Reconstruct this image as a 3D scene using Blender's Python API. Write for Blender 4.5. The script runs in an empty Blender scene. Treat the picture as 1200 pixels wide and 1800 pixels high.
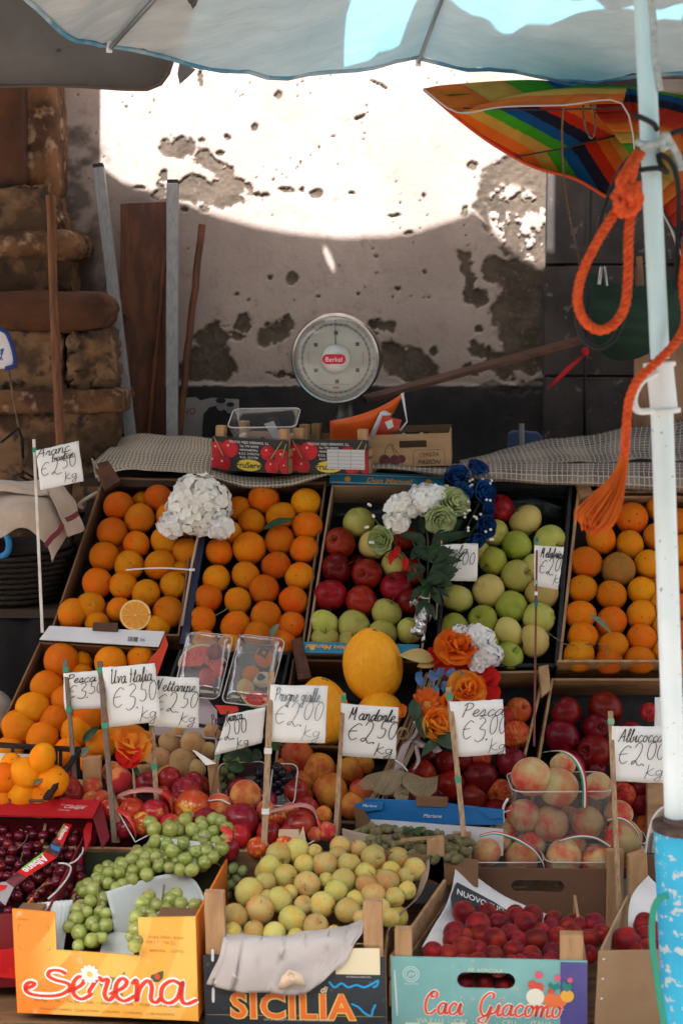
import bpy, bmesh, math, random
import numpy as np
from mathutils import Vector, Matrix, noise
random.seed(7)
V = Vector
SC = bpy.context.scene
COL = SC.collection
# ------------------------------------------------------------------ camera
PITCH = math.radians(8.0)
CAM_H = 1.6
cd = bpy.data.cameras.new('camera')
cam = bpy.data.objects.new('camera', cd); COL.objects.link(cam)
cam.location = (0, 0, CAM_H); cam.rotation_euler = (math.pi/2 - PITCH, 0, 0)
cd.sensor_fit = 'VERTICAL'; cd.sensor_height = 36; cd.sensor_width = 24; cd.lens = 50
cd.clip_start = .05; cd.clip_end = 500
cd.dof.use_dof = True; cd.dof.focus_distance = 3.7; cd.dof.aperture_fstop = 3.5
SC.camera = cam
# ------------------------------------------------------------------ sky, sun, exposure
SUN_D = V((0.10, 0.50, -0.86)).normalized()          # the way the sunlight travels
w = bpy.data.worlds.new('World'); SC.world = w; w.use_nodes = True
nt = w.node_tree; bg = nt.nodes['Background']
sky = nt.nodes.new('ShaderNodeTexSky'); sky.sky_type = 'NISHITA'; sky.sun_disc = False
sky.sun_elevation = math.asin(-SUN_D.z); sky.sun_rotation = math.atan2(-SUN_D.x, -SUN_D.y)
sky.dust_density = 5.0; sky.ozone_density = .3; sky.air_density = 1.0
hz = nt.nodes.new('ShaderNodeHueSaturation'); hz.inputs['Saturation'].default_value = .45
nt.links.new(sky.outputs[0], hz.inputs['Color']); nt.links.new(hz.outputs[0], bg.inputs[0]); bg.inputs[1].default_value = 0.096
sd = bpy.data.lights.new('sun', 'SUN'); sd.energy = 5.0; sd.angle = math.radians(.5); sd.color = (1, .985, .965)
so = bpy.data.objects.new('sun', sd); COL.objects.link(so)
so.rotation_euler = (-SUN_D).to_track_quat('Z', 'Y').to_euler(); so.location = (-1, -3, 8)
SC.view_settings.view_transform = 'Standard'; SC.view_settings.look = 'None'
SC.view_settings.exposure = 2.45; SC.view_settings.gamma = 1.0
SC.render.engine = 'CYCLES'
SC.cycles.use_denoising = True
SC.cycles.max_bounces = 8; SC.cycles.transparent_max_bounces = 16
# ------------------------------------------------------------------ picture point -> place in the scene
FPX = 2500.0
cP, sP = math.cos(PITCH), math.sin(PITCH)
CAM = V((0, 0, CAM_H))
FWD = V((0, cP, -sP))
def ray(px, py):
    u, v = (px-600)/FPX, (py-900)/FPX
    return V((u, cP - v*sP, -sP - v*cP))
def at(px, py, Y):
    d = ray(px, py); return CAM + d*(Y/d.y)
def atz(px, py, z):
    d = ray(px, py); return CAM + d*((z-CAM_H)/d.z)
def on(px, py, pl, off=0.0):
    p, n = pl; d = ray(px, py)
    return CAM + d*((p + n*off - CAM).dot(n)/d.dot(n))
def mpx(P): return (P-CAM).dot(FWD)/FPX              # metres per picture unit at P
def slope(y0, z0, y1, z1):
    v = V((0, y1-y0, z1-z0)).normalized()
    return (V((0, y0, z0)), V((0, -v.z, v.y)))
S = slope(3.72, .66, 4.05, 1.113)                    # the tilted display
L = slope(2.95, .25, 3.28, .344)                     # the low front boxes
# ------------------------------------------------------------------ materials
def mixc(nt, f, a, b):
    n = nt.nodes.new('ShaderNodeMix'); n.data_type = 'RGBA'
    for s, v in ((n.inputs[0], f), (n.inputs[6], a), (n.inputs[7], b)):
        if isinstance(v, (int, float)): s.default_value = v
        elif isinstance(v, (tuple, list)): s.default_value = (*v[:3], 1)
        else: nt.links.new(v, s)
    return n.outputs[2]
def mth(nt, op, a, b=0.0, clamp=False):
    n = nt.nodes.new('ShaderNodeMath'); n.operation = op; n.use_clamp = clamp
    for s, v in ((n.inputs[0], a), (n.inputs[1], b)):
        if isinstance(v, (int, float)): s.default_value = v
        else: nt.links.new(v, s)
    return n.outputs[0]
def ramp(nt, f, lo, hi):
    n = nt.nodes.new('ShaderNodeMapRange'); n.interpolation_type = 'SMOOTHSTEP'
    n.inputs[1].default_value = lo; n.inputs[2].default_value = hi
    nt.links.new(f, n.inputs[0]); return n.outputs[0]
def nz(nt, vec, sc, W=None, detail=4, rough=.55, dist=0):
    n = nt.nodes.new('ShaderNodeTexNoise'); n.inputs['Scale'].default_value = sc
    n.inputs['Detail'].default_value = detail; n.inputs['Roughness'].default_value = rough
    n.inputs['Distortion'].default_value = dist
    if W is not None: n.noise_dimensions = '4D'; nt.links.new(W, n.inputs['W'])
    nt.links.new(vec, n.inputs['Vector']); return n.outputs[0]
def base(name):
    m = bpy.data.materials.new(name); m.use_nodes = True
    nt = m.node_tree; b = nt.nodes['Principled BSDF']
    return m, nt, b
def mapping(nt, vec, sc, rot=(0,0,0)):
    n = nt.nodes.new('ShaderNodeMapping'); n.inputs['Scale'].default_value = sc; n.inputs['Rotation'].default_value = rot
    nt.links.new(vec, n.inputs['Vector']); return n.outputs[0]
def mat(name, c1, c2=None, sc=6, lo=.4, hi=.62, rough=.6, bump=0, bsc=80, metal=0, rnd=0, stretch=None, coat=0, speck=None,
        sss=0, spec=.3, transl=0, tcol=None, uv=False, sheen=0, rnw=0):
    m, nt, b = base(name)
    tc = nt.nodes.new('ShaderNodeTexCoord'); vec = tc.outputs['UV' if uv else 'Object']
    W = None
    if rnd or rnw:
        oi = nt.nodes.new('ShaderNodeObjectInfo'); W = mth(nt, 'MULTIPLY', oi.outputs['Random'], 37.0)
    v2 = mapping(nt, vec, stretch) if stretch else vec
    col = None
    if c2 is not None:
        col = mixc(nt, ramp(nt, nz(nt, v2, sc, W), lo, hi), c1, c2)
    if speck:
        sc3, slo, shi, c3 = speck
        col = mixc(nt, ramp(nt, nz(nt, vec, sc3, W, detail=2), slo, shi), col if col is not None else c1, c3)
    if rnd:
        h = nt.nodes.new('ShaderNodeHueSaturation')
        if col is not None: nt.links.new(col, h.inputs['Color'])
        else: h.inputs['Color'].default_value = (*c1, 1)
        nt.links.new(mth(nt, 'MULTIPLY_ADD', oi.outputs['Random'], rnd), h.inputs['Value'])
        h.inputs['Value'].links[0].from_node.inputs[2].default_value = 1-rnd/2
        nt.links.new(mth(nt, 'MULTIPLY_ADD', mth(nt, 'FRACT', mth(nt, 'MULTIPLY', oi.outputs['Random'], 7.3)), rnd*.055), h.inputs['Hue'])
        h.inputs['Hue'].links[0].from_node.inputs[2].default_value = .5-rnd*.0275
        col = h.outputs[0]
    if col is not None: nt.links.new(col, b.inputs['Base Color'])
    else: b.inputs['Base Color'].default_value = (*c1, 1)
    b.inputs['Roughness'].default_value = rough; b.inputs['Metallic'].default_value = metal
    b.inputs['Coat Weight'].default_value = coat; b.inputs['Coat Roughness'].default_value = .15
    b.inputs['Specular IOR Level'].default_value = spec
    if sss:
        b.inputs['Subsurface Weight'].default_value = sss; b.inputs['Subsurface Radius'].default_value = (.6,.5,.2); b.inputs['Subsurface Scale'].default_value = .008
    if sheen: b.inputs['Sheen Weight'].default_value = sheen; b.inputs['Sheen Roughness'].default_value = .4
    if bump:
        bn = nt.nodes.new('ShaderNodeBump'); bn.inputs['Strength'].default_value = bump; bn.inputs['Distance'].default_value = .002 if bsc > 30 else .01
        nt.links.new(nz(nt, v2, bsc, detail=3), bn.inputs['Height']); nt.links.new(bn.outputs[0], b.inputs['Normal'])
    if transl:
        t = nt.nodes.new('ShaderNodeBsdfTranslucent'); mx = nt.nodes.new('ShaderNodeMixShader'); mx.inputs[0].default_value = transl
        if tcol: t.inputs[0].default_value = (*tcol, 1)
        elif col is not None: nt.links.new(col, t.inputs[0])
        else: t.inputs[0].default_value = (*c1, 1)
        nt.links.new(b.outputs[0], mx.inputs[1]); nt.links.new(t.outputs[0], mx.inputs[2])
        nt.links.new(mx.outputs[0], nt.nodes['Material Output'].inputs[0])
    return m
def clear_plastic(name, tint=(1,1,1), rough=.05, f=.12, haze=.06):
    m, nt, b = base(name)
    tr = nt.nodes.new('ShaderNodeBsdfTransparent'); tr.inputs[0].default_value = (*tint, 1)
    df = nt.nodes.new('ShaderNodeBsdfDiffuse'); df.inputs[0].default_value = (.8,.8,.8,1); m0 = nt.nodes.new('ShaderNodeMixShader'); m0.inputs[0].default_value = haze; nt.links.new(tr.outputs[0], m0.inputs[1]); nt.links.new(df.outputs[0], m0.inputs[2]); gl = nt.nodes.new('ShaderNodeBsdfGlossy'); gl.inputs['Roughness'].default_value = rough
    lw = nt.nodes.new('ShaderNodeLayerWeight'); lw.inputs[0].default_value = .25
    fac = mth(nt, 'ADD', mth(nt, 'MULTIPLY', lw.outputs['Facing'], .35), f, True)
    mx = nt.nodes.new('ShaderNodeMixShader'); nt.links.new(fac, mx.inputs[0])
    nt.links.new(m0.outputs[0], mx.inputs[1]); nt.links.new(gl.outputs[0], mx.inputs[2])
    nt.links.new(mx.outputs[0], nt.nodes['Material Output'].inputs[0])
    return m
MT = {}
def mm(key, *a, **k):
    if key not in MT: MT[key] = mat(key, *a, **k)
    return MT[key]
card_brown = mat('brown_cardboard', (.15,.075,.037), (.20,.105,.055), sc=5, rough=.85, bump=.15, bsc=150)
card_dark = mat('dark_cardboard', (.09,.045,.024), (.13,.065,.034), sc=5, rough=.85, bump=.15, bsc=150)
card_tan = mat('tan_cardboard', (.30,.19,.11), (.38,.25,.15), sc=5, rough=.85, bump=.1, bsc=150)
wood_pale = mat('pale_crate_wood', (.42,.25,.125), (.30,.165,.08), sc=3, stretch=(14,14,3), lo=.35, hi=.7, rough=.75, bump=.3, bsc=40)
wood_side = mat('crate_slat_wood', (.36,.21,.11), (.24,.13,.065), sc=3, stretch=(3,14,14), lo=.35, hi=.7, rough=.75, bump=.3, bsc=40)
wood_red = mat('reddish_old_wood', (.10,.034,.014), (.055,.02,.01), sc=3, stretch=(12,12,1.5), rough=.6, bump=.3, bsc=30)
wood_stick = mat('stick_wood', (.22,.11,.055), (.14,.07,.035), sc=6, stretch=(30,30,4), rough=.7, bump=.3, bsc=40)
wood_sign = mat('sign_stick_wood', (.42,.28,.17), (.28,.17,.10), sc=6, stretch=(30,30,4), rough=.75, bump=.3, bsc=40)
black_pl = mat('black_plastic', (.012,.013,.015), (.02,.02,.022), sc=20, rough=.38)
paper_w = mat('white_card_paper', (.80,.79,.77), (.74,.73,.72), sc=6, rough=.8, bump=.05, bsc=60)
ink = mat('black_ink', (.02,.02,.03), rough=.5)
ink_thin = mat('worn_blue_ink', (.13,.17,.23), (.3,.35,.4), sc=60, rough=.6)
green_tape = mat('green_tape', (.04,.30,.17), rough=.45)
white_tape = mat('white_tape', (.72,.72,.70), rough=.5)
# ------------------------------------------------------------------ mesh building
class MB:
    def __init__(s): s.v = []; s.f = []; s.mi = []; s.uv = {}
    def add(s, vs, fs, mi=0):
        b = len(s.v); s.v += [tuple(x) for x in vs]
        for f in fs: s.f.append([b+i for i in f]); s.mi.append(mi)
        return b
    def hexa(s, p, mi=0):       # p: 4 of one face then the 4 opposite
        s.add(p, [(0,1,2,3),(7,6,5,4),(0,4,5,1),(1,5,6,2),(2,6,7,3),(3,7,4,0)], mi)
    def box(s, c, h, M=None, mi=0):
        M = M or Matrix.Identity(3); c = V(c)
        p = [c + M @ V((x*h[0], y*h[1], z*h[2])) for z in (-1,1) for x,y in ((-1,-1),(1,-1),(1,1),(-1,1))]
        s.hexa(p, mi)
    def slab(s, a, b, c, d, t, n=None, mi=0):
        a,b,c,d = V(a),V(b),V(c),V(d)
        if n is None: n = (b-a).cross(d-a).normalized()
        o = n*t; s.hexa([a,b,c,d,a+o,b+o,c+o,d+o], mi)
    def bar(s, a, b, w, t, up=V((0,0,1)), mi=0):
        a,b = V(a),V(b); d = (b-a).normalized(); x = d.cross(up)
        x = x.normalized() if x.length > 1e-4 else V((1,0,0)); y = x.cross(d)
        s.hexa([a-x*w/2-y*t/2, a+x*w/2-y*t/2, a+x*w/2+y*t/2, a-x*w/2+y*t/2, b-x*w/2-y*t/2, b+x*w/2-y*t/2, b+x*w/2+y*t/2, b-x*w/2+y*t/2], mi)
    def tube(s, pts, r, seg=8, cap=True, mi=0, sq=1.0):
        pts = [V(p) for p in pts]; n = len(pts)
        rs = r if isinstance(r, (list,tuple)) else [r]*n
        t0 = (pts[1]-pts[0]).normalized(); x = t0.cross(V((0,0,1)))
        if x.length < .05: x = t0.cross(V((1,0,0)))
        x.normalize(); rings = []
        for i in range(n):
            t = (pts[min(i+1,n-1)]-pts[max(i-1,0)])
            t = t.normalized() if t.length > 1e-9 else t0
            x = (x - t*x.dot(t)); x = x.normalized() if x.length > 1e-6 else V((1,0,0))
            y = t.cross(x)
            rings.append([pts[i] + (x*math.cos(a) + y*math.sin(a)*sq)*rs[i] for a in [2*math.pi*k/seg for k in range(seg)]])
        b = s.add([p for q in rings for p in q], [], mi)
        for i in range(n-1):
            for k in range(seg):
                k2 = (k+1) % seg
                s.f.append([b+i*seg+k, b+i*seg+k2, b+(i+1)*seg+k2, b+(i+1)*seg+k]); s.mi.append(mi)
        if cap:
            s.f.append([b+k for k in range(seg)][::-1]); s.mi.append(mi)
            s.f.append([b+(n-1)*seg+k for k in range(seg)]); s.mi.append(mi)
    def grid(s, P, mi=0, closed=False, uvs=None):   # P[i][j]
        n, m = len(P), len(P[0]); b = s.add([p for r in P for p in r], [], mi)
        for i in range(n-1):
            for j in range(m if closed else m-1):
                j2 = (j+1) % m
                s.f.append([b+i*m+j, b+i*m+j2, b+(i+1)*m+j2, b+(i+1)*m+j]); s.mi.append(mi)
    def ell(s, c, r, M=None, nu=12, nv=8, mi=0):
        M = M or Matrix.Identity(3); c = V(c); r = r if hasattr(r, '__len__') else (r,r,r)
        s.grid([[c + M @ V((r[0]*math.sin(t)*math.cos(a), r[1]*math.sin(t)*math.sin(a), r[2]*math.cos(t)))
                 for a in [2*math.pi*j/nu for j in range(nu)]] for t in [.02+(math.pi-.04)*i/nv for i in range(nv+1)]], mi, True)
    def poly(s, pts, t, n=None, mi=0):              # flat outline with a thickness
        pts = [V(p) for p in pts]; k = len(pts)
        if n is None: n = (pts[1]-pts[0]).cross(pts[-1]-pts[0]).normalized()
        q = [p + n*t for p in pts]
        s.add(pts+q, [list(range(k))[::-1], [k+i for i in range(k)]] + [[i,(i+1)%k,k+(i+1)%k,k+i] for i in range(k)], mi)
    def build(s, name, m, parent=None, smooth=False, bevel=0, solid=0, sub=0, world=True):
        me = bpy.data.meshes.new(name)
        off = parent.matrix_world.translation if (parent and world) else V((0,0,0))
        if parent and world:
            off = V(ROOTLOC.get(parent.name, (0,0,0)))
        me.from_pydata([(x-off.x, y-off.y, z-off.z) for x,y,z in s.v], [], s.f)
        for q in (m if isinstance(m, (list,tuple)) else [m]): me.materials.append(q)
        if isinstance(m, (list,tuple)): me.polygons.foreach_set('material_index', s.mi)
        bm = bmesh.new(); bm.from_mesh(me); bmesh.ops.recalc_face_normals(bm, faces=bm.faces); bm.to_mesh(me); bm.free()
        if smooth:
            me.polygons.foreach_set('use_smooth', [True]*len(me.polygons))
            if smooth is not True: me.set_sharp_from_angle(angle=math.radians(smooth))
        return obj(name, me, parent, bevel, solid, sub)
ROOTLOC = {}
def obj(name, me, parent=None, bevel=0, solid=0, sub=0):
    o = bpy.data.objects.new(name, me); COL.objects.link(o)
    if parent: o.parent = parent; ROOTLOC[o.name] = ROOTLOC.get(parent.name, (0,0,0))
    if bevel:
        md = o.modifiers.new('bevel', 'BEVEL'); md.width = bevel; md.segments = 2; md.limit_method = 'ANGLE'; md.harden_normals = False
    if solid:
        md = o.modifiers.new('solid', 'SOLIDIFY'); md.thickness = solid; md.offset = 0
    if sub:
        md = o.modifiers.new('sub', 'SUBSURF'); md.levels = sub; md.render_levels = sub
    return o
def tag(o, label=None, cat=None, group=None, kind=None):
    if label: o['label'] = label
    if cat: o['category'] = cat
    if group: o['group'] = group
    if kind: o['kind'] = kind
    return o
def thing(name, label, cat, loc=(0,0,0), group=None):
    o = bpy.data.objects.new(name, None); COL.objects.link(o); o.empty_display_size = .05
    o.location = loc; ROOTLOC[o.name] = tuple(loc)
    return tag(o, label, cat, group)
def smooth_path(pts, n=6):
    pts = [V(p) for p in pts]; out = []
    for i in range(len(pts)-1):
        p0 = pts[max(i-1,0)]; p1 = pts[i]; p2 = pts[i+1]; p3 = pts[min(i+2,len(pts)-1)]
        for k in range(n):
            t = k/n
            out.append(.5*((2*p1) + (p2-p0)*t + (2*p0-5*p1+4*p2-p3)*t*t + (3*p1-p0-3*p2+p3)*t**3))
    out.append(pts[-1]); return out
def jit(a): return random.uniform(-a, a)
# ------------------------------------------------------------------ lettering
GL = {
'a': (.56, [[(.42,.42),(.26,.5),(.07,.34),(.07,.12),(.2,0),(.35,.13),(.43,.48),(.42,.1),(.5,.02),(.58,.1)]]),
'b': (.5, [[(0,.1),(.2,.6),(.25,.95),(.15,.9),(.12,.1),(.25,0),(.4,.15),(.34,.36),(.5,.38)]]),
'c': (.46, [[(.4,.4),(.25,.5),(.08,.3),(.12,.06),(.28,0),(.48,.13)]]),
'd': (.56, [[(.4,.4),(.2,.48),(.05,.25),(.15,0),(.35,.15),(.5,.95),(.43,.1),(.58,.08)]]),
'e': (.44, [[(0,.15),(.3,.3),(.32,.45),(.2,.5),(.08,.3),(.12,.05),(.28,0),(.46,.13)]]),
'g': (.52, [[(.4,.4),(.25,.5),(.06,.35),(.15,.08),(.35,.2),(.43,.48),(.38,-.3),(.2,-.4),(.1,-.25),(.54,.1)]]),
'i': (.3, [[(0,.1),(.14,.5),(.13,.08),(.22,0),(.32,.1)],[(.17,.7),(.2,.74)]]),
'k': (.5, [[(0,.1),(.2,.6),(.22,.95),(.12,.9),(.1,0)],[(.4,.45),(.12,.22),(.42,0),(.52,.08)]]),
'l': (.32, [[(0,.1),(.2,.6),(.22,.97),(.12,.9),(.12,.1),(.22,0),(.34,.1)]]),
'm': (.75, [[(0,.4),(.08,.48),(.08,0),(.12,.3),(.25,.48),(.33,.38),(.32,0),(.38,.32),(.5,.48),(.58,.38),(.58,.06),(.68,0),(.77,.1)]]),
'n': (.54, [[(0,.4),(.08,.48),(.08,0),(.12,.3),(.26,.48),(.36,.38),(.36,.06),(.45,0),(.56,.1)]]),
'o': (.5, [[(.3,.48),(.12,.44),(.06,.2),(.18,0),(.36,.1),(.4,.34),(.3,.48),(.38,.38),(.52,.42)]]),
'r': (.4, [[(0,.1),(.12,.5),(.2,.44),(.3,.46),(.26,.1),(.34,0),(.42,.1)]]),
's': (.4, [[(0,.1),(.22,.52),(.3,.2),(.2,0),(.06,.06),(.3,.04),(.42,.12)]]),
't': (.36, [[(0,.1),(.18,.5),(.2,.85),(.14,.1),(.24,0),(.38,.1)],[(.04,.58),(.34,.62)]]),
'u': (.52, [[(0,.4),(.08,.5),(.08,.12),(.18,0),(.32,.1),(.38,.48),(.38,.08),(.46,0),(.54,.1)]]),
'v': (.44, [[(0,.4),(.08,.48),(.16,0),(.34,.46),(.46,.44)]]),
'z': (.42, [[(.04,.46),(.34,.46),(.04,.02),(.4,.04)]]),
'A': (.72, [[(0,0),(.2,.5),(.42,1),(.5,.5),(.56,0)],[(.1,.36),(.62,.4)]]),
'B': (.6, [[(.1,0),(.14,.98)],[(.02,.9),(.3,1),(.44,.8),(.16,.54),(.46,.4),(.44,.12),(.2,0),(.06,.06)]]),
'I': (.4, [[(.1,1),(.16,.5),(.12,0)],[(.0,.6),(.3,.55)]]),
'K': (.6, [[(.08,1),(.1,.4),(.04,-.25)],[(.46,.66),(.12,.3),(.3,.12),(.46,.05),(.62,.12)]]),
'M': (.9, [[(.06,0),(.12,.96),(.2,.5),(.34,.4),(.42,.98),(.5,.5),(.56,0),(.66,.06)]]),
'N': (.75, [[(.04,0),(.14,.95),(.34,.1),(.48,.95),(.62,1)]]),
'P': (.6, [[(.12,-.05),(.18,.95)],[(0,.8),(.2,1),(.48,.9),(.46,.6),(.2,.46)]]),
'U': (.75, [[(.02,.86),(.12,.98),(.1,.3),(.22,.02),(.42,.2),(.52,.95),(.5,.2),(.58,.02),(.7,.1)]]),
'S': (.7, [[(.62,.82),(.5,1),(.3,.9),(.26,.66),(.46,.46),(.48,.16),(.26,0),(.0,.1),(-.1,.26),(.04,.36)]]),
'C': (.72, [[(.56,.72),(.6,.9),(.42,1),(.16,.78),(.08,.4),(.2,.06),(.44,.02),(.66,.22)],[(.42,1),(.3,.9),(.36,.74),(.5,.78)]]),
'G': (.8, [[(.58,.74),(.62,.92),(.42,1),(.16,.78),(.08,.4),(.2,.06),(.44,.04),(.58,.42),(.56,.1),(.44,-.28),(.2,-.3),(.1,-.16),(.6,.06),(.8,.14)]]),
'0': (.56, [[(.3,.98),(.1,.75),(.08,.25),(.24,0),(.42,.2),(.46,.7),(.32,.98),(.24,.9)]]),
'2': (.66, [[(.08,.78),(.2,1),(.44,.9),(.42,.55),(.2,.12),(.06,.02),(.02,.14),(.2,.18),(.42,-.02),(.62,.06)]]),
'3': (.56, [[(.08,.92),(.3,1),(.42,.82),(.2,.52),(.44,.4),(.42,.08),(.2,-.08),(.02,.02)]]),
'5': (.56, [[(.52,1.02),(.22,.96),(.16,.56),(.38,.52),(.44,.2),(.26,0),(.06,.06)]]),
'8': (.56, [[(.4,.85),(.25,1),(.12,.8),(.38,.35),(.28,0),(.1,.2),(.4,.85)]]),
'E': (.66, [[(.56,.86),(.36,.96),(.12,.62),(.12,.24),(.32,.02),(.56,.14)],[(.02,.5),(.44,.54)]]),
'.': (.2, [[(.04,.0),(.1,.03),(.08,-.05)]]),
' ': (.3, []),
}
def strokes(word, x0, y0, h, slant=.22, wob=.02, tight=1.0):
    out = []; x = 0
    for ch in word:
        adv, st = GL[ch]
        for s_ in st:
            out.append([(x0 + (x+a*tight+b*slant+jit(wob))*h, y0 + (b+jit(wob))*h) for a, b in s_])
        x += adv*tight
    return out, x*h
def ink_mesh(polys, O, X, Y, wid, lift=.0008, pen=0.0, mb=None):
    mb = mb or MB(); N = X.cross(Y)
    for P in polys:
        pts = smooth_path([V((a,b,0)) for a,b in P], 5)
        row = []
        for i, p in enumerate(pts):
            t = (pts[min(i+1,len(pts)-1)]-pts[max(i-1,0)])
            if t.length < 1e-9: t = V((1,0,0))
            t.normalize(); q = V((-t.y, t.x, 0))
            ww = wid*(1 + pen*(abs(t.y)*.9 - .45)) * (1 if 0 < i < len(pts)-1 else .55)
            row.append([O + X*(p.x+q.x*ww/2) + Y*(p.y+q.y*ww/2) + N*lift, O + X*(p.x-q.x*ww/2) + Y*(p.y-q.y*ww/2) + N*lift])
        mb.grid(row)
    return mb
TEXTS = []
def text(parent, name, body, m, O, X, Y, size=.02, width=None, height=None, shear=0, off=0, align='CENTER', lift=.0008, space=1.0, ext=0.0):
    cu = bpy.data.curves.new('lettering', 'FONT'); cu.body = body; cu.size = 1; cu.shear = shear; cu.offset = off
    cu.align_x = align; cu.space_character = space; cu.resolution_u = 3; cu.extrude = ext
    o = bpy.data.objects.new('lettering_tmp', cu); COL.objects.link(o)
    TEXTS.append((o, parent, name, m, V(O), V(X).normalized(), V(Y).normalized(), size, width, height, lift))
def finish_texts():
    dg = bpy.context.evaluated_depsgraph_get(); dg.update()
    for o, parent, name, m, O, X, Y, size, width, height, lift in TEXTS:
        me = bpy.data.meshes.new_from_object(o.evaluated_get(dg))
        co = np.empty(len(me.vertices)*3); me.vertices.foreach_get('co', co); co = co.reshape(-1, 3)
        if len(co) == 0: continue
        ex = co.max(0)-co.min(0)
        sx = width/ex[0] if width else size; sy = height/ex[1] if height else (sx if width else size)
        N = X.cross(Y); off = V(ROOTLOC.get(parent.name, (0,0,0)))
        W = np.array(O-off)[None,:] + co[:,0:1]*sx*np.array(X) + co[:,1:2]*sy*np.array(Y) + (co[:,2:3]*sx+lift)*np.array(N)
        me.vertices.foreach_set('co', W.ravel()); me.materials.clear(); me.materials.append(m); me.update()
        ob = bpy.data.objects.new(name, me); COL.objects.link(ob); ob.parent = parent
    for t in TEXTS:
        cu = t[0].data; bpy.data.objects.remove(t[0]); bpy.data.curves.remove(cu)
# ================================================================== the setting
def vnoise(x, y, seed=0, octv=4):
    out = np.zeros_like(x); amp = 1.0; tot = 0
    rs = np.random.RandomState(seed)
    for o in range(octv):
        T = rs.rand(64, 64); xi = np.floor(x).astype(int); yi = np.floor(y).astype(int)
        fx = x-xi; fy = y-yi; fx = fx*fx*(3-2*fx); fy = fy*fy*(3-2*fy)
        g = lambda a, b: T[a % 64, b % 64]
        out += amp*((g(xi,yi)*(1-fx)+g(xi+1,yi)*fx)*(1-fy) + (g(xi,yi+1)*(1-fx)+g(xi+1,yi+1)*fx)*fy)
        tot += amp; amp *= .5; x = x*2.03+11.3; y = y*2.03+5.7
    return out/tot
def sstep(a, lo, hi):
    t = np.clip((a-lo)/(hi-lo), 0, 1); return t*t*(3-2*t)
WALL_Y = 4.6
def rounded_block(mb, x0, x1, y0, y1, z0, z1, r, amp=.004, n=26, seed=0, fr=9.0):
    c = V(((x0+x1)/2, (y0+y1)/2, (z0+z1)/2)); h = V(((x1-x0)/2, (y1-y0)/2, (z1-z0)/2))
    r = min(r, h.x*.98, h.y*.98, h.z*.98)
    for ax in range(3):
        for sg in (-1, 1):
            G = []
            for i in range(n+1):
                row = []
                for j in range(n+1):
                    p = V((0,0,0)); p[ax] = sg*h[ax]; a, b = (ax+1)%3, (ax+2)%3
                    p[a] = (2*i/n-1)*h[a]; p[b] = (2*j/n-1)*h[b]
                    q = V([max(-(h[k]-r), min(h[k]-r, p[k])) for k in range(3)])
                    d = p-q
                    if d.length > 1e-9: p = q + d.normalized()*r
                    wp = c+p; nn = noise.noise_vector(wp*fr + V((seed,0,0))); rg = abs(noise.noise(wp*fr*1.7+V((0,seed,0)))); nn = nn - (wp-c).normalized()*max(0,.22-rg)*3.0
                    row.append(wp + nn*amp*.6 + noise.noise_vector(wp*fr*4)*amp*.75 + noise.noise_vector(wp*fr*9)*amp*.4)
                G.append(row)
            mb.grid(G)
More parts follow.
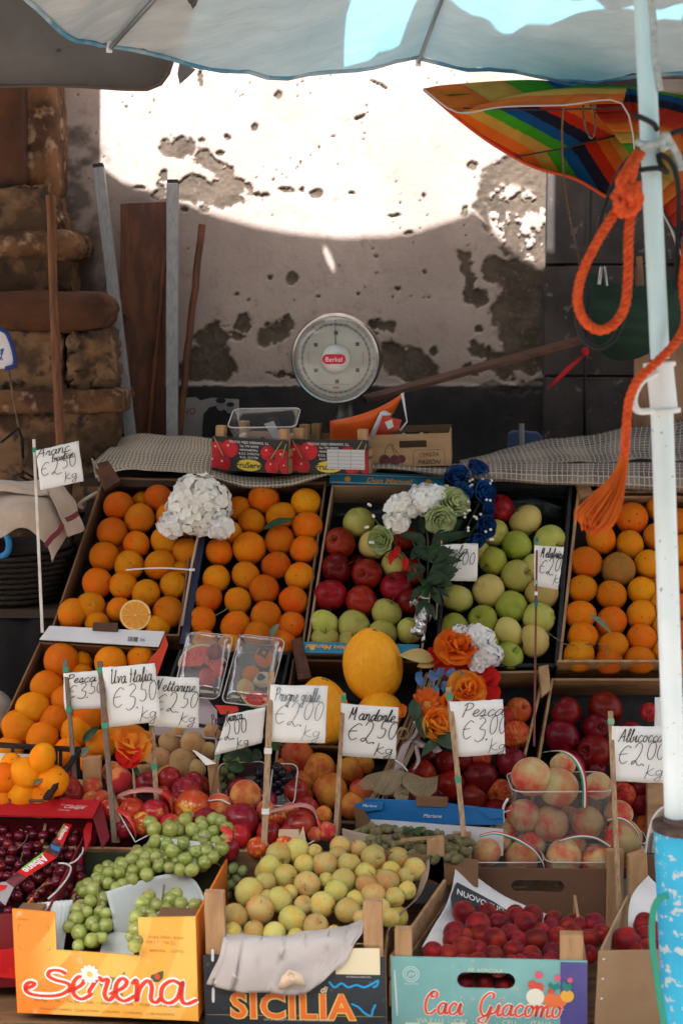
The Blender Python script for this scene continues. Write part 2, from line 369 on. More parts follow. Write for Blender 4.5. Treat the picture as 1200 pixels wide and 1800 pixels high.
# --- plaster wall with flaked patches
def build_wall():
    xs = np.unique(np.concatenate([np.linspace(-4, -1.15, 12), np.linspace(-1.15, .78, 430), np.linspace(.78, 4, 12)]))
    zs = np.unique(np.concatenate([np.linspace(-.4, .9, 8), np.linspace(.9, 2.75, 410), np.linspace(2.75, 4.6, 8)]))
    X, Z = np.meshgrid(xs, zs); n, m = X.shape
    f = WALL_Y*cP + (Z-CAM_H)*(-sP)
    px = 600 + FPX*X/f; py = 900 - FPX*(WALL_Y*sP + (Z-CAM_H)*cP)/f
    wx = px + 34*(vnoise(px/26, py/26, 1)-.5) + 14*(vnoise(px/7, py/7, 2)-.5)
    wy = py + 34*(vnoise(px/26, py/26, 3)-.5) + 14*(vnoise(px/7, py/7, 4)-.5)
    bare = np.zeros_like(px)
    E = [(312,264,25,17,-.3),(375,290,34,13,.5),(402,315,22,16,.7),(350,336,46,16,.1),(390,345,30,16,.2),(437,328,9,5,.6),(452,338,15,6,.5),(468,343,6,4,0),
         (505,334,13,4,.1),(555,340,11,7,0),(530,333,3,3,0),(288,310,6,9,0),(245,329,9,3,0),(355,249,6,4,0),(388,269,6,4,0),(400,243,4,4,0),(447,224,6,5,0),(490,168,6,6,0),
         (353,138,4,12,0),(278,340,12,12,0),(324,368,6,4,0),(360,368,7,6,0),(828,292,9,6,0),(620,338,6,3,0),(692,380,7,3,0),(718,410,7,4,0),(632,206,8,3,-.4),(816,372,6,9,0),
         (664,148,14,2,.5),(745,344,4,3,0),(700,378,4,2,0),
         (372,590,26,26,0),(370,640,50,34,.1),(340,655,40,22,0),(430,568,11,17,0),(412,592,13,12,.3),(478,590,34,18,-.4),(500,566,18,16,0),(512,490,12,12,0),(475,486,4,4,0),
         (720,640,46,34,.2),(690,620,24,20,0),(740,655,30,18,0),(668,575,20,14,0),(763,617,7,9,0),(515,662,40,7,.1),(578,498,0,0,0),(820,485,10,46,0),(835,520,16,22,0),
         (905,345,60,55,0),(940,300,40,45,0),(880,330,30,28,.4),(925,420,55,40,0),(935,500,60,60,0),(905,540,45,50,.2),(930,590,50,55,0),(870,470,22,20,.6),(895,640,45,22,0),(850,620,28,14,.3),(825,650,20,12,0),(905,680,70,10,0),(955,400,30,160,0),
         (420,520,4,3,0),(560,520,4,3,0),(630,515,3,4,0),(840,578,8,7,0),(700,508,6,4,0),(745,480,4,4,0),(660,450,3,3,0),(545,610,5,4,0)]
    for cx, cy, rx, ry, ro in E:
        if rx == 0: continue
        if cy < 420: rx, ry = rx*1.2, ry*1.25
        c_, s_ = math.cos(ro), math.sin(ro); big = rx+ry > 24
        ux, uy = (wx, wy) if big else (px+(wx-px)*.25, py+(wy-py)*.25)
        a = ((ux-cx)*c_ + (uy-cy)*s_)/rx; b = (-(ux-cx)*s_ + (uy-cy)*c_)/ry
        bare = np.maximum(bare, 1-sstep(np.sqrt(a*a+b*b), .9, 1.08))
    # tiny chips
    ch = vnoise(px/6, py/6, 9, 2); area = vnoise(px/60, py/60, 10, 2)
    bare = np.maximum(bare, sstep(ch, .84, .87)*(area > .57))
    # white paint left in the bare patch
    fl = vnoise(px/9, py/9, 21, 3)*.55 + vnoise(px/30, py/30, 22, 2)*.45
    reg = np.exp(-((px-915)/58)**4) * np.exp(-((py-392)/85)**4)
    diag = np.exp(-(((py-392)-(px-905)*.75)/60)**2)
    fleck = sstep(fl, .50, .54)*sstep(reg*(.35+.65*diag), .3, .5)
    edge = sstep(px, 964, 968)*(py < 455)
    fleck = np.maximum(fleck, edge)
    bare2 = np.clip(bare - fleck, 0, 1)
    # stained strip by the pilaster, on the left
    st = sstep(190 - px + 60*(vnoise(px/40, py/40, 31)-.5) - 0.10*np.clip(260-py, 0, 300), -6, 30)
    st = st*sstep(vnoise(px/45, py/30, 33) + (py-330)/500, .32, .55)
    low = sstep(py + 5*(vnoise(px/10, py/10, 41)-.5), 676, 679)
    chalk = (1-sstep(np.abs(py-674 - 6*(vnoise(px/14, py/14, 43)-.5)), 1.5, 4))*.8
    me = bpy.data.meshes.new('plaster_wall')
    Yp = WALL_Y + .006*bare2 + .002*(vnoise(px/50, py/50, 50)-.5) - .004*low + .004*bare2*(vnoise(px/6, py/6, 51)-.5)
    co = np.stack([X, Yp, Z], -1).reshape(-1, 3)
    idx = np.arange(n*m).reshape(n, m)
    fc = np.stack([idx[:-1,:-1], idx[:-1,1:], idx[1:,1:], idx[1:,:-1]], -1).reshape(-1, 4)
    me.vertices.add(len(co)); me.vertices.foreach_set('co', co.ravel())
    me.loops.add(fc.size); me.loops.foreach_set('vertex_index', fc.ravel())
    me.polygons.add(len(fc)); me.polygons.foreach_set('loop_start', np.arange(0, fc.size, 4)); me.polygons.foreach_set('loop_total', np.full(len(fc), 4))
    me.update(calc_edges=True); me.validate()
    at_ = me.color_attributes.new('wear', 'FLOAT_COLOR', 'POINT')
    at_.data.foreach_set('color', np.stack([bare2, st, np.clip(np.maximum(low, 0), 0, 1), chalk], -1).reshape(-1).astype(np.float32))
    me.polygons.foreach_set('use_smooth', np.ones(len(fc), bool))
    m_, nt, b = base('old_plaster')
    tc = nt.nodes.new('ShaderNodeTexCoord').outputs['Object']
    a = nt.nodes.new('ShaderNodeVertexColor'); a.layer_name = 'wear'
    sep = nt.nodes.new('ShaderNodeSeparateColor'); nt.links.new(a.outputs[0], sep.inputs[0])
    pl = mixc(nt, ramp(nt, nz(nt, tc, 3.0), .35, .7), (.30,.24,.212), (.24,.19,.167))
    pl = mixc(nt, ramp(nt, nz(nt, tc, 26, detail=5), .5, .8), pl, (.22,.17,.145))
    br = mixc(nt, ramp(nt, nz(nt, tc, 14, detail=6), .35, .65), (.085,.063,.048), (.052,.039,.029))
    br = mixc(nt, ramp(nt, nz(nt, tc, 60), .55, .75), br, (.11,.088,.07))
    sn = mixc(nt, ramp(nt, nz(nt, tc, 9, detail=6), .3, .7), (.055,.04,.032), (.13,.10,.085))
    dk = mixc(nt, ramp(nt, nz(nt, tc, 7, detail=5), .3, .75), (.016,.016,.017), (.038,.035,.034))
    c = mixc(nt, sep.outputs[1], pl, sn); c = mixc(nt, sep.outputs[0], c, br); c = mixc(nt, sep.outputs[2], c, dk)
    c = mixc(nt, a.outputs[1], c, (.30,.26,.23))
    nt.links.new(c, b.inputs['Base Color']); b.inputs['Roughness'].default_value = .9; b.inputs['Specular IOR Level'].default_value = .2
    bn = nt.nodes.new('ShaderNodeBump'); bn.inputs['Strength'].default_value = .5; bn.inputs['Distance'].default_value = .004
    nt.links.new(nz(nt, tc, 70, detail=6), bn.inputs['Height']); nt.links.new(bn.outputs[0], b.inputs['Normal'])
    me.materials.append(m_)
    o = obj('plaster_wall', me)
    tag(o, 'peeling plaster wall with bare brown patches behind the fruit stall', 'wall', kind='structure')
build_wall()
# --- ground
mb = MB(); mb.grid([[(-60,60,-.3),(60,60,-.3)],[(-60,-60,-.3),(60,-60,-.3)]])
fb = MB(); fb.box((0,-9.5,3.85), (22,1.5,4.15)); fo = fb.build('sky_block_facade', mat('sky_block_ochre', (.17,.13,.10), (.13,.10,.08), sc=2, rough=.9)); tag(fo, 'plain ochre house front added unseen behind the viewer to block low sky', 'building', kind='structure')  # house front added out of view to block low sky and deepen shade
g_ = mb.build('ground', mat('street_paving', (.16,.14,.12), (.12,.105,.09), sc=2, rough=.85, bump=.3, bsc=25)); tag(g_, 'pale stone street paving under the stall', 'ground', kind='structure')
# --- sandstone pilaster on the left
def xz(px, py, Y): p = at(px, py, Y); return p.x, p.z
stone_l = mat('brown_sandstone', (.17,.078,.033), (.06,.027,.013), sc=7, lo=.38, hi=.6, rough=.9, bump=1.0, bsc=34, speck=(26, .52, .74, (.30,.19,.115)))
stone_l2 = mat('weathered_sandstone', (.20,.11,.055), (.065,.034,.018), sc=8, lo=.4, hi=.58, rough=.9, bump=1.0, bsc=34, speck=(24, .52, .72, (.03,.022,.016)))
stone_red = mat('reddish_sandstone', (.10,.038,.017), (.05,.02,.01), sc=4, rough=.9, bump=.6, bsc=25, speck=(7, .6, .7, (.03,.02,.015)))
pil = thing('stone_pilaster', 'brown sandstone pilaster with moulded rounded base at left of plaster wall', 'pilaster', (-1.0, 4.4, -.3)); pil['kind'] = 'structure'
def stone_layer(name, m, x1, yt, yb, Yf, r, amp=.006, seed=0, x0=-260):
    X1, _ = xz(x1, (yt+yb)/2, Yf); X0, _ = xz(x0, yt, Yf); _, zt = xz(0, yt, Yf); _, zb = xz(0, yb, Yf)
    mb = MB(); rounded_block(mb, X0, X1, Yf, 4.62, zb, zt, r, amp, seed=seed)
    return mb.build(name, m, pil, smooth=50)
stone_layer('column_shaft', stone_red, 36, -260, 330, 4.36, .02, .006, 1)
stone_layer('column_shaft', stone_l, 94, -260, 345, 4.42, .03, .007, 2, x0=20)
stone_layer('column_shaft', stone_l, 52, 325, 365, 4.36, .014, .012, 3)
stone_layer('column_shaft', stone_l, 84, 322, 366, 4.365, .018, .012, 13, x0=53)
stone_layer('column_shaft', stone_l, 98, 366, 408, 4.35, .014, .012, 23)
stone_layer('base_moulding', stone_l, 136, 402, 455, 4.29, .05, .010, 4)
stone_layer('base_moulding', stone_l2, 118, 447, 520, 4.36, .03, .012, 5)
stone_layer('base_moulding', stone_red, 192, 512, 586, 4.20, .066, .010, 6)
stone_layer('base_core', stone_l2, 100, 330, 1400, 4.32, .02, .012, 16)
stone_layer('base_block', stone_l2, 112, 580, 690, 4.225, .014, .014, 7)
stone_layer('base_block', stone_l2, 199, 578, 694, 4.215, .03, .018, 17, x0=114)
stone_layer('base_moulding', stone_l, 214, 686, 727, 4.17, .012, .007, 8)
stone_layer('base_block', stone_l2, 205, 722, 905, 4.21, .014, .012, 9)
stone_layer('base_block', stone_l2, 205, 908, 1400, 4.215, .014, .012, 19)
# --- dark stone pilaster on the right
stone_d = mat('dark_lava_stone', (.05,.041,.038), (.028,.024,.023), sc=6, rough=.8, bump=.5, bsc=40, speck=(30, .62, .75, (.12,.105,.095)))
pr = thing('stone_pillar', 'dark grey dressed stone pillar at right of plaster wall', 'pillar', (.9, 4.55, -.3)); pr['kind'] = 'structure'
def dblock(x0, x1, yt, yb, Yf, seed):
    X0, zt = xz(x0, yt, Yf); X1, zb = xz(x1, yb, Yf); mb = MB()
    rounded_block(mb, X0, X1, Yf, 4.66, zb, zt, .008, .0015, seed=seed, n=10)
    mb.build('stone_block', stone_d, pr, smooth=50)
dblock(974, 1038, -300, 464, 4.57, 1); dblock(1045, 1560, -300, 464, 4.565, 2); dblock(958, 1560, 467, 660, 4.55, 3); dblock(958, 1560, 662, 1100, 4.55, 4)
mb = MB(); X0, zt = xz(1036, -300, 4.62); X1, zb = xz(1047, 470, 4.62); mb.box(((X0+X1)/2, 4.64, (zt+zb)/2), (.02, .01, (zt-zb)/2)); mb.build('joint_mortar', mm('pale_mortar', (.22,.2,.18), rough=.9), pr)
lc = mat('limewashed_stone', (.30,.25,.22), (.2,.165,.145), sc=7, rough=.9, bump=.5, bsc=40)
t = thing('stone_corbel', 'rounded weathered stone corbel high on the wall behind the pole', 'corbel', tuple(at(1195, 120, 4.5)))
mb = MB(); p = at(1205, 120, 4.5); mb.ell(p, (.10, .11, .075), nu=20, nv=12); mb.build('corbel_knob', lc, t, smooth=True)
mb = MB(); p = at(1215, 160, 4.5); mb.box(p, (.13, .1, .02)); mb.build('corbel_slab', lc, t, bevel=.006)
# ================================================================== awning added out of the frame to shape sun and shade; umbrellas
AW_Z = 3.3
def up_to(P, z): return P - SUN_D*((z-P.z)/(-SUN_D.z))
arc = [(176,-420),(177,292),(215,320),(300,346),(380,379),(450,399),(520,411),(600,418),(680,415),(740,405),(800,385),(832,371),(850,385),(870,412),(905,442),(940,462),(973,470),(974,320),(1012,150),(1012,-420)]
canvas_grey = mat('grey_awning_canvas', (.30,.29,.28), (.25,.24,.24), sc=4, rough=.9, bump=.2, bsc=60)
notch = [up_to(at(x, y, WALL_Y), AW_Z) for x, y in arc]
notch = [V((p.x, min(p.y, 4.56), AW_Z)) for p in notch]
RB_RIM = [(745,157,4.05),(804,198,3.93),(880,188,3.85),(990,185,3.82),(1092,182,3.8),(1117,285,3.85),(1063,345,4.0),(975,300,4.12),(905,276,4.2),(830,222,4.16)]
def ring(pts, k):
    c = sum(pts, V((0,0,0)))/len(pts); return [c + (p-c)*k for p in pts]
holes = []  # openings cut so sun lands on chosen spots of parasol, umbrella and wall
cy = [(606,128,4.1),(604,60,3.95),(606,-10,3.8),(640,-90,3.6),(800,-110,3.5),(835,0,3.6),(790,18,3.75),(748,35,3.9),(722,52,4.0),(702,85,4.1),(690,112,4.12),(650,128,4.12)]
holes.append([up_to(at(*c), AW_Z) for c in cy])
holes.append([up_to(at(*c), AW_Z) for c in [(775,172,4.05),(890,165,3.95),(1040,160,3.95),(1190,170,4.0),(1190,300,4.05),(1060,318,4.1),(905,256,4.18)]])
holes.append([up_to(at(x, y, WALL_Y), AW_Z) for x, y in [(567,436),(573,434),(584,455),(589,474),(585,476),(574,458)]])
outer = [V((-2.6,.95,AW_Z)), V((-2.6,4.56,AW_Z))] + notch + [V((2.6,4.56,AW_Z)), V((2.6,.95,AW_Z))]
aw = thing('sun_mask_awning', 'added unseen grey awning, its openings cut to shape sun on the stall', 'awning', (0, 4.5, AW_Z))
bm = bmesh.new()
def loop_edges(pts):
    vs = [bm.verts.new((p.x-0, p.y-4.5, 0)) for p in pts]
    return [bm.edges.new((vs[i], vs[(i+1)%len(vs)])) for i in range(len(vs))]
es = loop_edges(outer)
for h_ in holes: es += loop_edges(h_)
bmesh.ops.triangle_fill(bm, use_beauty=True, use_dissolve=False, edges=es)
me = bpy.data.meshes.new('sun_mask_sheet'); bm.to_mesh(me); bm.free(); me.materials.append(canvas_grey)
obj('sun_mask_sheet', me, aw, solid=.002)
for x in (-2.5, 2.5):
    mb = MB(); mb.tube([(x,.8,AW_Z-.03),(x,4.55,AW_Z-.03)], .02, 10); mb.build('frame_tube', mm('galvanised_steel', (.5,.5,.5), rough=.4, metal=1), aw, smooth=60)
mb = MB(); mb.tube([(-2.5,.8,AW_Z-.03),(2.5,.8,AW_Z-.03)], .02, 10); mb.build('frame_tube', MT['galvanised_steel'], aw, smooth=60)
# --- big pale blue parasol
fab = mat('pale_blue_fabric', (.66,.67,.67), (.50,.53,.55), sc=5, lo=.3, hi=.7, rough=.85, bump=.6, bsc=12, transl=.26, tcol=(.20,.54,.68), stretch=(1,3,1))
fab_hem = mat('blue_hem', (.12,.36,.52), (.5,.6,.65), sc=9, rough=.85, transl=.3)
metal_w = mat('white_painted_steel', (.76,.82,.82), (.68,.76,.77), sc=5, rough=.45, bump=.1, bsc=60, speck=(90, .68, .72, (.3,.2,.14)))
metal_w2 = mat('blue_white_painted_steel', (.50,.70,.75), (.60,.77,.80), sc=4, rough=.45, bump=.1, bsc=60)
grey_rib = mat('grey_rib_steel', (.28,.30,.31), rough=.4, metal=.6)
PT, PB = at(1126, -60, 2.6), at(1160, 650, 2.6)
pdir = (PT-PB).normalized(); apex = PT + pdir*.42
tA, tB = at(735, 98, 4.2), at(192, 72, 3.72)
ctr = V((apex.x, apex.y, 0)); angA = math.atan2(tA.y-ctr.y, tA.x-ctr.x); rad = 1.6
tips = []
for k in range(10):
    if k == 0: tips.append(tA)
    elif k == 1: tips.append(tB)
    else:
        a = angA + math.radians(36)*k
        if k == 2: tips.append(at(20,-90,3.2)); continue
        tips.append(V((ctr.x+rad*math.cos(a), ctr.y+rad*math.sin(a), 2.30)))
par = thing('beach_parasol', 'large faded pale blue parasol on white pole over the stall', 'parasol', (PB.x+.05, 2.6, -.3))
def canopy_point(i, s, t):
    a, b = tips[i], tips[(i+1)%10]
    rim = a.lerp(b, s); out = (rim-apex); sag = math.sin(math.pi*s)
    rim = rim - V((0,0,1))*.055*sag*(1 if i != 0 else 1.15) + V((out.x,out.y,0)).normalized()*.04*sag
    p = apex.lerp(rim, t) + V((0,0,1))*(.13*math.sin(math.pi*t) - .05*sag*t*(1-t)*2)
    p = p + noise.noise_vector(p*5)*.016*t + noise.noise_vector(V((p.x*16+p.y*6,p.y*4,p.z*3)))*.012*t + noise.noise_vector(V((p.x*6-p.y*3,p.y*9,0)))*.008*t
    return p
mb = MB()
for i in range(10):
    mb.grid([[canopy_point(i, s/28, t/30) for s in range(29)] for t in range(31)])
o = mb.build('canopy', fab, par, smooth=True); 
for i in range(10):
    hm = MB(); hm.tube([canopy_point(i, s/14, 1)-V((0,0,.004)) for s in range(15)], .006, 6); hm.build('hem', fab_hem, par, smooth=True)
    rb = MB(); rb.tube([apex.lerp(tips[i], t/8)+V((0,0,.13*math.sin(math.pi*t/8)-.02)) for t in range(9)], .006, 6); rb.build('rib', grey_rib, par, smooth=True)
    cp = MB(); cp.tube([tips[i]+V((0,0,.012)), tips[i]-V((0,0,.028))], .008, 8); cp.build('rib_cap', mm('white_plastic', (.75,.76,.76), rough=.4), par, smooth=60)
pe = at(1187, 1462, 2.6)
mb = MB(); mb.tube([apex, at(1130,0,2.6), PB+pdir*.02], .0172, 20); mb.build('pole', metal_w2, par, smooth=60)
mb = MB(); mb.tube([PB, pe], [.0205, .0205], 20); lower = mb.build('lower_pole', metal_w, par, smooth=60)
# sleeve with hook
hk = MB(); c0, c1 = at(1158, 640, 2.6), at(1167, 727, 2.6); hk.tube([c0, c1], .0245, 18)
for q in (at(1158,641,2.6), at(1167,722,2.6)): hk.tube([q-pdir*.004, q+pdir*.004], .029, 18)
wp = mm('white_plastic'); slv = hk.build('pole_sleeve', wp, par, smooth=50)
hk = MB(); hk.tube(smooth_path([at(1152,655,2.575), at(1125,672,2.565), at(1113,700,2.565), at(1120,722,2.565), at(1146,722,2.575)], 5), .010, 8, sq=.6); hk.build('hook', wp, slv, smooth=True)
rust_blue = mat('chipped_blue_steel', (.02,.30,.52), (.03,.37,.58), sc=4, rough=.5, bump=.3, bsc=40, speck=(55, .57, .61, (.42,.48,.50)))
b0, b1 = at(1192, 1452, 2.58), at(1208, 1840, 2.58)
mb = MB(); mb.tube([b0, b1, b1 + (b1-b0)], .047, 24); bt = mb.build('base_tube', rust_blue, par, smooth=60)
mb = MB(); mb.tube([b0+V((0,0,.004)), b0-V((0,0,.006))], .05, 24); mb.tube([b0+V((0,0,.012)), b0], .030, 20); mb.build('tube_collar', mm('rusty_steel', (.10,.06,.045), (.05,.03,.025), sc=30, rough=.8), bt, smooth=50)
# --- grey umbrella on the left
grey_f = mat('dark_grey_canvas', (.17,.16,.155), (.13,.125,.125), sc=3, rough=.9, bump=.25, bsc=30, transl=.18, speck=(10, .70, .74, (.07,.05,.04)))
gu = thing('grey_umbrella', 'dark grey canvas umbrella edge at top left behind the blue parasol', 'umbrella', (-1.7, 3.4, -.3))
rimg = [(-700,120,4.0),(-300,138,4.15),(-100,148,4.15),(0,152,4.15),(80,150,4.15),(150,151,4.15),(215,156,4.15),(258,157,4.14),(283,146,4.12),(297,125,4.08),(303,104,4.0),(330,40,3.75),(372,-80,3.4),(420,-260,3.0)]
gap = V((-1.7, 3.3, 2.78)); R_ = [at(*c) for c in rimg]
mb = MB(); mb.grid([[p.lerp(gap, t/10)+V((0,0,.05*math.sin(math.pi*t/10))) + noise.noise_vector(p*3+V((t*.3,0,0)))*.01 for p in R_] for t in range(11)])
mb.build('canopy', grey_f, gu, smooth=True, solid=.003)
mb = MB(); mb.tube([p-V((0,0.004,0)) for p in R_], .007, 6, sq=.8); mb.build('hem', mm('brown_hem', (.10,.08,.07), rough=.9), gu, smooth=True)
mb = MB(); mb.tube([gap+V((0,0,.05)), V((-1.7,3.35,-.3))], .02, 12); mb.build('pole', grey_rib, gu, smooth=60)
gf = MB(); fl = [at(*c) for c in [(316,108,4.2),(344,122,4.2),(330,136,4.19),(316,148,4.19),(312,130,4.2)]]; gf.poly(fl, .003); gf.build('corner_flap', grey_f, gu)
# --- rainbow umbrella
RBC = [(.62,.06,.02),(.78,.24,.03),(.66,.44,.10),(.10,.44,.03),(.01,.13,.34),(.02,.022,.06),(.64,.04,.012),(.74,.20,.02),(.66,.42,.08),(.10,.42,.03),(.01,.13,.34),(.02,.022,.06),(.6,.04,.012)]
rbm = [mat('stripe_%s' % n, c, tuple(x*.85 for x in c), sc=9, rough=.75, bump=.15, bsc=40, transl=.6) for n, c in zip(['vermilion','orange','ochre','green','blue','navy','red','amber','gold','lime','azure','indigo','scarlet'], RBC)]
ru = thing('rainbow_umbrella', 'rainbow striped umbrella hanging open on its side behind the white pole', 'umbrella', tuple(at(1110,200,4.1)))
def fan(rim, ap, ctr, bulge, nb, first=0, sub=4, flip=1):
    mb = MB(); n = len(rim)
    for i in range(n-1):
        a, b = rim[i], rim[i+1]; G = []; K = nb*3
        for t in range(K+1):
            tt = t/K; row = []
            for s in range(sub+1):
                p = a.lerp(b, s/sub).lerp(ap, tt)
                d = (p-ctr); 
                if d.length > 1e-6: d.normalize()
                row.append(p + d*bulge*math.sin(math.pi*min(tt,.999))**.8 + noise.noise_vector(p*9)*.004)
            G.append(row)
        for k in range(nb):
            mb.grid(G[k*3:k*3+4], mi=(first+k) % len(rbm))
    return mb
rim = [at(*c) for c in RB_RIM]; rc = sum(rim, V((0,0,0)))/len(rim)
near = rim[0:5]; far = rim[5:] + [rim[0]]
A2 = at(1085, 158, 4.25)
m2 = fan(near, A2, rc - V((0,0,.25)), .030, 5, 1); m2.build('top_panels', rbm, ru, smooth=40, solid=.0015)
def striped(name, rows, o, nrm, bw, fine=90, inv=False):
    rr = [smooth_path([at(*c) for c in r], 34) for r in rows]; m_ = min(len(r) for r in rr); cols = [smooth_path([r[j] for r in rr], fine//(len(rows)-1)) for j in range(m_)]; mb = MB()
    G = [[c[i] + noise.noise_vector(c[i]*11)*.004 for c in cols] for i in range(len(cols[0]))]; mb.grid(G); mb.mi = []
    for i in range(len(G)-1):
        for j in range(m_-1):
            q = (G[i][j]+G[i+1][j+1])/2-CAM; f = q.dot(FWD); x = 600+FPX*q.x/f; y = 900-FPX*q.dot(V((0,sP,cP)))/f
            mb.mi.append(max(0, min(9, int(((x-o[0])*nrm[0]+(y-o[1])*nrm[1])/bw+.6))))
    mb.build(name, rbm, ru, smooth=True, solid=.0015)
striped('inner_panel', [[(745,157,4.05),(800,203,4.14),(855,245,4.18),(905,276,4.2)],[(768,162,4.03),(862,192,4.14),(935,218,4.18),(1001,256,4.16)],[(790,164,4.0),(900,166,4.08),(1010,170,4.12),(1100,234,4.1)]], (905,276), (.476,-.88), 18)
striped('inner_panel', [[(905,276,4.2),(970,262,4.18),(1035,248,4.14),(1100,234,4.1)],[(935,292,4.17),(990,288,4.15),(1050,284,4.1),(1114,268,4.02)],[(962,300,4.13),(1012,314,4.1),(1042,328,4.06),(1066,346,4.0)]], (905,276), (.84,-.54), 21)
hem_w = mm('white_binding', (.45,.40,.38), rough=.8)
mb = MB(); mb.tube(smooth_path(near + [rim[5]], 4), .0024, 6); mb.build('hem', hem_w, ru, smooth=True)
mb = MB(); mb.tube(smooth_path([at(*c) for c in [(1066,347,4.0),(1012,315,4.1),(962,301,4.13),(935,292,4.17),(905,277,4.2),(855,246,4.18),(800,204,4.14),(745,157,4.05)]], 4), .005, 6); mb.build('hem', mm('dark_binding', (.62,.07,.02), rough=.8), ru, smooth=True)
out = [(1117,285,3.86),(1150,345,3.9),(1178,400,3.9),(1208,452,3.9),(1290,380,3.95),(1300,250,4.0),(1260,185,4.05),(1190,166,4.1),(1100,151,4.15),(1000,150,4.12)]
o2 = [at(*c) for c in out]; A3 = at(1120, 292, 3.98)
m3 = fan(o2, A3, sum(o2, V((0,0,0)))/len(o2) + V((0,.5,-.1)), .05, 9, first=9); m3.build('outer_panels', rbm, ru, smooth=40, solid=.0015)
mb = MB(); mb.tube(smooth_path(o2[:5], 4), .004, 6); mb.build('hem', hem_w, ru, smooth=True)
brk = mm('dark_rib', (.03,.03,.035), rough=.4)
for a, b in (((905,276,4.19),(1098,234,4.1)), ((813,190,3.93),(1095,190,3.98))):
    mb = MB(); p, q = at(*a), at(*b); mb.tube([p, p.lerp(q,.5)-V((0,.01,.006)), q], .0025, 6); mb.build('rib', brk, ru, smooth=True)
cordm = mat('brown_cord', (.16,.10,.06), (.10,.06,.035), sc=60, rough=.9)
mb = MB(); mb.tube(smooth_path([at(1025,180,3.9), at(1024,200,3.88), at(1030,228,3.88), at(1040,243,3.88), at(1046,215,3.88), at(1042,185,3.9)], 5), .003, 6)
mb.ell(at(1042,187,3.9), .008); mb.build('tie_cord', cordm, ru, smooth=True)
# ================================================================== things leaning on the wall
alu = mat('aluminium', (.26,.26,.265), (.21,.21,.215), sc=8, stretch=(20,20,1.5), rough=.5, metal=.4, bump=.05)
dark_in = mm('dark_hollow', (.02,.02,.02), rough=.9)
def profile(a, b, w, d, label):
    t = thing('aluminium_profile', label, 'metal bar', tuple(b), 'aluminium bars leaning on the wall')
    mb = MB(); mb.bar(a, b, w, d, up=V((0,1,0))); mb.build('tube', alu, t, bevel=.002)
    dd = (a-b).normalized(); mb = MB(); mb.bar(a+dd*.001, a+dd*.012, w*.92, d*.9, up=V((0,1,0))); mb.build('end_plug', dark_in, t)
profile(at(174,296,4.5), at(234,800,4.32), .034, .03, 'grey aluminium bar leaning left, beside the stone pilaster')
profile(at(304,324,4.5), at(303,800,4.34), .036, .03, 'upright grey aluminium bar in front of the wooden plank')
def stick(name, label, cat, a, b, r, m, sq=1):
    mb = MB(); n = 14
    mb.tube([a.lerp(b, i/n)+V((jit(.002),0,jit(.001))) for i in range(n+1)], [r*(1+jit(.06)) for _ in range(n+1)], 10)
    return tag(mb.build(name, m, smooth=60), label, cat)
broom = mat('varnished_handle', (.17,.062,.022), (.10,.038,.016), sc=5, stretch=(20,20,2), rough=.5)
stick('broom_handle', 'long round reddish broom handle standing before the stone pilaster', 'broom handle', at(89,343,4.12), at(111,930,4.05), .0135, broom)
t = tag((lambda mb: (mb.slab(at(212,357,4.55), at(292,354,4.55), at(288,800,4.42), at(212,800,4.42), .02), mb.build('wooden_plank', wood_red, bevel=.003))[1])(MB()), 'wide dark red wooden plank leaning upright against the wall', 'plank')
stick('wooden_stick', 'thin dark stick leaning between the plank and upright aluminium bar', 'stick', at(294,415,4.47), at(258,790,4.38), .009, wood_red)
stick('wooden_stick', 'brown round stick leaning on the plaster right of the aluminium bar', 'stick', at(355,396,4.52), at(311,790,4.36), .0115, wood_red)
mb = MB(); mb.bar(at(1022,597,4.38), at(640,702,4.25), .045, .014, up=V((0,-.25,1)))
tag(mb.build('wooden_batten', mat('dark_batten_wood', (.085,.034,.02), (.05,.022,.013), sc=4, stretch=(2,20,20), rough=.6, bump=.2, bsc=40), bevel=.002), 'flat dark wooden batten lying at a slant behind the scale', 'batten')
# cords and ribbon at the right pillar
mb = MB(); mb.tube([at(1038,-200,4.5), at(1038,300,4.5), at(1036,470,4.5), at(1028,600,4.48), at(1026,800,4.46)], .005, 8)
tag(mb.build('black_cable', mm('black_rubber', (.01,.01,.011), rough=.5), smooth=True), 'thin black cable running down the dark stone pillar', 'cable')
mb = MB(); mb.tube(smooth_path([at(990,186,3.83), at(987,240,3.86), at(992,330,4.1), at(1004,400,4.3), at(1017,462,4.5), at(1022,560,4.5)], 6), .0032, 6)
tag(mb.build('brown_cord', cordm, smooth=True), 'thin brown cord hanging from the rainbow umbrella along the pillar', 'cord')
rb = thing('red_ribbon', 'red fabric ribbon tied to the black cable by the pillar', 'ribbon', tuple(at(1029,620,4.4)))
redf = mat('red_ribbon_cloth', (.55,.012,.03), (.4,.01,.02), sc=20, rough=.6)
mb = MB(); a = [at(1028,622,4.4), at(1012,636,4.39), at(995,651,4.39), at(978,668,4.39), at(961,684,4.4)]
wd = [.003,.006,.008,.007,.001]
mb.grid([[p+V((-.7,0,-.7))*w_*.3+V((.5,0,-.8))*w_, p+V((0,-.006,0)), p-V((.5,0,-.8))*w_] for p, w_ in zip(a, wd)]); mb.build('ribbon_tail', redf, rb, smooth=True, solid=.001)
mb = MB(); mb.ell(at(1028,618,4.4), (.012,.01,.014)); mb.build('ribbon_knot', redf, rb, smooth=True)
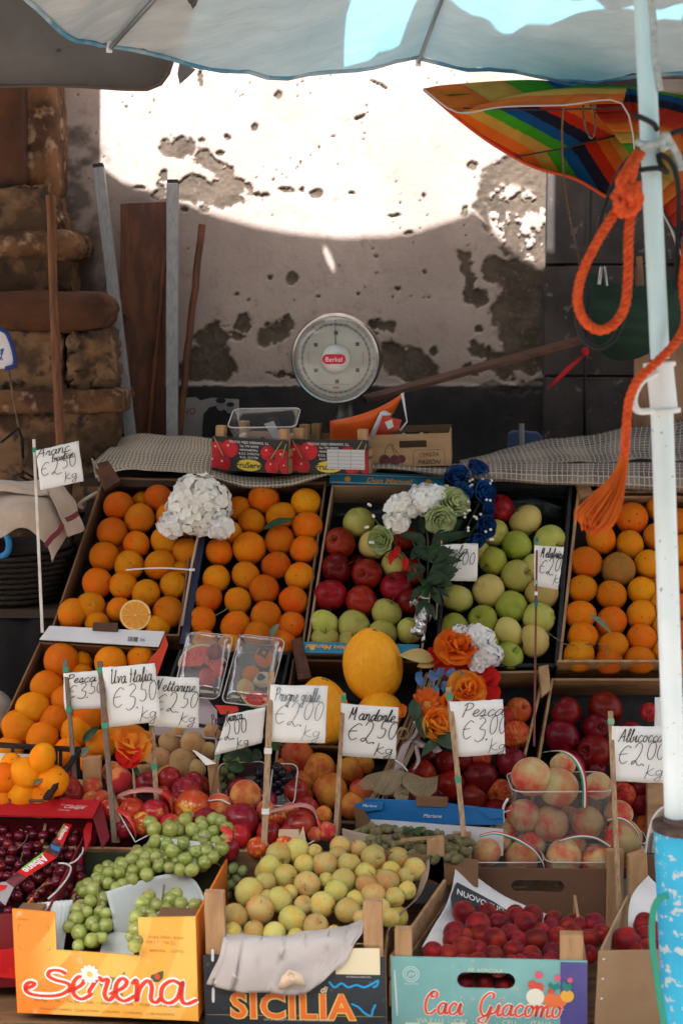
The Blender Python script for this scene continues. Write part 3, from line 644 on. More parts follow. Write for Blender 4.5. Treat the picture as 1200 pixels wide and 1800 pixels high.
# dark green folded umbrella bag
gm = mat('dark_green_cloth', (.010,.034,.020), (.006,.022,.014), sc=4, rough=.8, bump=.35, bsc=14, stretch=(1,1,6))
gt = thing('folded_green_umbrella', 'dark green folded umbrella cloth hanging at the pillar behind the pole', 'umbrella', tuple(at(1110,480,4.3)))
top = [(1028,470),(1060,492),(1110,505),(1165,498),(1215,470)]; bot = [(1034,575),(1052,622),(1085,640),(1140,628),(1215,570)]
G = []
for k in range(9):
    q = k/8; G.append([at(a[0]*(1-q)+b[0]*q, a[1]*(1-q)+b[1]*q, 4.36-.10*math.sin(math.pi*(.15+.85*q))*math.sin(math.pi*(i+.6)/5.2)+jit(.004)) for i, (a, b) in enumerate(zip(top, bot))])
mb = MB(); mb.grid(G); mb.build('cloth', gm, gt, smooth=True, solid=.006, sub=2)
mb = MB(); mb.tube([at(1056,470,4.3), at(1052,500,4.28)], .006, 6); mb.tube([at(1062,468,4.3), at(1066,502,4.28)], .004, 6); mb.build('rib_ends', mm('pale_steel', (.35,.36,.34), rough=.4, metal=.6), gt, smooth=True)
for lb, a, b, c, d in (('pale wooden board standing behind the white pole', (1118,450),(1128,450),(1150,760),(1112,770)), ('brown wooden board leaning right of the pole', (1168,600),(1215,600),(1215,760),(1160,765))):
    mb = MB(); Y = 4.42; mb.slab(at(*a,Y), at(*b,Y), at(*c,Y-.05), at(*d,Y-.05), .015); tag(mb.build('wooden_board', mat('board_wood', (.26,.15,.08), (.18,.10,.055), sc=3, stretch=(14,14,2), rough=.7), bevel=.002), lb, 'board')
# patterned hanging fan thing at far left
pm = mat('blue_flecked_cloth', (.62,.58,.60), rough=.85, speck=(46, .60, .64, (.03,.09,.25)))
ov = thing('oven_mitt', 'white cloth mitt with blue flecks and blue edge hanging at far left', 'mitt', tuple(at(8,610,4.05)))
ol = [(-30,575),(0,578),(12,585),(22,608),(27,632),(24,644),(10,648),(-30,650)]
mb = MB(); mb.poly([at(x,y,4.05) for x,y in ol], .02); mb.build('mitt_cloth', pm, ov, bevel=.006)
mb = MB(); mb.tube(smooth_path([at(x,y,4.045) for x,y in ol[1:-1]], 4), .006, 8); mb.build('blue_edging', mm('blue_edging', (.015,.04,.18), rough=.8), ov, smooth=True)
hs = thing('hanging_straps', 'dark straps and cord hanging on the pilaster above the towel', 'strap', tuple(at(20,760,4.1)))
mb = MB(); mb.tube([at(16,650,4.1), at(24,700,4.1), at(34,755,4.1), at(44,860,4.1)], .003, 6); mb.build('cord', cordm, hs, smooth=True)
mb = MB(); mb.tube([at(2,778,4.1), at(18,765,4.1), at(33,752,4.1), at(40,772,4.1), at(42,806,4.1)], [.007,.008,.009,.008,.006], 8, sq=.5); mb.tube([at(60,840,4.1), at(40,828,4.1), at(36,838,4.1), at(52,845,4.1)], .007, 8, sq=.5); mb.build('strap', mm('black_webbing', (.008,.008,.008), rough=.8), hs, smooth=True)
# ================================================================== torn poster
po = thing('torn_poster', 'torn black and white photo poster of two suited figures', 'poster', tuple(at(380,735,4.57)))
pq = [at(x,y,4.575) for x,y in [(312,700),(345,698),(352,704),(372,699),(420,702),(421,770),(312,775)]]
mb = MB(); mb.poly(pq, .0015, n=V((0,-1,0))); mb.build('paper_sheet', mat('aged_poster_paper', (.26,.24,.23), (.20,.18,.17), sc=6, rough=.8), po)
pk = mm('poster_black', (.012,.012,.014), rough=.7); pg = mm('poster_grey', (.20,.18,.17), rough=.7)
def flat(px_pts, Y, m, name, parent): mb = MB(); mb.poly([at(x,y,Y) for x,y in px_pts], .0008, n=V((0,-1,0))); return mb.build(name, m, parent)
flat([(356,752),(358,728),(368,716),(384,712),(398,722),(404,716),(416,728),(421,752),(421,768),(356,768)], 4.571, pk, 'printed_figures', po)
mb = MB()
for x, y, r in ((388,712,10),(404,718,9)): mb.poly([at(x+r*.8*math.cos(a), y+r*math.sin(a), 4.569) for a in [k*math.pi/7 for k in range(14)]], .0008, n=V((0,-1,0)))
mb.build('printed_faces', pg, po)
mb = MB()
for x, y, r in ((388,704,10),(405,711,8)): mb.poly([at(x+r*.9*math.cos(a), y+r*.5*math.sin(a), 4.567) for a in [k*math.pi/6 for k in range(12)]], .0006, n=V((0,-1,0)))
mb.build('printed_hair', pk, po)
text(po, 'lettering', 'INO', mm('poster_red', (.20,.03,.03), rough=.7), at(330,728,4.572), V((1,0,0)), V((0,0,1)), size=.03)
# ================================================================== sheets with woven net
def sheet(name, P, m, parent=None, solid=.002, sub=0):
    n, k = len(P), len(P[0]); mb = MB(); mb.grid(P)
    o = mb.build(name, m, parent, smooth=True, solid=solid, sub=sub); me = o.data
    du = np.cumsum([0]+[sum((P[i][j]-P[i][j-1]).length for i in range(n))/n for j in range(1, k)])
    dv = np.cumsum([0]+[sum((P[i][j]-P[i-1][j]).length for j in range(k))/k for i in range(1, n)])
    uv = me.uv_layers.new(name='UVMap')
    for lp in me.loops:
        i, j = divmod(lp.vertex_index, k); uv.data[lp.index].uv = (du[j], dv[i])
    return o
def net_mat(name, step, line, c1, c2, cl, band=.07):
    m, nt, b = base(name); uv = nt.nodes.new('ShaderNodeTexCoord').outputs['UV']
    sx = nt.nodes.new('ShaderNodeSeparateXYZ'); nt.links.new(uv, sx.inputs[0])
    wb = nz(nt, uv, 30, detail=2)
    def lines(s, o_):
        f = mth(nt, 'FRACT', mth(nt, 'ADD', mth(nt, 'DIVIDE', s, step), mth(nt, 'MULTIPLY', wb, .5)))
        return mth(nt, 'LESS_THAN', f, line)
    ln = mth(nt, 'MAXIMUM', lines(sx.outputs[0], 0), lines(sx.outputs[1], 0))
    bd = ramp(nt, mth(nt, 'SINE', mth(nt, 'MULTIPLY', sx.outputs[0], 6.283/band)), -.25, .25)
    bd2 = ramp(nt, mth(nt, 'SINE', mth(nt, 'MULTIPLY', sx.outputs[1], 6.283/(band*1.1))), -.25, .25)
    cc = mixc(nt, mth(nt, 'MULTIPLY', mth(nt, 'ADD', bd, bd2), .5), c1, c2); cc = mixc(nt, mth(nt, 'MULTIPLY', ln, .75), cc, cl)
    nt.links.new(cc, b.inputs['Base Color']); b.inputs['Roughness'].default_value = .75
    bn = nt.nodes.new('ShaderNodeBump'); bn.inputs['Strength'].default_value = .6; bn.inputs['Distance'].default_value = .001
    nt.links.new(ln, bn.inputs['Height']); nt.links.new(bn.outputs[0], b.inputs['Normal'])
    return m
net_r = net_mat('woven_net_sheet', .0145, .2, (.20,.165,.13), (.085,.066,.058), (.46,.42,.36), .13)
net_l = net_mat('fine_woven_net', .011, .28, (.20,.155,.11), (.11,.085,.06), (.52,.46,.37), .15)
def px_patch(rows, n=28, amp=.006, seed=0):
    P = []
    R = []
    for r in rows: R.append(smooth_path([at(*c) for c in r], 8))
    R2 = []
    for r in R: R2.append([r[round(j*(len(r)-1)/n)] for j in range(n+1)])
    for k in range(n+1): pass
    cols = [smooth_path([r[j] for r in R2], 5) for j in range(n+1)]
    for i in range(len(cols[0])):
        P.append([cols[j][i] + noise.noise_vector(cols[j][i]*9+V((seed,0,0)))*amp + noise.noise_vector(cols[j][i]*26)*amp*.3 for j in range(n+1)])
    return P
sh = thing('net_sheet', 'beige checked net sheet folded over the top edge of the crates', 'net sheet', tuple(at(1000,800,4.15)))
sheet('cloth', px_patch([[(806,812,4.30),(850,796,4.33),(960,774,4.33),(1080,757,4.33),(1230,730,4.33)],[(806,818,4.16),(860,814,4.17),(980,805,4.18),(1080,800,4.18),(1230,792,4.18)],[(808,820,4.08),(870,820,4.08),(980,814,4.08),(1090,810,4.08),(1230,806,4.08)]], 30, .010), net_r, sh)
sheet('rolled_edge', px_patch([[(640,812,4.06),(720,813,4.06),(810,816,4.06),(980,815,4.06),(1230,812,4.06)],[(640,817,4.01),(720,819,4.01),(810,824,4.0),(980,830,4.0),(1230,832,4.0)],[(640,822,4.0),(720,825,4.0),(810,836,3.99),(980,848,3.98),(1230,856,3.98)],[(640,824,4.03),(720,827,4.03),(810,842,4.03),(980,852,4.03),(1230,866,4.03)]], 30, .004, 3), net_r, sh)
sheet('rolled_edge', px_patch([[(372,826,4.06),(440,838,4.06),(520,833,4.06),(590,818,4.06),(660,812,4.06)],[(372,832,4.02),(440,848,4.02),(520,842,4.02),(590,825,4.02),(660,818,4.02)],[(376,838,4.01),(440,856,4.01),(520,850,4.01),(590,830,4.01),(660,823,4.01)],[(380,842,4.03),(440,858,4.03),(520,852,4.03),(590,832,4.03),(660,825,4.03)]], 22, .004, 5), net_l, sh)
sl = thing('net_cover', 'pale fine net cover draped over the top of left orange crate', 'net cover', tuple(at(270,800,4.15)))
sheet('cloth', px_patch([[(212,768,4.3),(260,762,4.32),(320,766,4.32),(378,770,4.32)],[(188,790,4.18),(240,788,4.2),(310,790,4.2),(376,792,4.2)],[(166,812,4.07),(225,818,4.07),(300,822,4.07),(374,826,4.07)],[(172,838,4.04),(230,824,4.05),(300,828,4.05),(374,834,4.05)]], 24, .010, 7), net_l, sl)
sheet('hanging_corner', px_patch([[(163,806,4.06),(170,815,4.05),(176,826,4.05)],[(168,835,4.07),(172,840,4.06),(178,845,4.06)],[(172,866,4.08),(176,868,4.07),(180,868,4.07)]], 6, .006, 9), net_l, sl)
mb = MB(); mb.tube(smooth_path([at(176,864,4.07), at(160,872,4.06), at(146,881,4.06), at(140,888,4.05), at(148,893,4.05)], 5), [.006]*20+[.004], 7); mb.build('twisted_tail', net_l, sl, smooth=True)
# ================================================================== kitchen scale
def lathe(mb, C, A, prof, seg=48, mi=0, up=V((0,0,1))):
    A = A.normalized(); x = up.cross(A).normalized(); y = A.cross(x)
    mb.grid([[C + A*h + (x*math.cos(a)+y*math.sin(a))*r for a in [2*math.pi*k/seg for k in range(seg)]] for r, h in prof], mi, True)
    return x, y
scA = V((-.17, -.98, -.03)).normalized(); scC = at(591, 630, 4.18); R = 77*mpx(scC)
sca = thing('weighing_scale', 'round white dial weighing scale with chrome rim behind the boxes', 'scale', tuple(at(600,760,4.22)))
chrome = mat('chrome', (.42,.41,.40), (.30,.29,.28), sc=10, rough=.25, metal=1); face_m = mat('enamel_face', (.36,.36,.32), (.31,.305,.27), sc=6, rough=.35)
mb = MB(); lathe(mb, scC, scA, [(.001,-.10),(R*.75,-.10),(R*.97,-.085),(R*1.0,-.05),(R*1.0,.0),(R*1.03,.004),(R*1.035,.014),(R*1.0,.022),(R*.95,.02),(R*.945,.008)], 64); mb.build('drum_case', chrome, sca, smooth=40)
mb = MB(); X_, Y_ = lathe(mb, scC, scA, [(R*.947,.008),(R*.5,.009),(.001,.009)], 64); fc = mb.build('dial_face', face_m, sca, smooth=True)
if X_.x < 0: X_ = -X_
Y_ = scA.cross(X_)
F0 = scC + scA*.0095
tick = MB()
for k in range(200):
    a = 2*math.pi*k/200; L_ = R*(.055 if k % 10 == 0 else .04 if k % 5 == 0 else .025); d = X_*math.sin(a)+Y_*math.cos(a); q = X_*math.cos(a)-Y_*math.sin(a)
    wv = .0011 if k % 10 == 0 else .0006
    p = F0 + d*R*.90; tick.add([p-q*wv, p+q*wv, p+q*wv-d*L_, p-q*wv-d*L_], [(0,1,2,3)])
for k in range(40):
    a = 2*math.pi*k/40; d = X_*math.sin(a)+Y_*math.cos(a); q = X_*math.cos(a)-Y_*math.sin(a)
    for e in (-.004, .001, .005):
        p = F0+d*R*.80+q*e; tick.add([p-q*.0015, p+q*.0015, p+q*.0015-d*.006, p-q*.0015-d*.006], [(0,1,2,3)])
tick.build('dial_ticks', mm('dial_grey', (.05,.05,.05), rough=.5), fc)
sq = MB()
for x, y in ((-.46,.31),(.5,.33),(-.46,-.27),(.5,-.26),(.03,-.52),(.01,.58)):
    p = F0 + X_*x*R + Y_*y*R; h = R*.042; sq.slab(p-X_*h-Y_*h, p+X_*h-Y_*h, p+X_*h+Y_*h, p-X_*h+Y_*h, .0015, scA)
sq.build('dial_markers', mm('dial_black', (.012,.015,.02), rough=.4), fc)
sq = MB(); 
for s_ in (-1, 1):
    p = F0 + X_*s_*.63*R; sq.slab(p-X_*.0006-Y_*.02, p+X_*.0006-Y_*.02, p+X_*.0006+Y_*.02, p-X_*.0006+Y_*.02, .0006, scA)
p = F0 - Y_*R*.66; sq.slab(p-X_*.009-Y_*.003, p+X_*.009-Y_*.003, p+X_*.009+Y_*.003, p-X_*.009+Y_*.003, .0008, scA)
sq.build('dial_arrows', mm('dial_red', (.3,.05,.03), rough=.5), fc)
text(sca, 'dial_lettering', 'Massima portata 10 kg  minima 100 g', MT['dial_grey'], F0 - Y_*R*.60, X_, Y_, width=R*.62)
text(sca, 'dial_lettering', 'portata automatica', MT['dial_grey'], F0 + Y_*R*.74, X_, Y_, width=R*.62)
nd_ = MB(); p = F0+scA*.004; nd_.add([p-X_*.0016+Y_*R*.3, p+X_*.0016+Y_*R*.3, p+X_*.0004+Y_*R*.9, p-X_*.0004+Y_*R*.9], [(0,1,2,3)]); nd_.build('needle', MT['dial_black'], sca, solid=.0008)
mb = MB(); lathe(mb, F0, scA, [(R*.33,0),(R*.32,.006),(R*.27,.016),(R*.2,.023),(R*.1,.027),(.0005,.028)], 40); bs = mb.build('dial_boss', mat('milky_boss', (.60,.60,.57), rough=.12, coat=.6), sca, smooth=True)
mb = MB(); pc = F0 + scA*.029; rr = R*.11
mb.poly([pc + X_*(R*.16*s_ + rr*math.cos(a)) + Y_*rr*math.sin(a) for s_, a0 in ((1,-90),(-1,90)) for a in [math.radians(a0+180*k/10) for k in range(11)]], .0012, scA)
mb.build('name_badge', mm('badge_red', (.52,.015,.05), rough=.35), bs)
text(bs, 'badge_lettering', 'Berkel', mm('badge_white', (.75,.72,.70), rough=.4), pc+scA*.0014-Y_*R*.055, X_, Y_, width=R*.38)
mb = MB(); lathe(mb, F0+scA*.012, scA, [(R*.945,-.003),(R*.94,.004),(R*.8,.012),(R*.5,.022),(R*.35,.024)], 48); mb.build('glass_cover', clear_plastic('dial_glass', f=.025), sca, smooth=True)
mb = MB(); lathe(mb, at(606,760,4.22), V((0,0,1)), [(.045,-.06),(.042,.03),(.028,.05),(.024,.09),(.03,.1)], 24, up=V((0,1,0))); mb.build('neck', mm('dark_neck_steel', (.06,.055,.05), rough=.4, metal=.5), sca, smooth=50)
mb = MB(); p = at(606,810,4.24); rounded_block(mb, p.x-.14, p.x+.14, 4.16, 4.36, 1.13, 1.21, .03, 0, n=8); mb.build('scale_body', mm('grey_enamel', (.20,.2,.2), rough=.4), sca, smooth=True)
# ================================================================== stall structure
bw = mat('stall_boards', (.20,.11,.05), (.13,.07,.035), sc=3, stretch=(2,16,16), rough=.7, bump=.3, bsc=40)
st = thing('display_bench', 'low brown wooden bench boards under the front fruit boxes', 'bench', (0, 3.1, -.3))
zb = at(200, 1782, 2.95).z - .012
for y0, y1 in ((2.72,2.93),(2.935,3.14),(3.145,3.36),(3.365,3.57)):
    mb = MB(); mb.box((0, (y0+y1)/2, zb-.012), (1.3, (y1-y0)/2, .012)); mb.build('board', bw, st, bevel=.002)
for x in (-1.2, 0, 1.2):
    mb = MB(); mb.box((x, 3.1, (zb-.03-.3)/2), (.03, .3, (zb-.03+.3)/2)); mb.build('leg', bw, st)
rk = thing('display_rack', 'dark sloping wooden rack holding the upper fruit crates', 'rack', (0, 3.9, -.3))
dkw = mat('dark_rack_wood', (.035,.022,.015), (.022,.014,.01), sc=4, rough=.8)
mb = MB(); n_ = S[1]
a0 = on(60, 1440, S, -.17); a1 = on(1300, 1440, S, -.17); a2 = on(1300, 835, S, -.17); a3 = on(160, 835, S, -.17)
mb.slab(a0, a1, a2, a3, .02, -n_); mb.build('sloping_board', dkw, rk)
mb = MB(); mb.box((.2, 4.26, 1.115), (.95, .2, .012)); mb.build('back_shelf', dkw, rk)
for x in (-.62, .2, 1.0):
    mb = MB(); mb.box((x, 4.2, .4), (.025, .025, .70)); mb.build('post', dkw, rk)
# ================================================================== crates
liner = mat('dark_tray_gap_shade', (.012,.011,.012), (.02,.018,.018), sc=30, rough=.6)  # dark trays, kept near-black to put shade into the gaps between fruit
def quad_crate(name, label, cat, px, pl, depth, th, mats, group=None, skip=(), base=True, side_m=None):
    P = [on(*c, pl) for c in px]; TL, TR, BR, BL = P; n = pl[1]; D = -n*depth
    t = thing(name, label, cat, tuple(BL), group)
    cs = (TL+TR+BR+BL)/4
    def wall(nm, A, B, m, lift, ins0=0, ins1=0):
        d = (B-A).normalized(); inw = (cs-(A+B)/2); inw = (inw - n*inw.dot(n)); inw = (inw - d*inw.dot(d)).normalized()
        A2 = A + d*ins0 + n*lift; B2 = B - d*ins1 + n*lift; mb = MB()
        mb.hexa([A2, B2, B2+D, A2+D, A2+inw*th, B2+inw*th, B2+inw*th+D, A2+inw*th+D]); return mb.build(nm, m, t, bevel=.0012)
    r = {}
    if 'L' not in skip: r['L'] = wall('side_panel', TL, BL, side_m or mats, .002)
    if 'R' not in skip: r['R'] = wall('side_panel', TR, BR, side_m or mats, .002)
    if 'T' not in skip: r['T'] = wall('end_panel', TL, TR, mats, 0, th, th)
    if 'B' not in skip: r['B'] = wall('end_panel', BL, BR, mats, 0, th, th)
    if base:
        mb = MB(); Q = [cs+(p-cs)*.985+D*.985 for p in P]; mb.hexa(Q + [q-n*.004 for q in Q]); mb.build('base', liner, t)
    return t, P, D
crates = {}
crates['A'] = quad_crate('fruit_crate', 'brown cardboard crate of oranges, leftmost of the upper tilted crates', 'crate', [(182,838),(352,843),(316,1118),(88,1112)], S, .10, .006, card_brown, 'tilted upper crates')
crates['B'] = quad_crate('fruit_crate', 'cardboard crate of oranges between the white hydrangea stick and the red apples', 'crate', [(362,848),(574,846),(534,1136),(322,1134)], S, .10, .006, card_brown, 'tilted upper crates')
crates['C'] = quad_crate('fruit_crate', 'cardboard crate with blue lettered rims holding red and green apples', 'crate', [(583,852),(784,852),(742,1150),(536,1150)], S, .10, .006, card_tan, 'tilted upper crates')
crates['D'] = quad_crate('fruit_crate', 'black plastic crate of pale green apples', 'crate', [(792,850),(1006,850),(980,1172),(762,1172)], S, .10, .010, black_pl, 'tilted upper crates')
crates['E'] = quad_crate('fruit_crate', 'slatted wooden crate of oranges behind the white pole', 'crate', [(1014,862),(1270,862),(1262,1166),(980,1166)], S, .10, .008, wood_pale, 'tilted upper crates', skip=('B',))
# wooden corner piece and details on the crates
tA_, PA_, DA_ = crates['A']
def plate(name, m, px, pl, off, t, parent, bevel=0):
    mb = MB(); Q = [on(*c, pl, off) for c in px]; mb.poly(Q, t, n=pl[1]); return mb.build(name, m, parent, bevel=bevel)
plate('corner_post', wood_red, [(166,822),(192,815),(214,850),(186,868)], S, .004, .02, tA_, .002)
plate('navy_edge', mm('navy_print', (.02,.025,.06), rough=.5), [(352,943),(362,943),(330,1132),(316,1132)], S, .004, .003, crates['B'][0])
blue_lip = mat('blue_printed_card', (.02,.20,.36), (.025,.24,.42), sc=8, rough=.55)
gold = mm('gold_print', (.75,.36,.06), rough=.5)
tC_, PC_, DC_ = crates['C']
lip = plate('printed_rim', blue_lip, [(580,829),(781,837),(779,856),(579,850)], S, .006, .004, tC_)
lipb = plate('printed_rim', blue_lip, [(531,1129),(737,1134),(733,1152),(526,1148)], S, .010, .004, tC_)
def fr(px0, px1, pl, off):
    O = on(*px0, pl, off); X = (on(*px1, pl, off)-O).normalized(); return O, X, pl[1].cross(X)
O, X, Y = fr((683,846.5), (720,848), S, .0115); text(tC_, 'rim_lettering', 'Don Manuel', gold, O-Y*.006, X, Y, width=.132, height=.017, shear=.25, off=.02)
O, X, Y = fr((577,1137), (540,1135.5), S, .0155); text(tC_, 'rim_lettering', 'Don Manuel', gold, O-Y*.005, X, Y, width=.12, height=.014, shear=.25, off=.02)
bl = MB(); 
for a, b in (((584,832.5),(778,840)),((582,847),(776,853.5))):
    p, q = on(*a, S, .0108), on(*b, S, .0108); bl.bar(p, q, .0012, .0008, up=S[1])
bl.build('rim_border', mm('cream_print', (.6,.62,.5), rough=.5), tC_)
def sunburst(parent, c, r, pl, off):
    O = on(*c, pl, off); X = V((1,0,0)); Y = pl[1].cross(X); mb = MB(); k = 14
    mb.poly([O + (X*math.cos(a)+Y*math.sin(a))*(r if i % 2 else r*.6) for i, a in enumerate([math.pi*j/k for j in range(2*k)])], .0006, n=pl[1]); mb.build('sun_print', mm('sun_yellow', (.72,.42,.10), rough=.5), parent)
sunburst(tC_, (611,842), .011, S, .0108); sunburst(tC_, (753,847), .011, S, .0108); sunburst(tC_, (549,1138), .010, S, .0148)
mb = MB(); TL, TR = PC_[0], PC_[1]; xx = (TR-TL).normalized()
for k in range(4):
    pass
# crate E slats and posts
tE_, PE_, DE_ = crates['E']; TLe, TRe, BRe, BLe = PE_; vdn = (BLe-TLe).normalized()
xdir = (BRe-BLe).normalized()
def slat(parent, A, B, h, t, dn, lift, m):
    mb = MB(); A = A + S[1]*lift; B = B + S[1]*lift; mb.hexa([A, B, B-S[1]*h, A-S[1]*h, A+dn*t, B+dn*t, B+dn*t-S[1]*h, A+dn*t-S[1]*h]); return mb.build('slat', m, parent, bevel=.001)
for lift, h_ in ((.026,.068), (-.052,.036), (-.098,.03)): slat(tE_, BLe-xdir*.004, BRe, h_, .007, vdn, lift, wood_pale)
for nm, px in (('corner_post', [(1009,846),(1030,846),(1040,872),(1016,880)]),):
    plate(nm, wood_side, px, S, -.005, .018, tE_, .002)
slat(tE_, on(1046,878,S), on(1270,878,S), .03, .006, -vdn, .012, wood_side)
# black crate D grid on its far end
tD_, PD_, DD_ = crates['D']; mb = MB()
for k in range(9):
    a = PD_[0].lerp(PD_[1], (k+.5)/9)-S[1]*.01; mb.bar(a-vdn*-.012, a+vdn*.012-S[1]*.085, .006, .004, up=S[1])
for k in range(3):
    mb.bar(PD_[0]+vdn*.013-S[1]*(.015+.035*k), PD_[1]+vdn*.013-S[1]*(.015+.035*k), .008, .004, up=S[1])
mb.build('grid_wall', black_pl, tD_)
film = mat('dark_film', (.012,.016,.018), (.03,.04,.045), sc=14, rough=.22, bump=1.0, bsc=20)
film_o = px_patch([[(806,880,4.05),(900,872,4.06),(992,880,4.05)],[(806,905,4.08),(900,915,4.06),(990,905,4.06)],[(806,950,4.06),(900,960,4.08),(985,955,4.07)]], 18, .016, 31)
sheet('plastic_film', [[p + S[1]*-.02 for p in r] for r in film_o], film, tD_, .001)
sheet('plastic_film', [[p - S[1]*.025 for p in r] for r in px_patch([[(588,898,4.04),(680,892,4.04),(770,896,4.04)],[(582,940,4.04),(680,950,4.03),(765,945,4.03)],[(575,1000,3.97),(680,1010,3.96),(760,1000,3.97)]], 18, .012, 33)], film, tC_, .001)
# ---- second line of tilted boxes
crates['F'] = quad_crate('fruit_crate', 'low white and red cardboard box of oranges with barcode flap', 'crate', [(70,1128),(281,1140),(222,1340),(-8,1296)], S, .11, .005, card_brown, 'middle tilted crates', skip=('B',))
tF_ = crates['F'][0]
white_card = mat('white_printed_card', (.66,.65,.66), (.60,.58,.60), sc=6, rough=.7); red_print = mat('red_printed_card', (.60,.05,.015), (.45,.03,.01), sc=3, rough=.5)
fl_ = plate('barcode_flap', white_card, [(88,1101),(290,1111),(279,1138),(70,1125)], S, .012, .004, tF_)
plate('handle_tab', card_dark, [(165,1095),(208,1096),(208,1111),(163,1109)], S, .018, .006, tF_, .0015)
plate('red_side', red_print, [(290,1113),(296,1134),(270,1208),(258,1166),(281,1140)], S, .008, .004, tF_)
mb = MB(); O, X, Y = fr((225,1123), (245,1124.3), S, .0168)
x = 0
for k in range(13):
    wv = random.choice([.0007,.0012,.0018]); p = O+X*x; mb.add([p-Y*.007, p+X*wv-Y*.007, p+X*wv+Y*.007, p+Y*.007], [(0,1,2,3)]); x += wv+random.choice([.0007,.0012])
mb.build('barcode_bars', ink, fl_); text(fl_, 'flap_lettering', '06', ink, O+X*.04-Y*.005, X, Y, size=.014)
crates['G'] = quad_crate('fruit_crate', 'black plastic crate holding the two clear fruit salad trays', 'crate', [(316,1142),(512,1146),(478,1300),(272,1262)], S, .09, .008, black_pl, 'middle tilted crates')
crates['H'] = quad_crate('fruit_crate', 'dark cardboard crate holding the yellow melons', 'crate', [(514,1158),(744,1162),(716,1318),(490,1312)], S, .12, .006, card_dark, 'middle tilted crates')
plate('corner_post', wood_red, [(512,1130),(530,1124),(548,1196),(524,1200)], S, .002, .02, crates['H'][0], .002)
crates['I'] = quad_crate('fruit_crate', 'wooden crate of mottled orange mangoes below the melons', 'crate', [(486,1316),(702,1322),(628,1448),(470,1444)], S, .10, .007, wood_side, 'middle tilted crates', skip=('T',))
crates['J'] = quad_crate('fruit_crate', 'wooden crate of red apples under the flower bouquet', 'crate', [(748,1182),(960,1178),(900,1428),(648,1416)], S, .11, .007, wood_side, 'middle tilted crates', skip=('B',))
plate('corner_post', wood_pale, [(944,1176),(962,1172),(966,1216),(950,1228)], S, -.002, .018, crates['J'][0], .002)
crates['K'] = quad_crate('fruit_crate', 'wooden crate of dark red apples below the slatted orange crate', 'crate', [(968,1192),(1240,1192),(1230,1440),(930,1420)], S, .11, .007, wood_side, 'middle tilted crates', skip=('B',))
plate('corner_post', wood_side, [(1134,1378),(1166,1378),(1166,1470),(1134,1470)], S, .02, .02, crates['K'][0], .002)
# ---- beige peach carton, plum crate and little posts
crates['N'] = quad_crate('fruit_crate', 'pale lilac cardboard carton of beige flat peaches', 'crate', [(262,1288),(382,1296),(378,1412),(238,1412)], S, .09, .005, mat('lilac_card', (.42,.35,.36), (.36,.30,.30), sc=5, rough=.8), 'middle tilted crates', skip=('B','L'))
tN_ = crates['N'][0]
plate('back_flap', MT.setdefault('lilac2', mat('lilac_card_flap', (.44,.36,.37), (.38,.31,.31), sc=5, rough=.8)), [(276,1228),(362,1226),(382,1250),(382,1298),(262,1290)], S, -.012, .005, tN_)
plate('red_badge', mm('badge_orange', (.60,.03,.02), rough=.5), [(378,1240),(418,1242),(420,1250),(404,1256),(388,1256)], S, .03, .003, tN_)
M_ = slope(3.27, .341, 3.5, .456)
crates['P'] = quad_crate('fruit_crate', 'wooden tray of dark plums and nectarines behind the cherry box', 'crate', [(96,1352),(600,1390),(590,1500),(70,1490)], M_, .11, .007, wood_side, 'low trays', skip=('T',))
for px in ([(145,1333),(177,1331),(178,1378),(146,1378)], [(364,1341),(380,1338),(391,1420),(372,1422)], [(198,1395),(211,1432),(211,1482),(196,1482)]):
    mb = MB(); Q = [at(*c, 3.44 if px[0][0] != 198 else 3.30) for c in px]; mb.poly(Q, .02, n=V((0,1,0))); mb.build('corner_post', wood_pale, crates['P'][0], bevel=.002)
# ---- black crate with oranges at far left
bc = thing('black_crate', 'black plastic crate of oranges behind the red cherry box', 'crate', tuple(at(0,1400,3.45)))
mb = MB(); Y = 3.46
mb.bar(at(-60,1306,Y), at(141,1318,Y), .011, .012, up=V((0,1,0))); mb.bar(at(-60,1380,Y), at(141,1384,Y), .011, .012, up=V((0,1,0)))
for x in (-30, 23, 99, 107, 138): mb.bar(at(x,1312,Y), at(x,1384,Y), .008, .008, up=V((0,1,0)))
mb.build('grid_wall', black_pl, bc)
mb = MB(); mb.bar(at(122,1345,3.40), at(80,1404,3.30), .012, .010); mb.bar(at(140,1318,Y), at(84,1404,3.28), .010, .012); mb.build('side_rail', black_pl, bc)
mb = MB(); a = at(-60,1440,3.46); b = at(140,1440,3.46); mb.slab(a, b, b+V((-.02,-.26,-.03)), a+V((0,-.26,-.03)), .006); mb.build('base', black_pl, bc)
plate('white_liner', paper_w, [(-40,1322),(60,1326),(60,1350),(-40,1350)], (V((0,3.475,0)), V((0,-1,0))), 0, .001, bc)
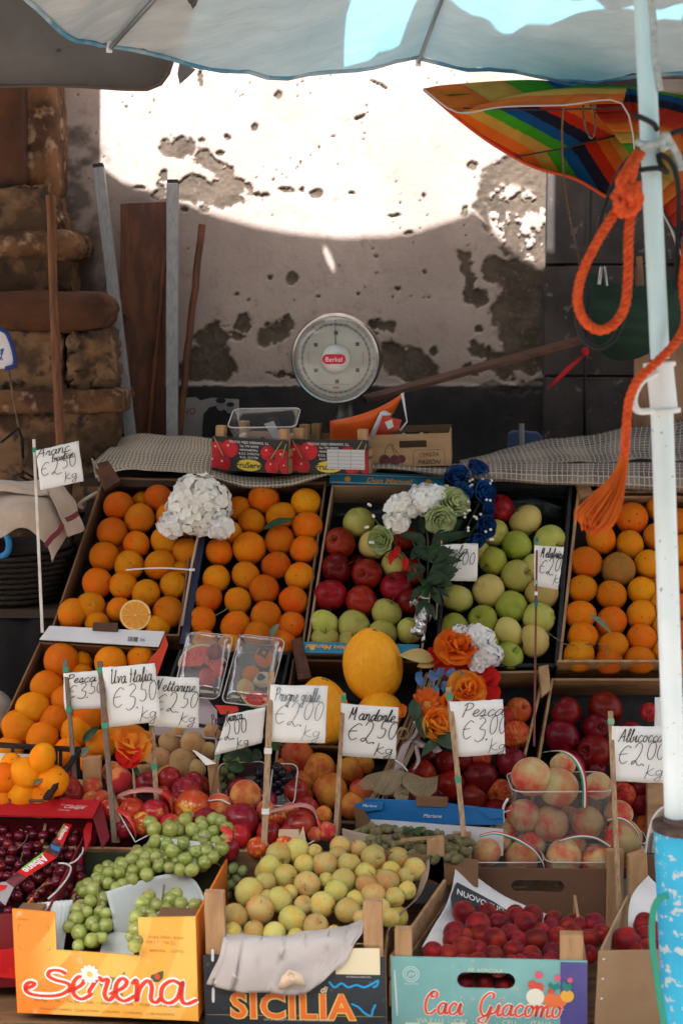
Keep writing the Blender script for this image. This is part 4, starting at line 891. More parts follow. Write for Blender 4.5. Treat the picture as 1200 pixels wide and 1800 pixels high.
# ================================================================== upright boxes
class Box:
    def __init__(s, name, label, cat, FBL, FBR, h, depth, tilt=0, group=None):
        s.O = V(FBL); d = V(FBR)-s.O; s.W = d.length; s.X = d.normalized(); s.H = h; s.Dp = depth
        Yin = V((0,0,1)).cross(s.X).normalized(); Up = s.X.cross(Yin)
        s.Y = (Yin*math.cos(tilt) + Up*math.sin(tilt)); s.U = s.X.cross(s.Y)
        s.t = thing(name, label, cat, tuple(s.O), group)
    def p(s, u, v, d=0): return s.O + s.X*u + s.U*v + s.Y*d
    def blk(s, name, m, u0, u1, v0, v1, d0, d1, bevel=.0012, parent=None):
        mb = MB(); mb.hexa([s.p(u0,v0,d0), s.p(u1,v0,d0), s.p(u1,v1,d0), s.p(u0,v1,d0), s.p(u0,v0,d1), s.p(u1,v0,d1), s.p(u1,v1,d1), s.p(u0,v1,d1)])
        return mb.build(name, m, parent or s.t, bevel=bevel)
    def outline(s, name, m, uv, d0, d1, parent=None, holes=None):
        mb = MB(); mb.poly([s.p(u,v,d0) for u,v in uv], d1-d0, n=s.Y); return mb.build(name, m, parent or s.t)
    def txt(s, name, body, m, u, v, parent=None, d=-.0012, **k): text(parent or s.t, name, body, m, s.p(u,v,d), s.X, s.U, **k)
    def ink(s, name, polys, m, wid, parent=None, d=-.0008, pen=0): return ink_mesh(polys, s.p(0,0,d), s.X, s.U, wid, 0, pen).build(name, m, parent or s.t)
    def uv(s, px, py):           # picture point on the front face -> (u, v)
        n = s.X.cross(s.U); q = on(px, py, (s.O, n)); r = q-s.O; return r.dot(s.X), r.dot(s.U)
def wood_crate(name, label, FBL, FBR, h, depth, front_m, th=.006, tilt=0, post=.024, posth=.03, fl=(1,1,1,1), group=None, side_h=None, back_m=None):
    b = Box(name, label, 'crate', FBL, FBR, h, depth, tilt, group); sh_ = side_h or h*.8
    b.front = b.blk('front_panel', front_m, 0, b.W, 0, h, 0, th)
    for u0 in (0, b.W-th):
        b.blk('side_panel', wood_side, u0, u0+th, h*.5, sh_, th, depth-th); b.blk('side_panel', wood_side, u0, u0+th, 0, h*.44, th, depth-th)
    b.blk('back_panel', back_m or wood_side, 0, b.W, 0, h, depth-th, depth); b.blk('base', wood_side, th, b.W-th, .004, .01, th, depth-th)
    for k, (u0, d0) in enumerate(((th+.001, th+.001), (b.W-th-post-.001, th+.001), (th+.001, depth-th-post-.001), (b.W-th-post-.001, depth-th-post-.001))):
        if fl[k]: b.blk('corner_post', wood_pale, u0, u0+post, .012, h+posth, d0, d0+post, .002)
    return b
black_print = mat('black_printed_card', (.018,.016,.018), (.024,.02,.022), sc=5, rough=.5)
cherry_print = mm('cherry_print', (.50,.012,.02), (.30,.006,.012), sc=22, rough=.35)
def disc(b, u, v, r, d, k=20, sx=1.0): return [(u+r*sx*math.cos(2*math.pi*i/k), v+r*math.sin(2*math.pi*i/k)) for i in range(k)]
def fru(label, FBL, FBR, sticker):
    b = wood_crate('cherry_crate', label, FBL, FBR, .096, .22, black_print, post=.026, posth=.03, side_h=.07, group='black cherry crates on the shelf')
    W, H = b.W, b.H
    for k, (u, v, r) in enumerate([(.07,.62,.24),(.24,.66,.27),(.16,.2,.22),(.36,.16,.15) if False else (.03,.25,.2),(.74,.6,.22),(.93,.5,.24),(.80,.2,.22),(.97,.2,.18)]):
        pts = [(min(max(x,.0),W), min(max(y,.002),H)) for x, y in disc(b, u*W, v*H, r*H, 0)]
        b.outline('cherry_picture', cherry_print, pts, -.0006-.0002*k, -.0001-.0002*k, b.front)
        hl = disc(b, u*W-.2*r*H, v*H+.35*r*H, .13*r*H, 0, 8); hl = [(x,y) for x,y in hl if 0 < x < W]
        if len(hl) == 8: b.outline('picture_highlight', mm('pink_print', (.75,.45,.45), rough=.5), hl, -.0026, -.0024, b.front)
    sm = mm('stem_print', (.30,.25,.08), rough=.6)
    for pl_ in ([(.03,.98),(.16,.42)],[(.93,.98),(.78,.42)],[(.98,.9),(.93,.5)]): b.ink('stem_picture', [[(x*W,y*H) for x,y in pl_]], sm, .003, b.front, -.003)
    b.outline('logo_oval', mm('logo_yellow', (.62,.48,.04), rough=.5), disc(b, .50*W, .20*H, .17*H, 0, 28, 2.4), -.0032, -.0027, b.front)
    b.txt('logo_lettering', 'FruServi', ink, .50*W, .12*H, b.front, -.0036, width=.33*W, off=.02)
    for k, ln in enumerate(('FRUTAS VIEJO SERRANO, S.L.', 'Tel.: 979 429432', 'NAVALMORAL', 'R.G.S.: 2100/2716', 'R.I.A.: 10/11726')):
        b.txt('small_lettering', ln, mm('white_print', (.6,.6,.6), rough=.6), .50*W, (.84-.11*k)*H, b.front, -.003, size=.0085 if k else .0095, off=.01)
    if sticker:
        b.blk('data_sticker', mm('grey_sticker', (.50,.50,.50), rough=.7), .48*W, .96*W, .14*H, .72*H, -.0045, -.0038, 0, b.front)
        for k in range(5): b.blk('sticker_line', mm('sticker_grey', (.28,.28,.28), rough=.7), .49*W, .95*W, (.18+.11*k)*H, (.195+.11*k)*H, -.0050, -.0046, 0, b.front)
        for k in range(2): b.blk('sticker_line', MT['sticker_grey'], (.62+.16*k)*W, (.627+.16*k)*W, .15*H, .71*H, -.0050, -.0046, 0, b.front)
    return b
f1 = fru('black cherry printed crate with clear empty tray, left on the shelf', at(372,825,4.06), at(505,834,3.99), False)
f2 = fru('black cherry printed crate with grey data sticker and orange notebook inside', at(511,831,4.03), at(647,834,3.97), True)
cl = clear_plastic('clear_plastic', f=.10, haze=.07)
rim_m = mm('clear_rim', (.50,.48,.47), rough=.2, spec=.8)
def rrect(cx, cy, hx, hy, r, n=5):
    out = []
    for sx, sy, a0 in ((1,1,0),(-1,1,90),(-1,-1,180),(1,-1,270)):
        for k in range(n+1):
            a = math.radians(a0+90*k/n); out.append((cx+sx*(hx-r)+r*math.cos(a), cy+sy*(hy-r)+r*math.sin(a)))
    return out
def tub(name, label, O, X, Y, hx, hy, h, shrink=.82, r=.02, group=None, mats=None):
    X = X.normalized(); Y = Y.normalized(); N = X.cross(Y); t = thing(name, label, 'tray', tuple(O), group)
    mb = MB(); ring_ = lambda s_, z: [O + X*x + Y*y + N*z for x, y in rrect(0,0,hx*s_,hy*s_,r)]
    mb.grid([ring_(shrink*.9, .002), ring_(shrink, .006), ring_(.96, h*.8), ring_(1.0, h)], closed=True); q = ring_(shrink*.9, .002)
    mb.add(q, [list(range(len(q)))]); mb.build('tray_body', mats or cl, t, smooth=40)
    mb = MB(); q = ring_(1.0, h); mb.tube(q+[q[0]], .0017, 6, cap=False); mb.build('rim', rim_m, t, smooth=True)
    return t
p0 = at(468, 775, 4.11); tt = tub('clear_tray', 'empty clear plastic tray standing in the cherry printed crate', p0, V((1,-.08,.02)), V((.1,1,.42)), .098, .06, .075)
mb = MB(); a = [at(*c) for c in [(464,745,4.12),(481,740,4.12),(498,775,4.12),(486,780,4.12)]]; mb.poly(a, .001, n=V((0,-1,0))); tg = mb.build('price_slip', mm('slip_paper', (.5,.5,.55), rough=.7), None); tag(tg, 'small grey paper slip inside the empty clear tray', 'slip')
mb = MB(); a = [at(*c) for c in [(451,775,4.1),(462,767,4.1),(476,779,4.1),(472,784,4.1)]]; mb.poly(a, .001, n=V((0,-1,0))); tag(mb.build('blue_slip', mm('slip_blue', (.02,.07,.17), rough=.7)), 'small dark blue paper slip at the bottom of clear tray', 'slip')
# notebook
nb = thing('notebook', 'orange exercise notebook bent open in the cherry printed crate', 'notebook', tuple(at(640,790,4.1)))
org = mat('orange_cover', (.66,.11,.015), (.58,.085,.01), sc=5, rough=.35)
P = []
for k in range(13):
    q = k/12; tx = 580+130*q; ty = 740 - 20*q - 30*q**2.6; bx = 581+ 90*q; by = 788 - 2*q - 50*max(0,q-.5)*q
    yy = 4.10-.05*math.sin(q*2.6)
    P.append([at(tx*(1-s/4)+bx*s/4, ty*(1-s/4)+by*s/4, yy+.012*s) for s in range(5)])
mb = MB(); mb.grid(P); mb.build('cover', org, nb, smooth=True, solid=.003)
mb = MB()
for k in range(5):
    o_ = k*.8; mb.poly([at(*c) for c in [(640+o_,786,4.07+k*.001),(668+o_*2,724-o_,4.05+k*.001),(681+o_*2,727,4.05+k*.001),(652+o_,786,4.07+k*.001)]], .0006, n=V((0,-1,0)))
mb.grid([[at(704,692,4.045),(at(714,740,4.045)),at(702,756,4.045),at(698,748,4.045)],[at(709,690,4.05),at(716,742,4.05),at(704,758,4.05),at(700,750,4.05)]])
mb.build('pages', mm('notebook_pages', (.55,.55,.60), rough=.8), nb)
mb = MB(); mb.poly([at(*c) for c in [(652,786,4.06),(672,730,4.05),(706,738,4.04),(698,758,4.045),(680,764,4.05),(664,786,4.06)]], .003, n=V((0,-1,0))); mb.build('second_cover', mat('red_cover', (.42,.035,.015), (.36,.03,.012), sc=5, rough=.35), nb)
mb = MB(); mb.poly([at(*c) for c in [(676,742,4.043),(688,737,4.043),(692,750,4.043),(682,755,4.043)]], .0006, n=V((0,-1,0))); mb.build('cover_label', mm('grey_sticker'), nb)
# cereza carton
cz = Box('cherry_carton', 'tan cardboard cherry carton with handle holes on the shelf', 'carton', at(652,822,4.02), at(793,818,4.0), .092, .24)
tanp = mat('wood_print_card', (.30,.19,.10), (.25,.155,.08), sc=3, stretch=(2,12,12), rough=.7)
W, H = cz.W, cz.H
def handle_panel(b, name, m, d0, d1, W, H, notch=True, hole=True):
    top = [(0,H*.93),(W*.06,H*.93),(W*.08,H*1.0),(W*.22,H*1.0)] if not notch else [(0,H*.80),(W*.02,H*.80),(W*.02,H*.95),(W*.05,H*.93),(W*.05,H*.98),(W*.16,H*.98)]
    mb = MB(); u0, u1, v0, v1 = W*.36, W*.70, H*.58, H*.80
    f = lambda u, v: b.p(u, v, d0)
    # panel as four pieces round a slot
    for a in ((0,0,W,v0),(0,v1,W,H),(0,v0,u0,v1),(u1,v0,W,v1)):
        q = [(a[0],a[1]),(a[2],a[1]),(a[2],a[3]),(a[0],a[3])]; mb.poly([f(*c) for c in q], d1-d0, n=b.Y)
    return mb.build(name, m, b.t)
fp = handle_panel(cz, 'front_panel', tanp, 0, .005, W, H)
for u0, u1, v1 in ((.0,.02,1.06),(.98,1.0,1.06),(.40,.44,1.04),(.62,.66,1.04)): cz.blk('tab', tanp, u0*W, u1*W, H, v1*H, 0, .005, 0)
cz.blk('side_panel', tanp, W-.005, W, 0, H*.96, .005, .24); cz.blk('side_panel', tanp, 0, .005, 0, H*.96, .005, .24); cz.blk('base', tanp, .005, W-.005, .002, .006, .005, .24)
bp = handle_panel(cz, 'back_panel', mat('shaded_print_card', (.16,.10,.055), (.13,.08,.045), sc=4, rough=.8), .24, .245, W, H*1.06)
for k, (u, v, r) in enumerate(((.17,.22,.17),(.30,.20,.17),(.38,.24,.13))): cz.outline('cherry_picture', mm('dark_cherry_print', (.045,.008,.012), (.10,.02,.02), sc=40, rough=.4), disc(cz, u*W, v*H, r*H, 0), -.0006-k*.0002, -.0001-k*.0002, fp)
cz.ink('stem_picture', [[(.17*W,.38*H),(.2*W,.6*H),(.24*W,.72*H)],[(.30*W,.36*H),(.27*W,.6*H),(.24*W,.72*H)],[(.36*W,.36*H),(.3*W,.55*H),(.27*W,.74*H)]], mm('dark_stem_print', (.06,.05,.02), rough=.6), .0022, fp)
cz.txt('carton_lettering', 'CEREZA', ink, .72*W, .30*H, fp, width=.24*W, shear=.2); cz.txt('carton_lettering', 'PASIÓN', ink, .72*W, .06*H, fp, width=.28*W, shear=.2, off=.01)
cz.ink('carton_frame', [[(x*W,y*H) for x,y in q] for q in ([(.56,.5),(.9,.5)],[(.9,.5),(.92,.44)],[(.92,.44),(.92,.02)],[(.56,.5),(.53,.44)],[(.53,.44),(.53,.02)])], ink, .0012, fp)
# small blue cup things behind the right net
cup = thing('blue_dustpan', 'blue plastic dustpan with grey handle behind the net sheet', 'dustpan', tuple(at(925,770,4.4)))
mb = MB(); mb.poly([at(*c) for c in [(892,790,4.42),(894,762,4.42),(902,757,4.42),(946,760,4.42),(954,770,4.42),(954,790,4.42)]], .03, n=V((0,1,0))); mb.build('pan', mm('dull_blue_plastic', (.05,.08,.16), rough=.4), cup, bevel=.004)
mb = MB(); mb.tube([at(916,745,4.4), at(917,785,4.4)], .008, 8); mb.build('handle', mm('grey_plastic', (.25,.24,.24), rough=.5), cup, smooth=60)
# ================================================================== front boxes
# ---- yellow grape box
sg_ = Box('grape_box', 'yellow and orange printed cardboard grape box, front left', 'box', at(31,1780,2.93), at(349,1795,2.88), .238, .34)
W, H = sg_.W, sg_.H; print('grape box', W, H, sg_.O)
def swirl_mat():
    m, nt, b = base('yellow_swirl_print'); tc = nt.nodes.new('ShaderNodeTexCoord').outputs['Object']
    mp = nt.nodes.new('ShaderNodeMapping'); mp.inputs['Location'].default_value = (.10, 0, -.30); nt.links.new(tc, mp.inputs[0])
    ln = nt.nodes.new('ShaderNodeVectorMath'); ln.operation = 'LENGTH'; nt.links.new(mp.outputs[0], ln.inputs[0])
    bd = ramp(nt, mth(nt, 'SINE', mth(nt, 'MULTIPLY', ln.outputs['Value'], 46.0)), -.15, .15)
    c = mixc(nt, bd, (.80,.44,.085), (.76,.36,.05)); sx = nt.nodes.new('ShaderNodeSeparateXYZ'); nt.links.new(tc, sx.inputs[0])
    lf = mth(nt, 'ADD', sx.outputs[0], mth(nt, 'MULTIPLY', bd, -.05))
    c = mixc(nt, ramp(nt, lf, .015, .12), (.80,.22,.02), c)
    c = mixc(nt, mth(nt, 'MULTIPLY', ramp(nt, nz(nt, tc, 38, detail=5), .60, .72), .45), c, (.62,.50,.32)); c = mixc(nt, mth(nt, 'MULTIPLY', ramp(nt, nz(nt, mapping(nt, tc, (1,1,7)), 5, detail=4), .5, .8), .25), c, (.45,.24,.06)); nt.links.new(c, b.inputs['Base Color']); b.inputs['Roughness'].default_value = .5; bn = nt.nodes.new('ShaderNodeBump'); bn.inputs['Strength'].default_value = .25; bn.inputs['Distance'].default_value = .004; nt.links.new(nz(nt, mapping(nt, tc, (60,1,2)), 1.0, detail=2), bn.inputs['Height']); nt.links.new(bn.outputs[0], b.inputs['Normal']); return m
ys = swirl_mat(); orange_card = mat('orange_printed_card', (.72,.19,.025), (.66,.16,.02), sc=4, rough=.5)
sg_.front = sg_.outline('front_panel', ys, [(0,0),(W,0),(W,H*.99),(.69*W,H*.96),(.69*W,.60*H),(.235*W,.62*H),(.235*W,.98*H),(0,H)], 0, .005)
sg_.blk('side_panel', orange_card, W-.005, W, 0, H*.97, .0052, .34); sg_.blk('side_panel', orange_card, 0, .005, 0, H*.9, .0052, .34); sg_.blk('back_panel', mm('dark_green_card', (.03,.04,.02), rough=.8), .005, W-.005, 0, H, .335, .34); sg_.blk('base', card_brown, .005, W-.005, .002, .007, .0052, .335)
sg_.blk('corner_tab', card_brown, .006, .06, H*.93, H*.975, .006, .05); sg_.blk('corner_tab', card_brown, W-.09, W-.006, H*.90, H*.945, .006, .07)
wf = mm('wave_white_card', (.68,.68,.70), rough=.6)
q = [(.52,1.0),(.54,1.16),(.60,1.22),(.86,1.2),(.86,1.0)]
bf = sg_.outline('back_flap', wf, [(u*W, v*H) for u, v in [(.53,.95),(.53,1.13),(.58,1.17),(.93,1.13),(.93,.95)]], .335, .34)
sg_.outline('blue_wave_print', mm('wave_blue', (.02,.07,.30), rough=.6), [(u*W, v*H) for u, v in [(.535,1.0),(.54,1.03),(.56,1.05),(.60,1.02),(.64,1.06),(.68,1.04),(.70,1.06),(.70,1.0),(.62,.99)]], .3335, .3345, bf)
white_ln = mm('white_outline_print', (.82,.80,.77), rough=.5); red_ln = mm('red_script_print', (.70,.045,.02), rough=.45)
random.seed(3)
logo = []
def lg(word, u, v, h, tight=1.0, slant=.22):
    global logo
    p, w_ = strokes(word, u*W, v*H, h, slant, 0, tight); logo += p
SL = [[(.045,.235),(.09,.265),(.105,.295),(.08,.305),(.055,.27),(.06,.215),(.10,.185),(.18,.18),(.25,.20),(.30,.26),(.29,.31),(.22,.34),(.185,.38),(.20,.425),(.25,.43),(.285,.40)]]
logo += [[(u*W, v*H) for u, v in q] for q in SL]
def cur(u, pts): return [((u+a*.135)*W, (.165+b*.30)*H) for a, b in pts]
E_ = [(0,.2),(.55,.42),(.72,.62),(.52,.72),(.28,.5),(.28,.15),(.6,0),(1.05,.2)]
Rr = [(0,.2),(.45,.7),(.6,.62),(.85,.66),(.68,.2),(.85,0),(1.1,.2)]
Nn = [(0,.55),(.2,.68),(.16,0),(.3,.4),(.62,.68),(.8,.5),(.75,.1),(.95,0),(1.15,.15)]
Aa = [(.95,.6),(.6,.72),(.2,.5),(.15,.12),(.45,0),(.8,.2),(1.0,.7),(.95,.15),(1.15,0),(1.6,.15)]
logo += [cur(.285,E_), cur(.40,Rr), cur(.52,E_), cur(.645,Nn), cur(.785,Aa)]
sg_.ink('logo_outline', logo, white_ln, .0165, sg_.front, -.0012); 
isl = [(.46,.35),(.50,.40),(.56,.38),(.61,.45),(.60,.36),(.585,.26),(.60,.17),(.57,.15),(.52,.22),(.47,.30)]
sg_.outline('island_print', mm('olive_print', (.19,.20,.06), rough=.6), [(u*W,v*H) for u, v in isl], -.0010, -.0005, sg_.front)
sg_.ink('logo_lettering', logo, red_ln, .0080, sg_.front, -.0018, .5)
for k in range(12):
    a = 2*math.pi*k/12; sg_.outline('daisy_petal_print', white_ln, [((.415*W+.013*math.cos(a)+.0065*math.cos(a2)), (.40*H+.013*math.sin(a)+.0065*math.sin(a2))) for a2 in [j*math.pi/5 for j in range(10)]], -.0022-.0001*(k%4), -.0019-.0001*(k%4), sg_.front) if False else None
mb = MB()
for k in range(12):
    a = 2*math.pi*k/12; c = sg_.p(.415*W+.0135*math.cos(a), .41*H+.0135*math.sin(a), -.0022-.00008*(k%3)); dx = sg_.X*math.cos(a)+sg_.U*math.sin(a); dy = sg_.U*math.cos(a)-sg_.X*math.sin(a)
    mb.add([c+dx*.0085*math.cos(t)+dy*.0045*math.sin(t) for t in [j*math.pi/6 for j in range(12)]], [list(range(12))])
mb.build('daisy_print', white_ln, sg_.front)
sg_.outline('daisy_centre_print', mm('yellow_print', (.7,.5,.1), rough=.5), disc(sg_, .415*W, .41*H, .007, 0, 14), -.0028, -.0024, sg_.front)
lf_ = [(.745,.36),(.75,.42),(.80,.46),(.82,.47),(.815,.40),(.79,.36)]
sg_.outline('leaf_print', mm('dark_leaf_print', (.05,.09,.03), rough=.5), [(u*W,v*H) for u,v in lf_], -.0012, -.0007, sg_.front); sg_.outline('ladybird_print', red_ln, disc(sg_, .785*W, .415*H, .006, 0, 12), -.0018, -.0014, sg_.front)
brn = mm('brown_print', (.28,.13,.03), rough=.6)
sg_.txt('small_lettering', 'Az. Agr.  -  Via  -  Tel. fax  -  Cell.  -  email: info  -  Italia  -  Sicilia  -  uva da tavola', brn, .5*W, .125*H, sg_.front, width=.80*W)
sg_.txt('small_lettering', 'PRODOTTO / VARIETA    [ ] UVA VITTORIA    [ ] PACHINO    [ ] CILIEGINO    [ ] MELONE RETATO', brn, .5*W, .045*H, sg_.front, width=.74*W)
sg_.txt('small_lettering', 'Origine  ITALIA - SICILIA', brn, .84*W, .78*H, sg_.front, width=.19*W); sg_.txt('small_lettering', 'Cat. [ ]     Cal. [ ]', brn, .81*W, .73*H, sg_.front, width=.15*W); sg_.txt('small_lettering', 'BNDOO/L      LOTTO', brn, .84*W, .65*H, sg_.front, width=.18*W)
sg_.txt('small_lettering', 'Venditore', brn, .06*W, .90*H, sg_.front, width=.07*W)
sg_.ink('print_marks', [[(u*W,v*H) for u,v in q] for q in ([(.03,.80),(.03,.85)],[(.03,.85),(.05,.85)],[(.18,.85),(.20,.85)],[(.20,.85),(.20,.80)],[(.03,.66),(.03,.62)],[(.03,.62),(.05,.62)],[(.18,.62),(.20,.62)],[(.20,.62),(.20,.66)])], brn, .0012, sg_.front)
# white moulded foam trays
foam = mat('white_foam', (.66,.70,.69), (.60,.65,.64), sc=5, rough=.6, transl=.15)
def foam_sheet(label, rows, seed):
    P = px_patch(rows, 24, .001, seed); o = sheet('foam_tray', P, foam, None, .0025); tag(o, label, 'tray', 'white foam trays in the grape box'); return o
foam_sheet('white curved foam tray holding grapes at the right of the grape box', [[(186,1568,3.06),(228,1554,3.10),(276,1540,3.14),(312,1536,3.16),(342,1548,3.16),(364,1590,3.12)],[(196,1606,3.04),(240,1600,3.09),(284,1590,3.14),(318,1588,3.16),(346,1596,3.15),(360,1630,3.11)],[(202,1650,3.0),(232,1656,3.03),(262,1654,3.06),(300,1650,3.08),(330,1650,3.07),(356,1668,3.02)]], 1)
foam_sheet('small white rounded foam tray at the notch of the grape box', [[(176,1674,2.96),(184,1648,2.98),(202,1638,3.0),(222,1641,3.0),(236,1652,2.98)],[(178,1690,2.95),(186,1672,2.97),(204,1664,2.99),(222,1668,2.98),(236,1674,2.96)],[(184,1706,2.95),(190,1700,2.96),(204,1698,2.97),(220,1700,2.96),(234,1704,2.95)]], 2)
foam_sheet('white foam flap standing at the left corner of the grape box', [[(67,1587,2.99),(98,1584,3.02),(129,1582,3.05)],[(80,1625,2.97),(98,1624,2.98),(119,1622,3.0)],[(88,1672,2.95),(98,1672,2.95),(112,1670,2.96)]], 3)
# ---- dark SICILIA plum crate
navy = mat('navy_printed_board', (.020,.026,.034), (.028,.034,.042), sc=6, rough=.5, bump=.5, bsc=11, speck=(60,.66,.72,(.06,.07,.08)))
si = wood_crate('plum_crate', 'wooden crate of yellow plums with dark navy front', at(361,1806,2.90), at(679,1812,2.87), .165, .38, navy, post=.036, posth=.058, side_h=.15, fl=(0,0,0,1))
W, H = si.W, si.H; f = si.front; print('plum crate', W, H)
for (x0, x1, y0) in ((357,392,1572), (637,671,1588)):
    u0, v1 = si.uv(x0, y0); u1, _ = si.uv(x1, y0); si.blk('corner_post', wood_pale, u0, u1, H*.4 if False else .012, v1, .007, .030, .002)
org_p = mm('orange_letter_print', (.72,.16,.03), rough=.5); yel_p = mm('yellow_letter_print', (.75,.55,.16), rough=.5)
u0, v0 = si.uv(405, 1787); u1, v1 = si.uv(622, 1745)
si.txt('lettering_outline', 'SICILIA', yel_p, (u0+u1)/2, v0, f, -.0010, width=(u1-u0)*1.02, height=(v1-v0)*1.06, off=.055, space=1.1); si.txt('lettering', 'SICILIA', org_p, (u0+u1)/2, v0+.001, f, -.0020, width=(u1-u0), height=(v1-v0), off=.025, space=1.12)
u, v = si.uv(568, 1744); si.txt('lettering', 'di', mm('cream_letter_print', (.70,.62,.40), rough=.5), u, v, f, -.0012, size=.020, shear=.3, off=.02)
def uvl(b, pts): return [b.uv(*p) for p in pts]
bl_p = mm('bright_blue_print', (.01,.30,.62), rough=.5)
si.ink('coastline_print', [uvl(si, [(578,1725),(588,1735),(600,1728),(612,1735),(626,1731),(640,1735),(655,1728),(665,1722)]), uvl(si, [(617,1764),(630,1770),(640,1780),(652,1785),(655,1775),(660,1765)]), uvl(si, [(665,1722),(662,1732),(655,1735)])], bl_p, .0045, f, -.0012)
u0, v0 = si.uv(590, 1712); u1, v1 = si.uv(667, 1667); si.blk('cream_label', mm('cream_label_paper', (.68,.60,.42), rough=.7), u0, u1, v0, v1, -.0012, -.0006, 0, f)
u, v = si.uv(630, 1718); si.txt('small_lettering', 'RUTIGLIANO MERCATO', mm('white_print'), u, v, f, width=.052)
u, v = si.uv(525, 1794); si.txt('small_lettering', 'CAT. II - PRODOTTO IN ITALIA - ORIGINE ITALIA SICILIA', mm('white_print'), u, v, f, width=.15)
si.ink('white_dashes', [uvl(si, [(374,1668),(374,1690)]), uvl(si, [(375,1735),(375,1762)])], mm('white_print'), .006, f, -.001)
for y in (1783, 1655): si.ink('gold_line', [uvl(si, [(364,y),(676,y+4)])], mm('gold_line_print', (.35,.28,.08), rough=.5), .0015, f, -.001)
grey_paper = mat('grey_wrapping_paper', (.44,.40,.385), (.37,.335,.32), sc=4, rough=.85, bump=.45, bsc=16)
wpp = thing('wrapping_paper', 'crumpled grey wrapping paper hanging over the front of plum crate', 'paper', tuple(at(480,1700,2.86)))
P = px_patch([[(396,1640,2.97),(450,1640,2.96),(520,1640,2.96),(596,1634,2.96),(634,1614,2.98)],[(392,1652,2.885),(450,1654,2.88),(520,1652,2.876),(590,1648,2.874),(637,1634,2.90)],[(372,1700,2.88),(430,1702,2.86),(510,1705,2.86),(575,1690,2.865),(622,1656,2.868)],[(362,1726,2.885),(420,1738,2.868),(490,1752,2.862),(538,1746,2.864),(592,1700,2.866)]], 40, .014, 11)
sheet('paper_sheet', P, grey_paper, wpp, .0012)
mb = MB(); mb.poly([at(*c) for c in [(488,1736,2.85),(496,1716,2.845),(509,1704,2.84),(530,1713,2.838),(537,1734,2.836),(516,1727,2.832),(500,1736,2.842)]], .001, n=V((0,-1,0))); mb.build('torn_flap', mm('tan_torn_card', (.60,.45,.33), rough=.8), wpp, smooth=True, solid=.001)
for lab, rows, sd_ in (('brown paper lining the back of the yellow plum crate', [[(600,1455,3.30),(640,1462,3.31),(700,1480,3.30),(756,1498,3.26)],[(600,1490,3.30),(640,1495,3.30),(700,1510,3.28),(750,1540,3.22)]], 4), ('pinkish paper lining the right side of the yellow plum crate', [[(756,1498,3.26),(752,1540,3.18),(730,1580,3.08),(690,1616,2.98)],[(742,1530,3.22),(730,1572,3.12),(706,1606,3.04),(680,1640,2.96)]], 5)):
    tag(sheet('lining_paper', px_patch(rows, 16, .006, sd_), mat('brown_lining_paper', (.34,.25,.19), (.28,.20,.15), sc=5, rough=.85, bump=.4, bsc=14), None, .001), lab, 'paper')
# ---- turquoise apricot crate
teal = mat('turquoise_printed_board', (.20,.42,.41), (.16,.36,.36), sc=5, rough=.55, bump=.5, bsc=11, speck=(34,.66,.72,(.30,.42,.40)))
ca = Box('apricot_crate', 'wooden crate of dark red apricots with turquoise lettered front', 'crate', at(689,1826,2.90), at(1031,1836,2.86), .158, .40)
_, hh = ca.uv(700, 1682); ca.H = hh; W, H = ca.W, ca.H; print('apricot crate', W, H)
u0, v0 = ca.uv(803, 1737); u1, v1 = ca.uv(905, 1711)
mb = MB()
for a in ((0,0,W,v0),(0,v1,W,H),(0,v0,u0,v1),(u1,v0,W,v1)): mb.poly([ca.p(x,y,0) for x,y in ((a[0],a[1]),(a[2],a[1]),(a[2],a[3]),(a[0],a[3]))], .005, n=ca.Y)
# rounded ends of the hand hole
r_ = (v1-v0)/2
for s_, uc in ((1, u0), (-1, u1)):
    for sv, vc in ((1, v1), (-1, v0)):
        pts = [(uc, vc)] + [(uc+s_*r_*(1-math.sin(a)), vc-sv*r_*(1-math.cos(a))) for a in [k*math.pi/12 for k in range(7)]]
        mb.poly([ca.p(x,y,.0003) for x,y in pts], .0044, n=ca.Y)
ca.front = mb.build('front_panel', teal, ca.t); f = ca.front
for u0_ in (W-.007,):
    ca.blk('side_panel', wood_side, u0_, u0_+.007, H*.52, H*.98, .0055, .36); ca.blk('side_panel', wood_side, u0_, u0_+.007, 0, H*.46, .0055, .36)
for h0, h1 in ((0,.05),(.058,.115)):
    a_, b_ = ca.p(.003,H*.99,.006), at(784,1546,3.20); z0, z1 = V((0,0,-h0)), V((0,0,-h1)); tx = V((-.007,.002,0)); mb = MB(); mb.hexa([a_+z0, b_+z0, b_+z1, a_+z1, a_+z0+tx, b_+z0+tx, b_+z1+tx, a_+z1+tx]); mb.build('side_panel', wood_side, ca.t, bevel=.001)
ca.blk('back_panel', wood_side, .01, W-.01, 0, H*.5, .352, .358); ca.blk('base', wood_side, .007, W-.007, .003, .009, .006, .35)
for px in ((688,723,1637),(984,1028,1646)):
    a0_, v1_ = ca.uv(px[0], px[2]); a1_, _ = ca.uv(px[1], px[2]); ca.blk('corner_post', wood_pale, max(a0_,.008), min(a1_,W-.008), .012, v1_, .0056, .032, .002)
u, v = ca.uv(984, 1700); pts = [(u,0),(W,0),(W,H*.985),(u,H*.985)]
ca.outline('violet_print', mat('violet_printed_board', (.09,.08,.26), (.07,.06,.22), sc=6, rough=.55), pts, -.0008, -.0003, f)
scr = []
random.seed(5)
def scr_word(word, x0, y0, h_, x1):
    u0, v0 = ca.uv(x0, y0); u1, _ = ca.uv(x1, y0); _, v1 = ca.uv(x0, y0-h_)
    p, wd_ = strokes(word, 0, 0, v1-v0, .2, 0); k = (u1-u0)/wd_
    return [[(u0+a*k, v0+b) for a, b in q] for q in p]
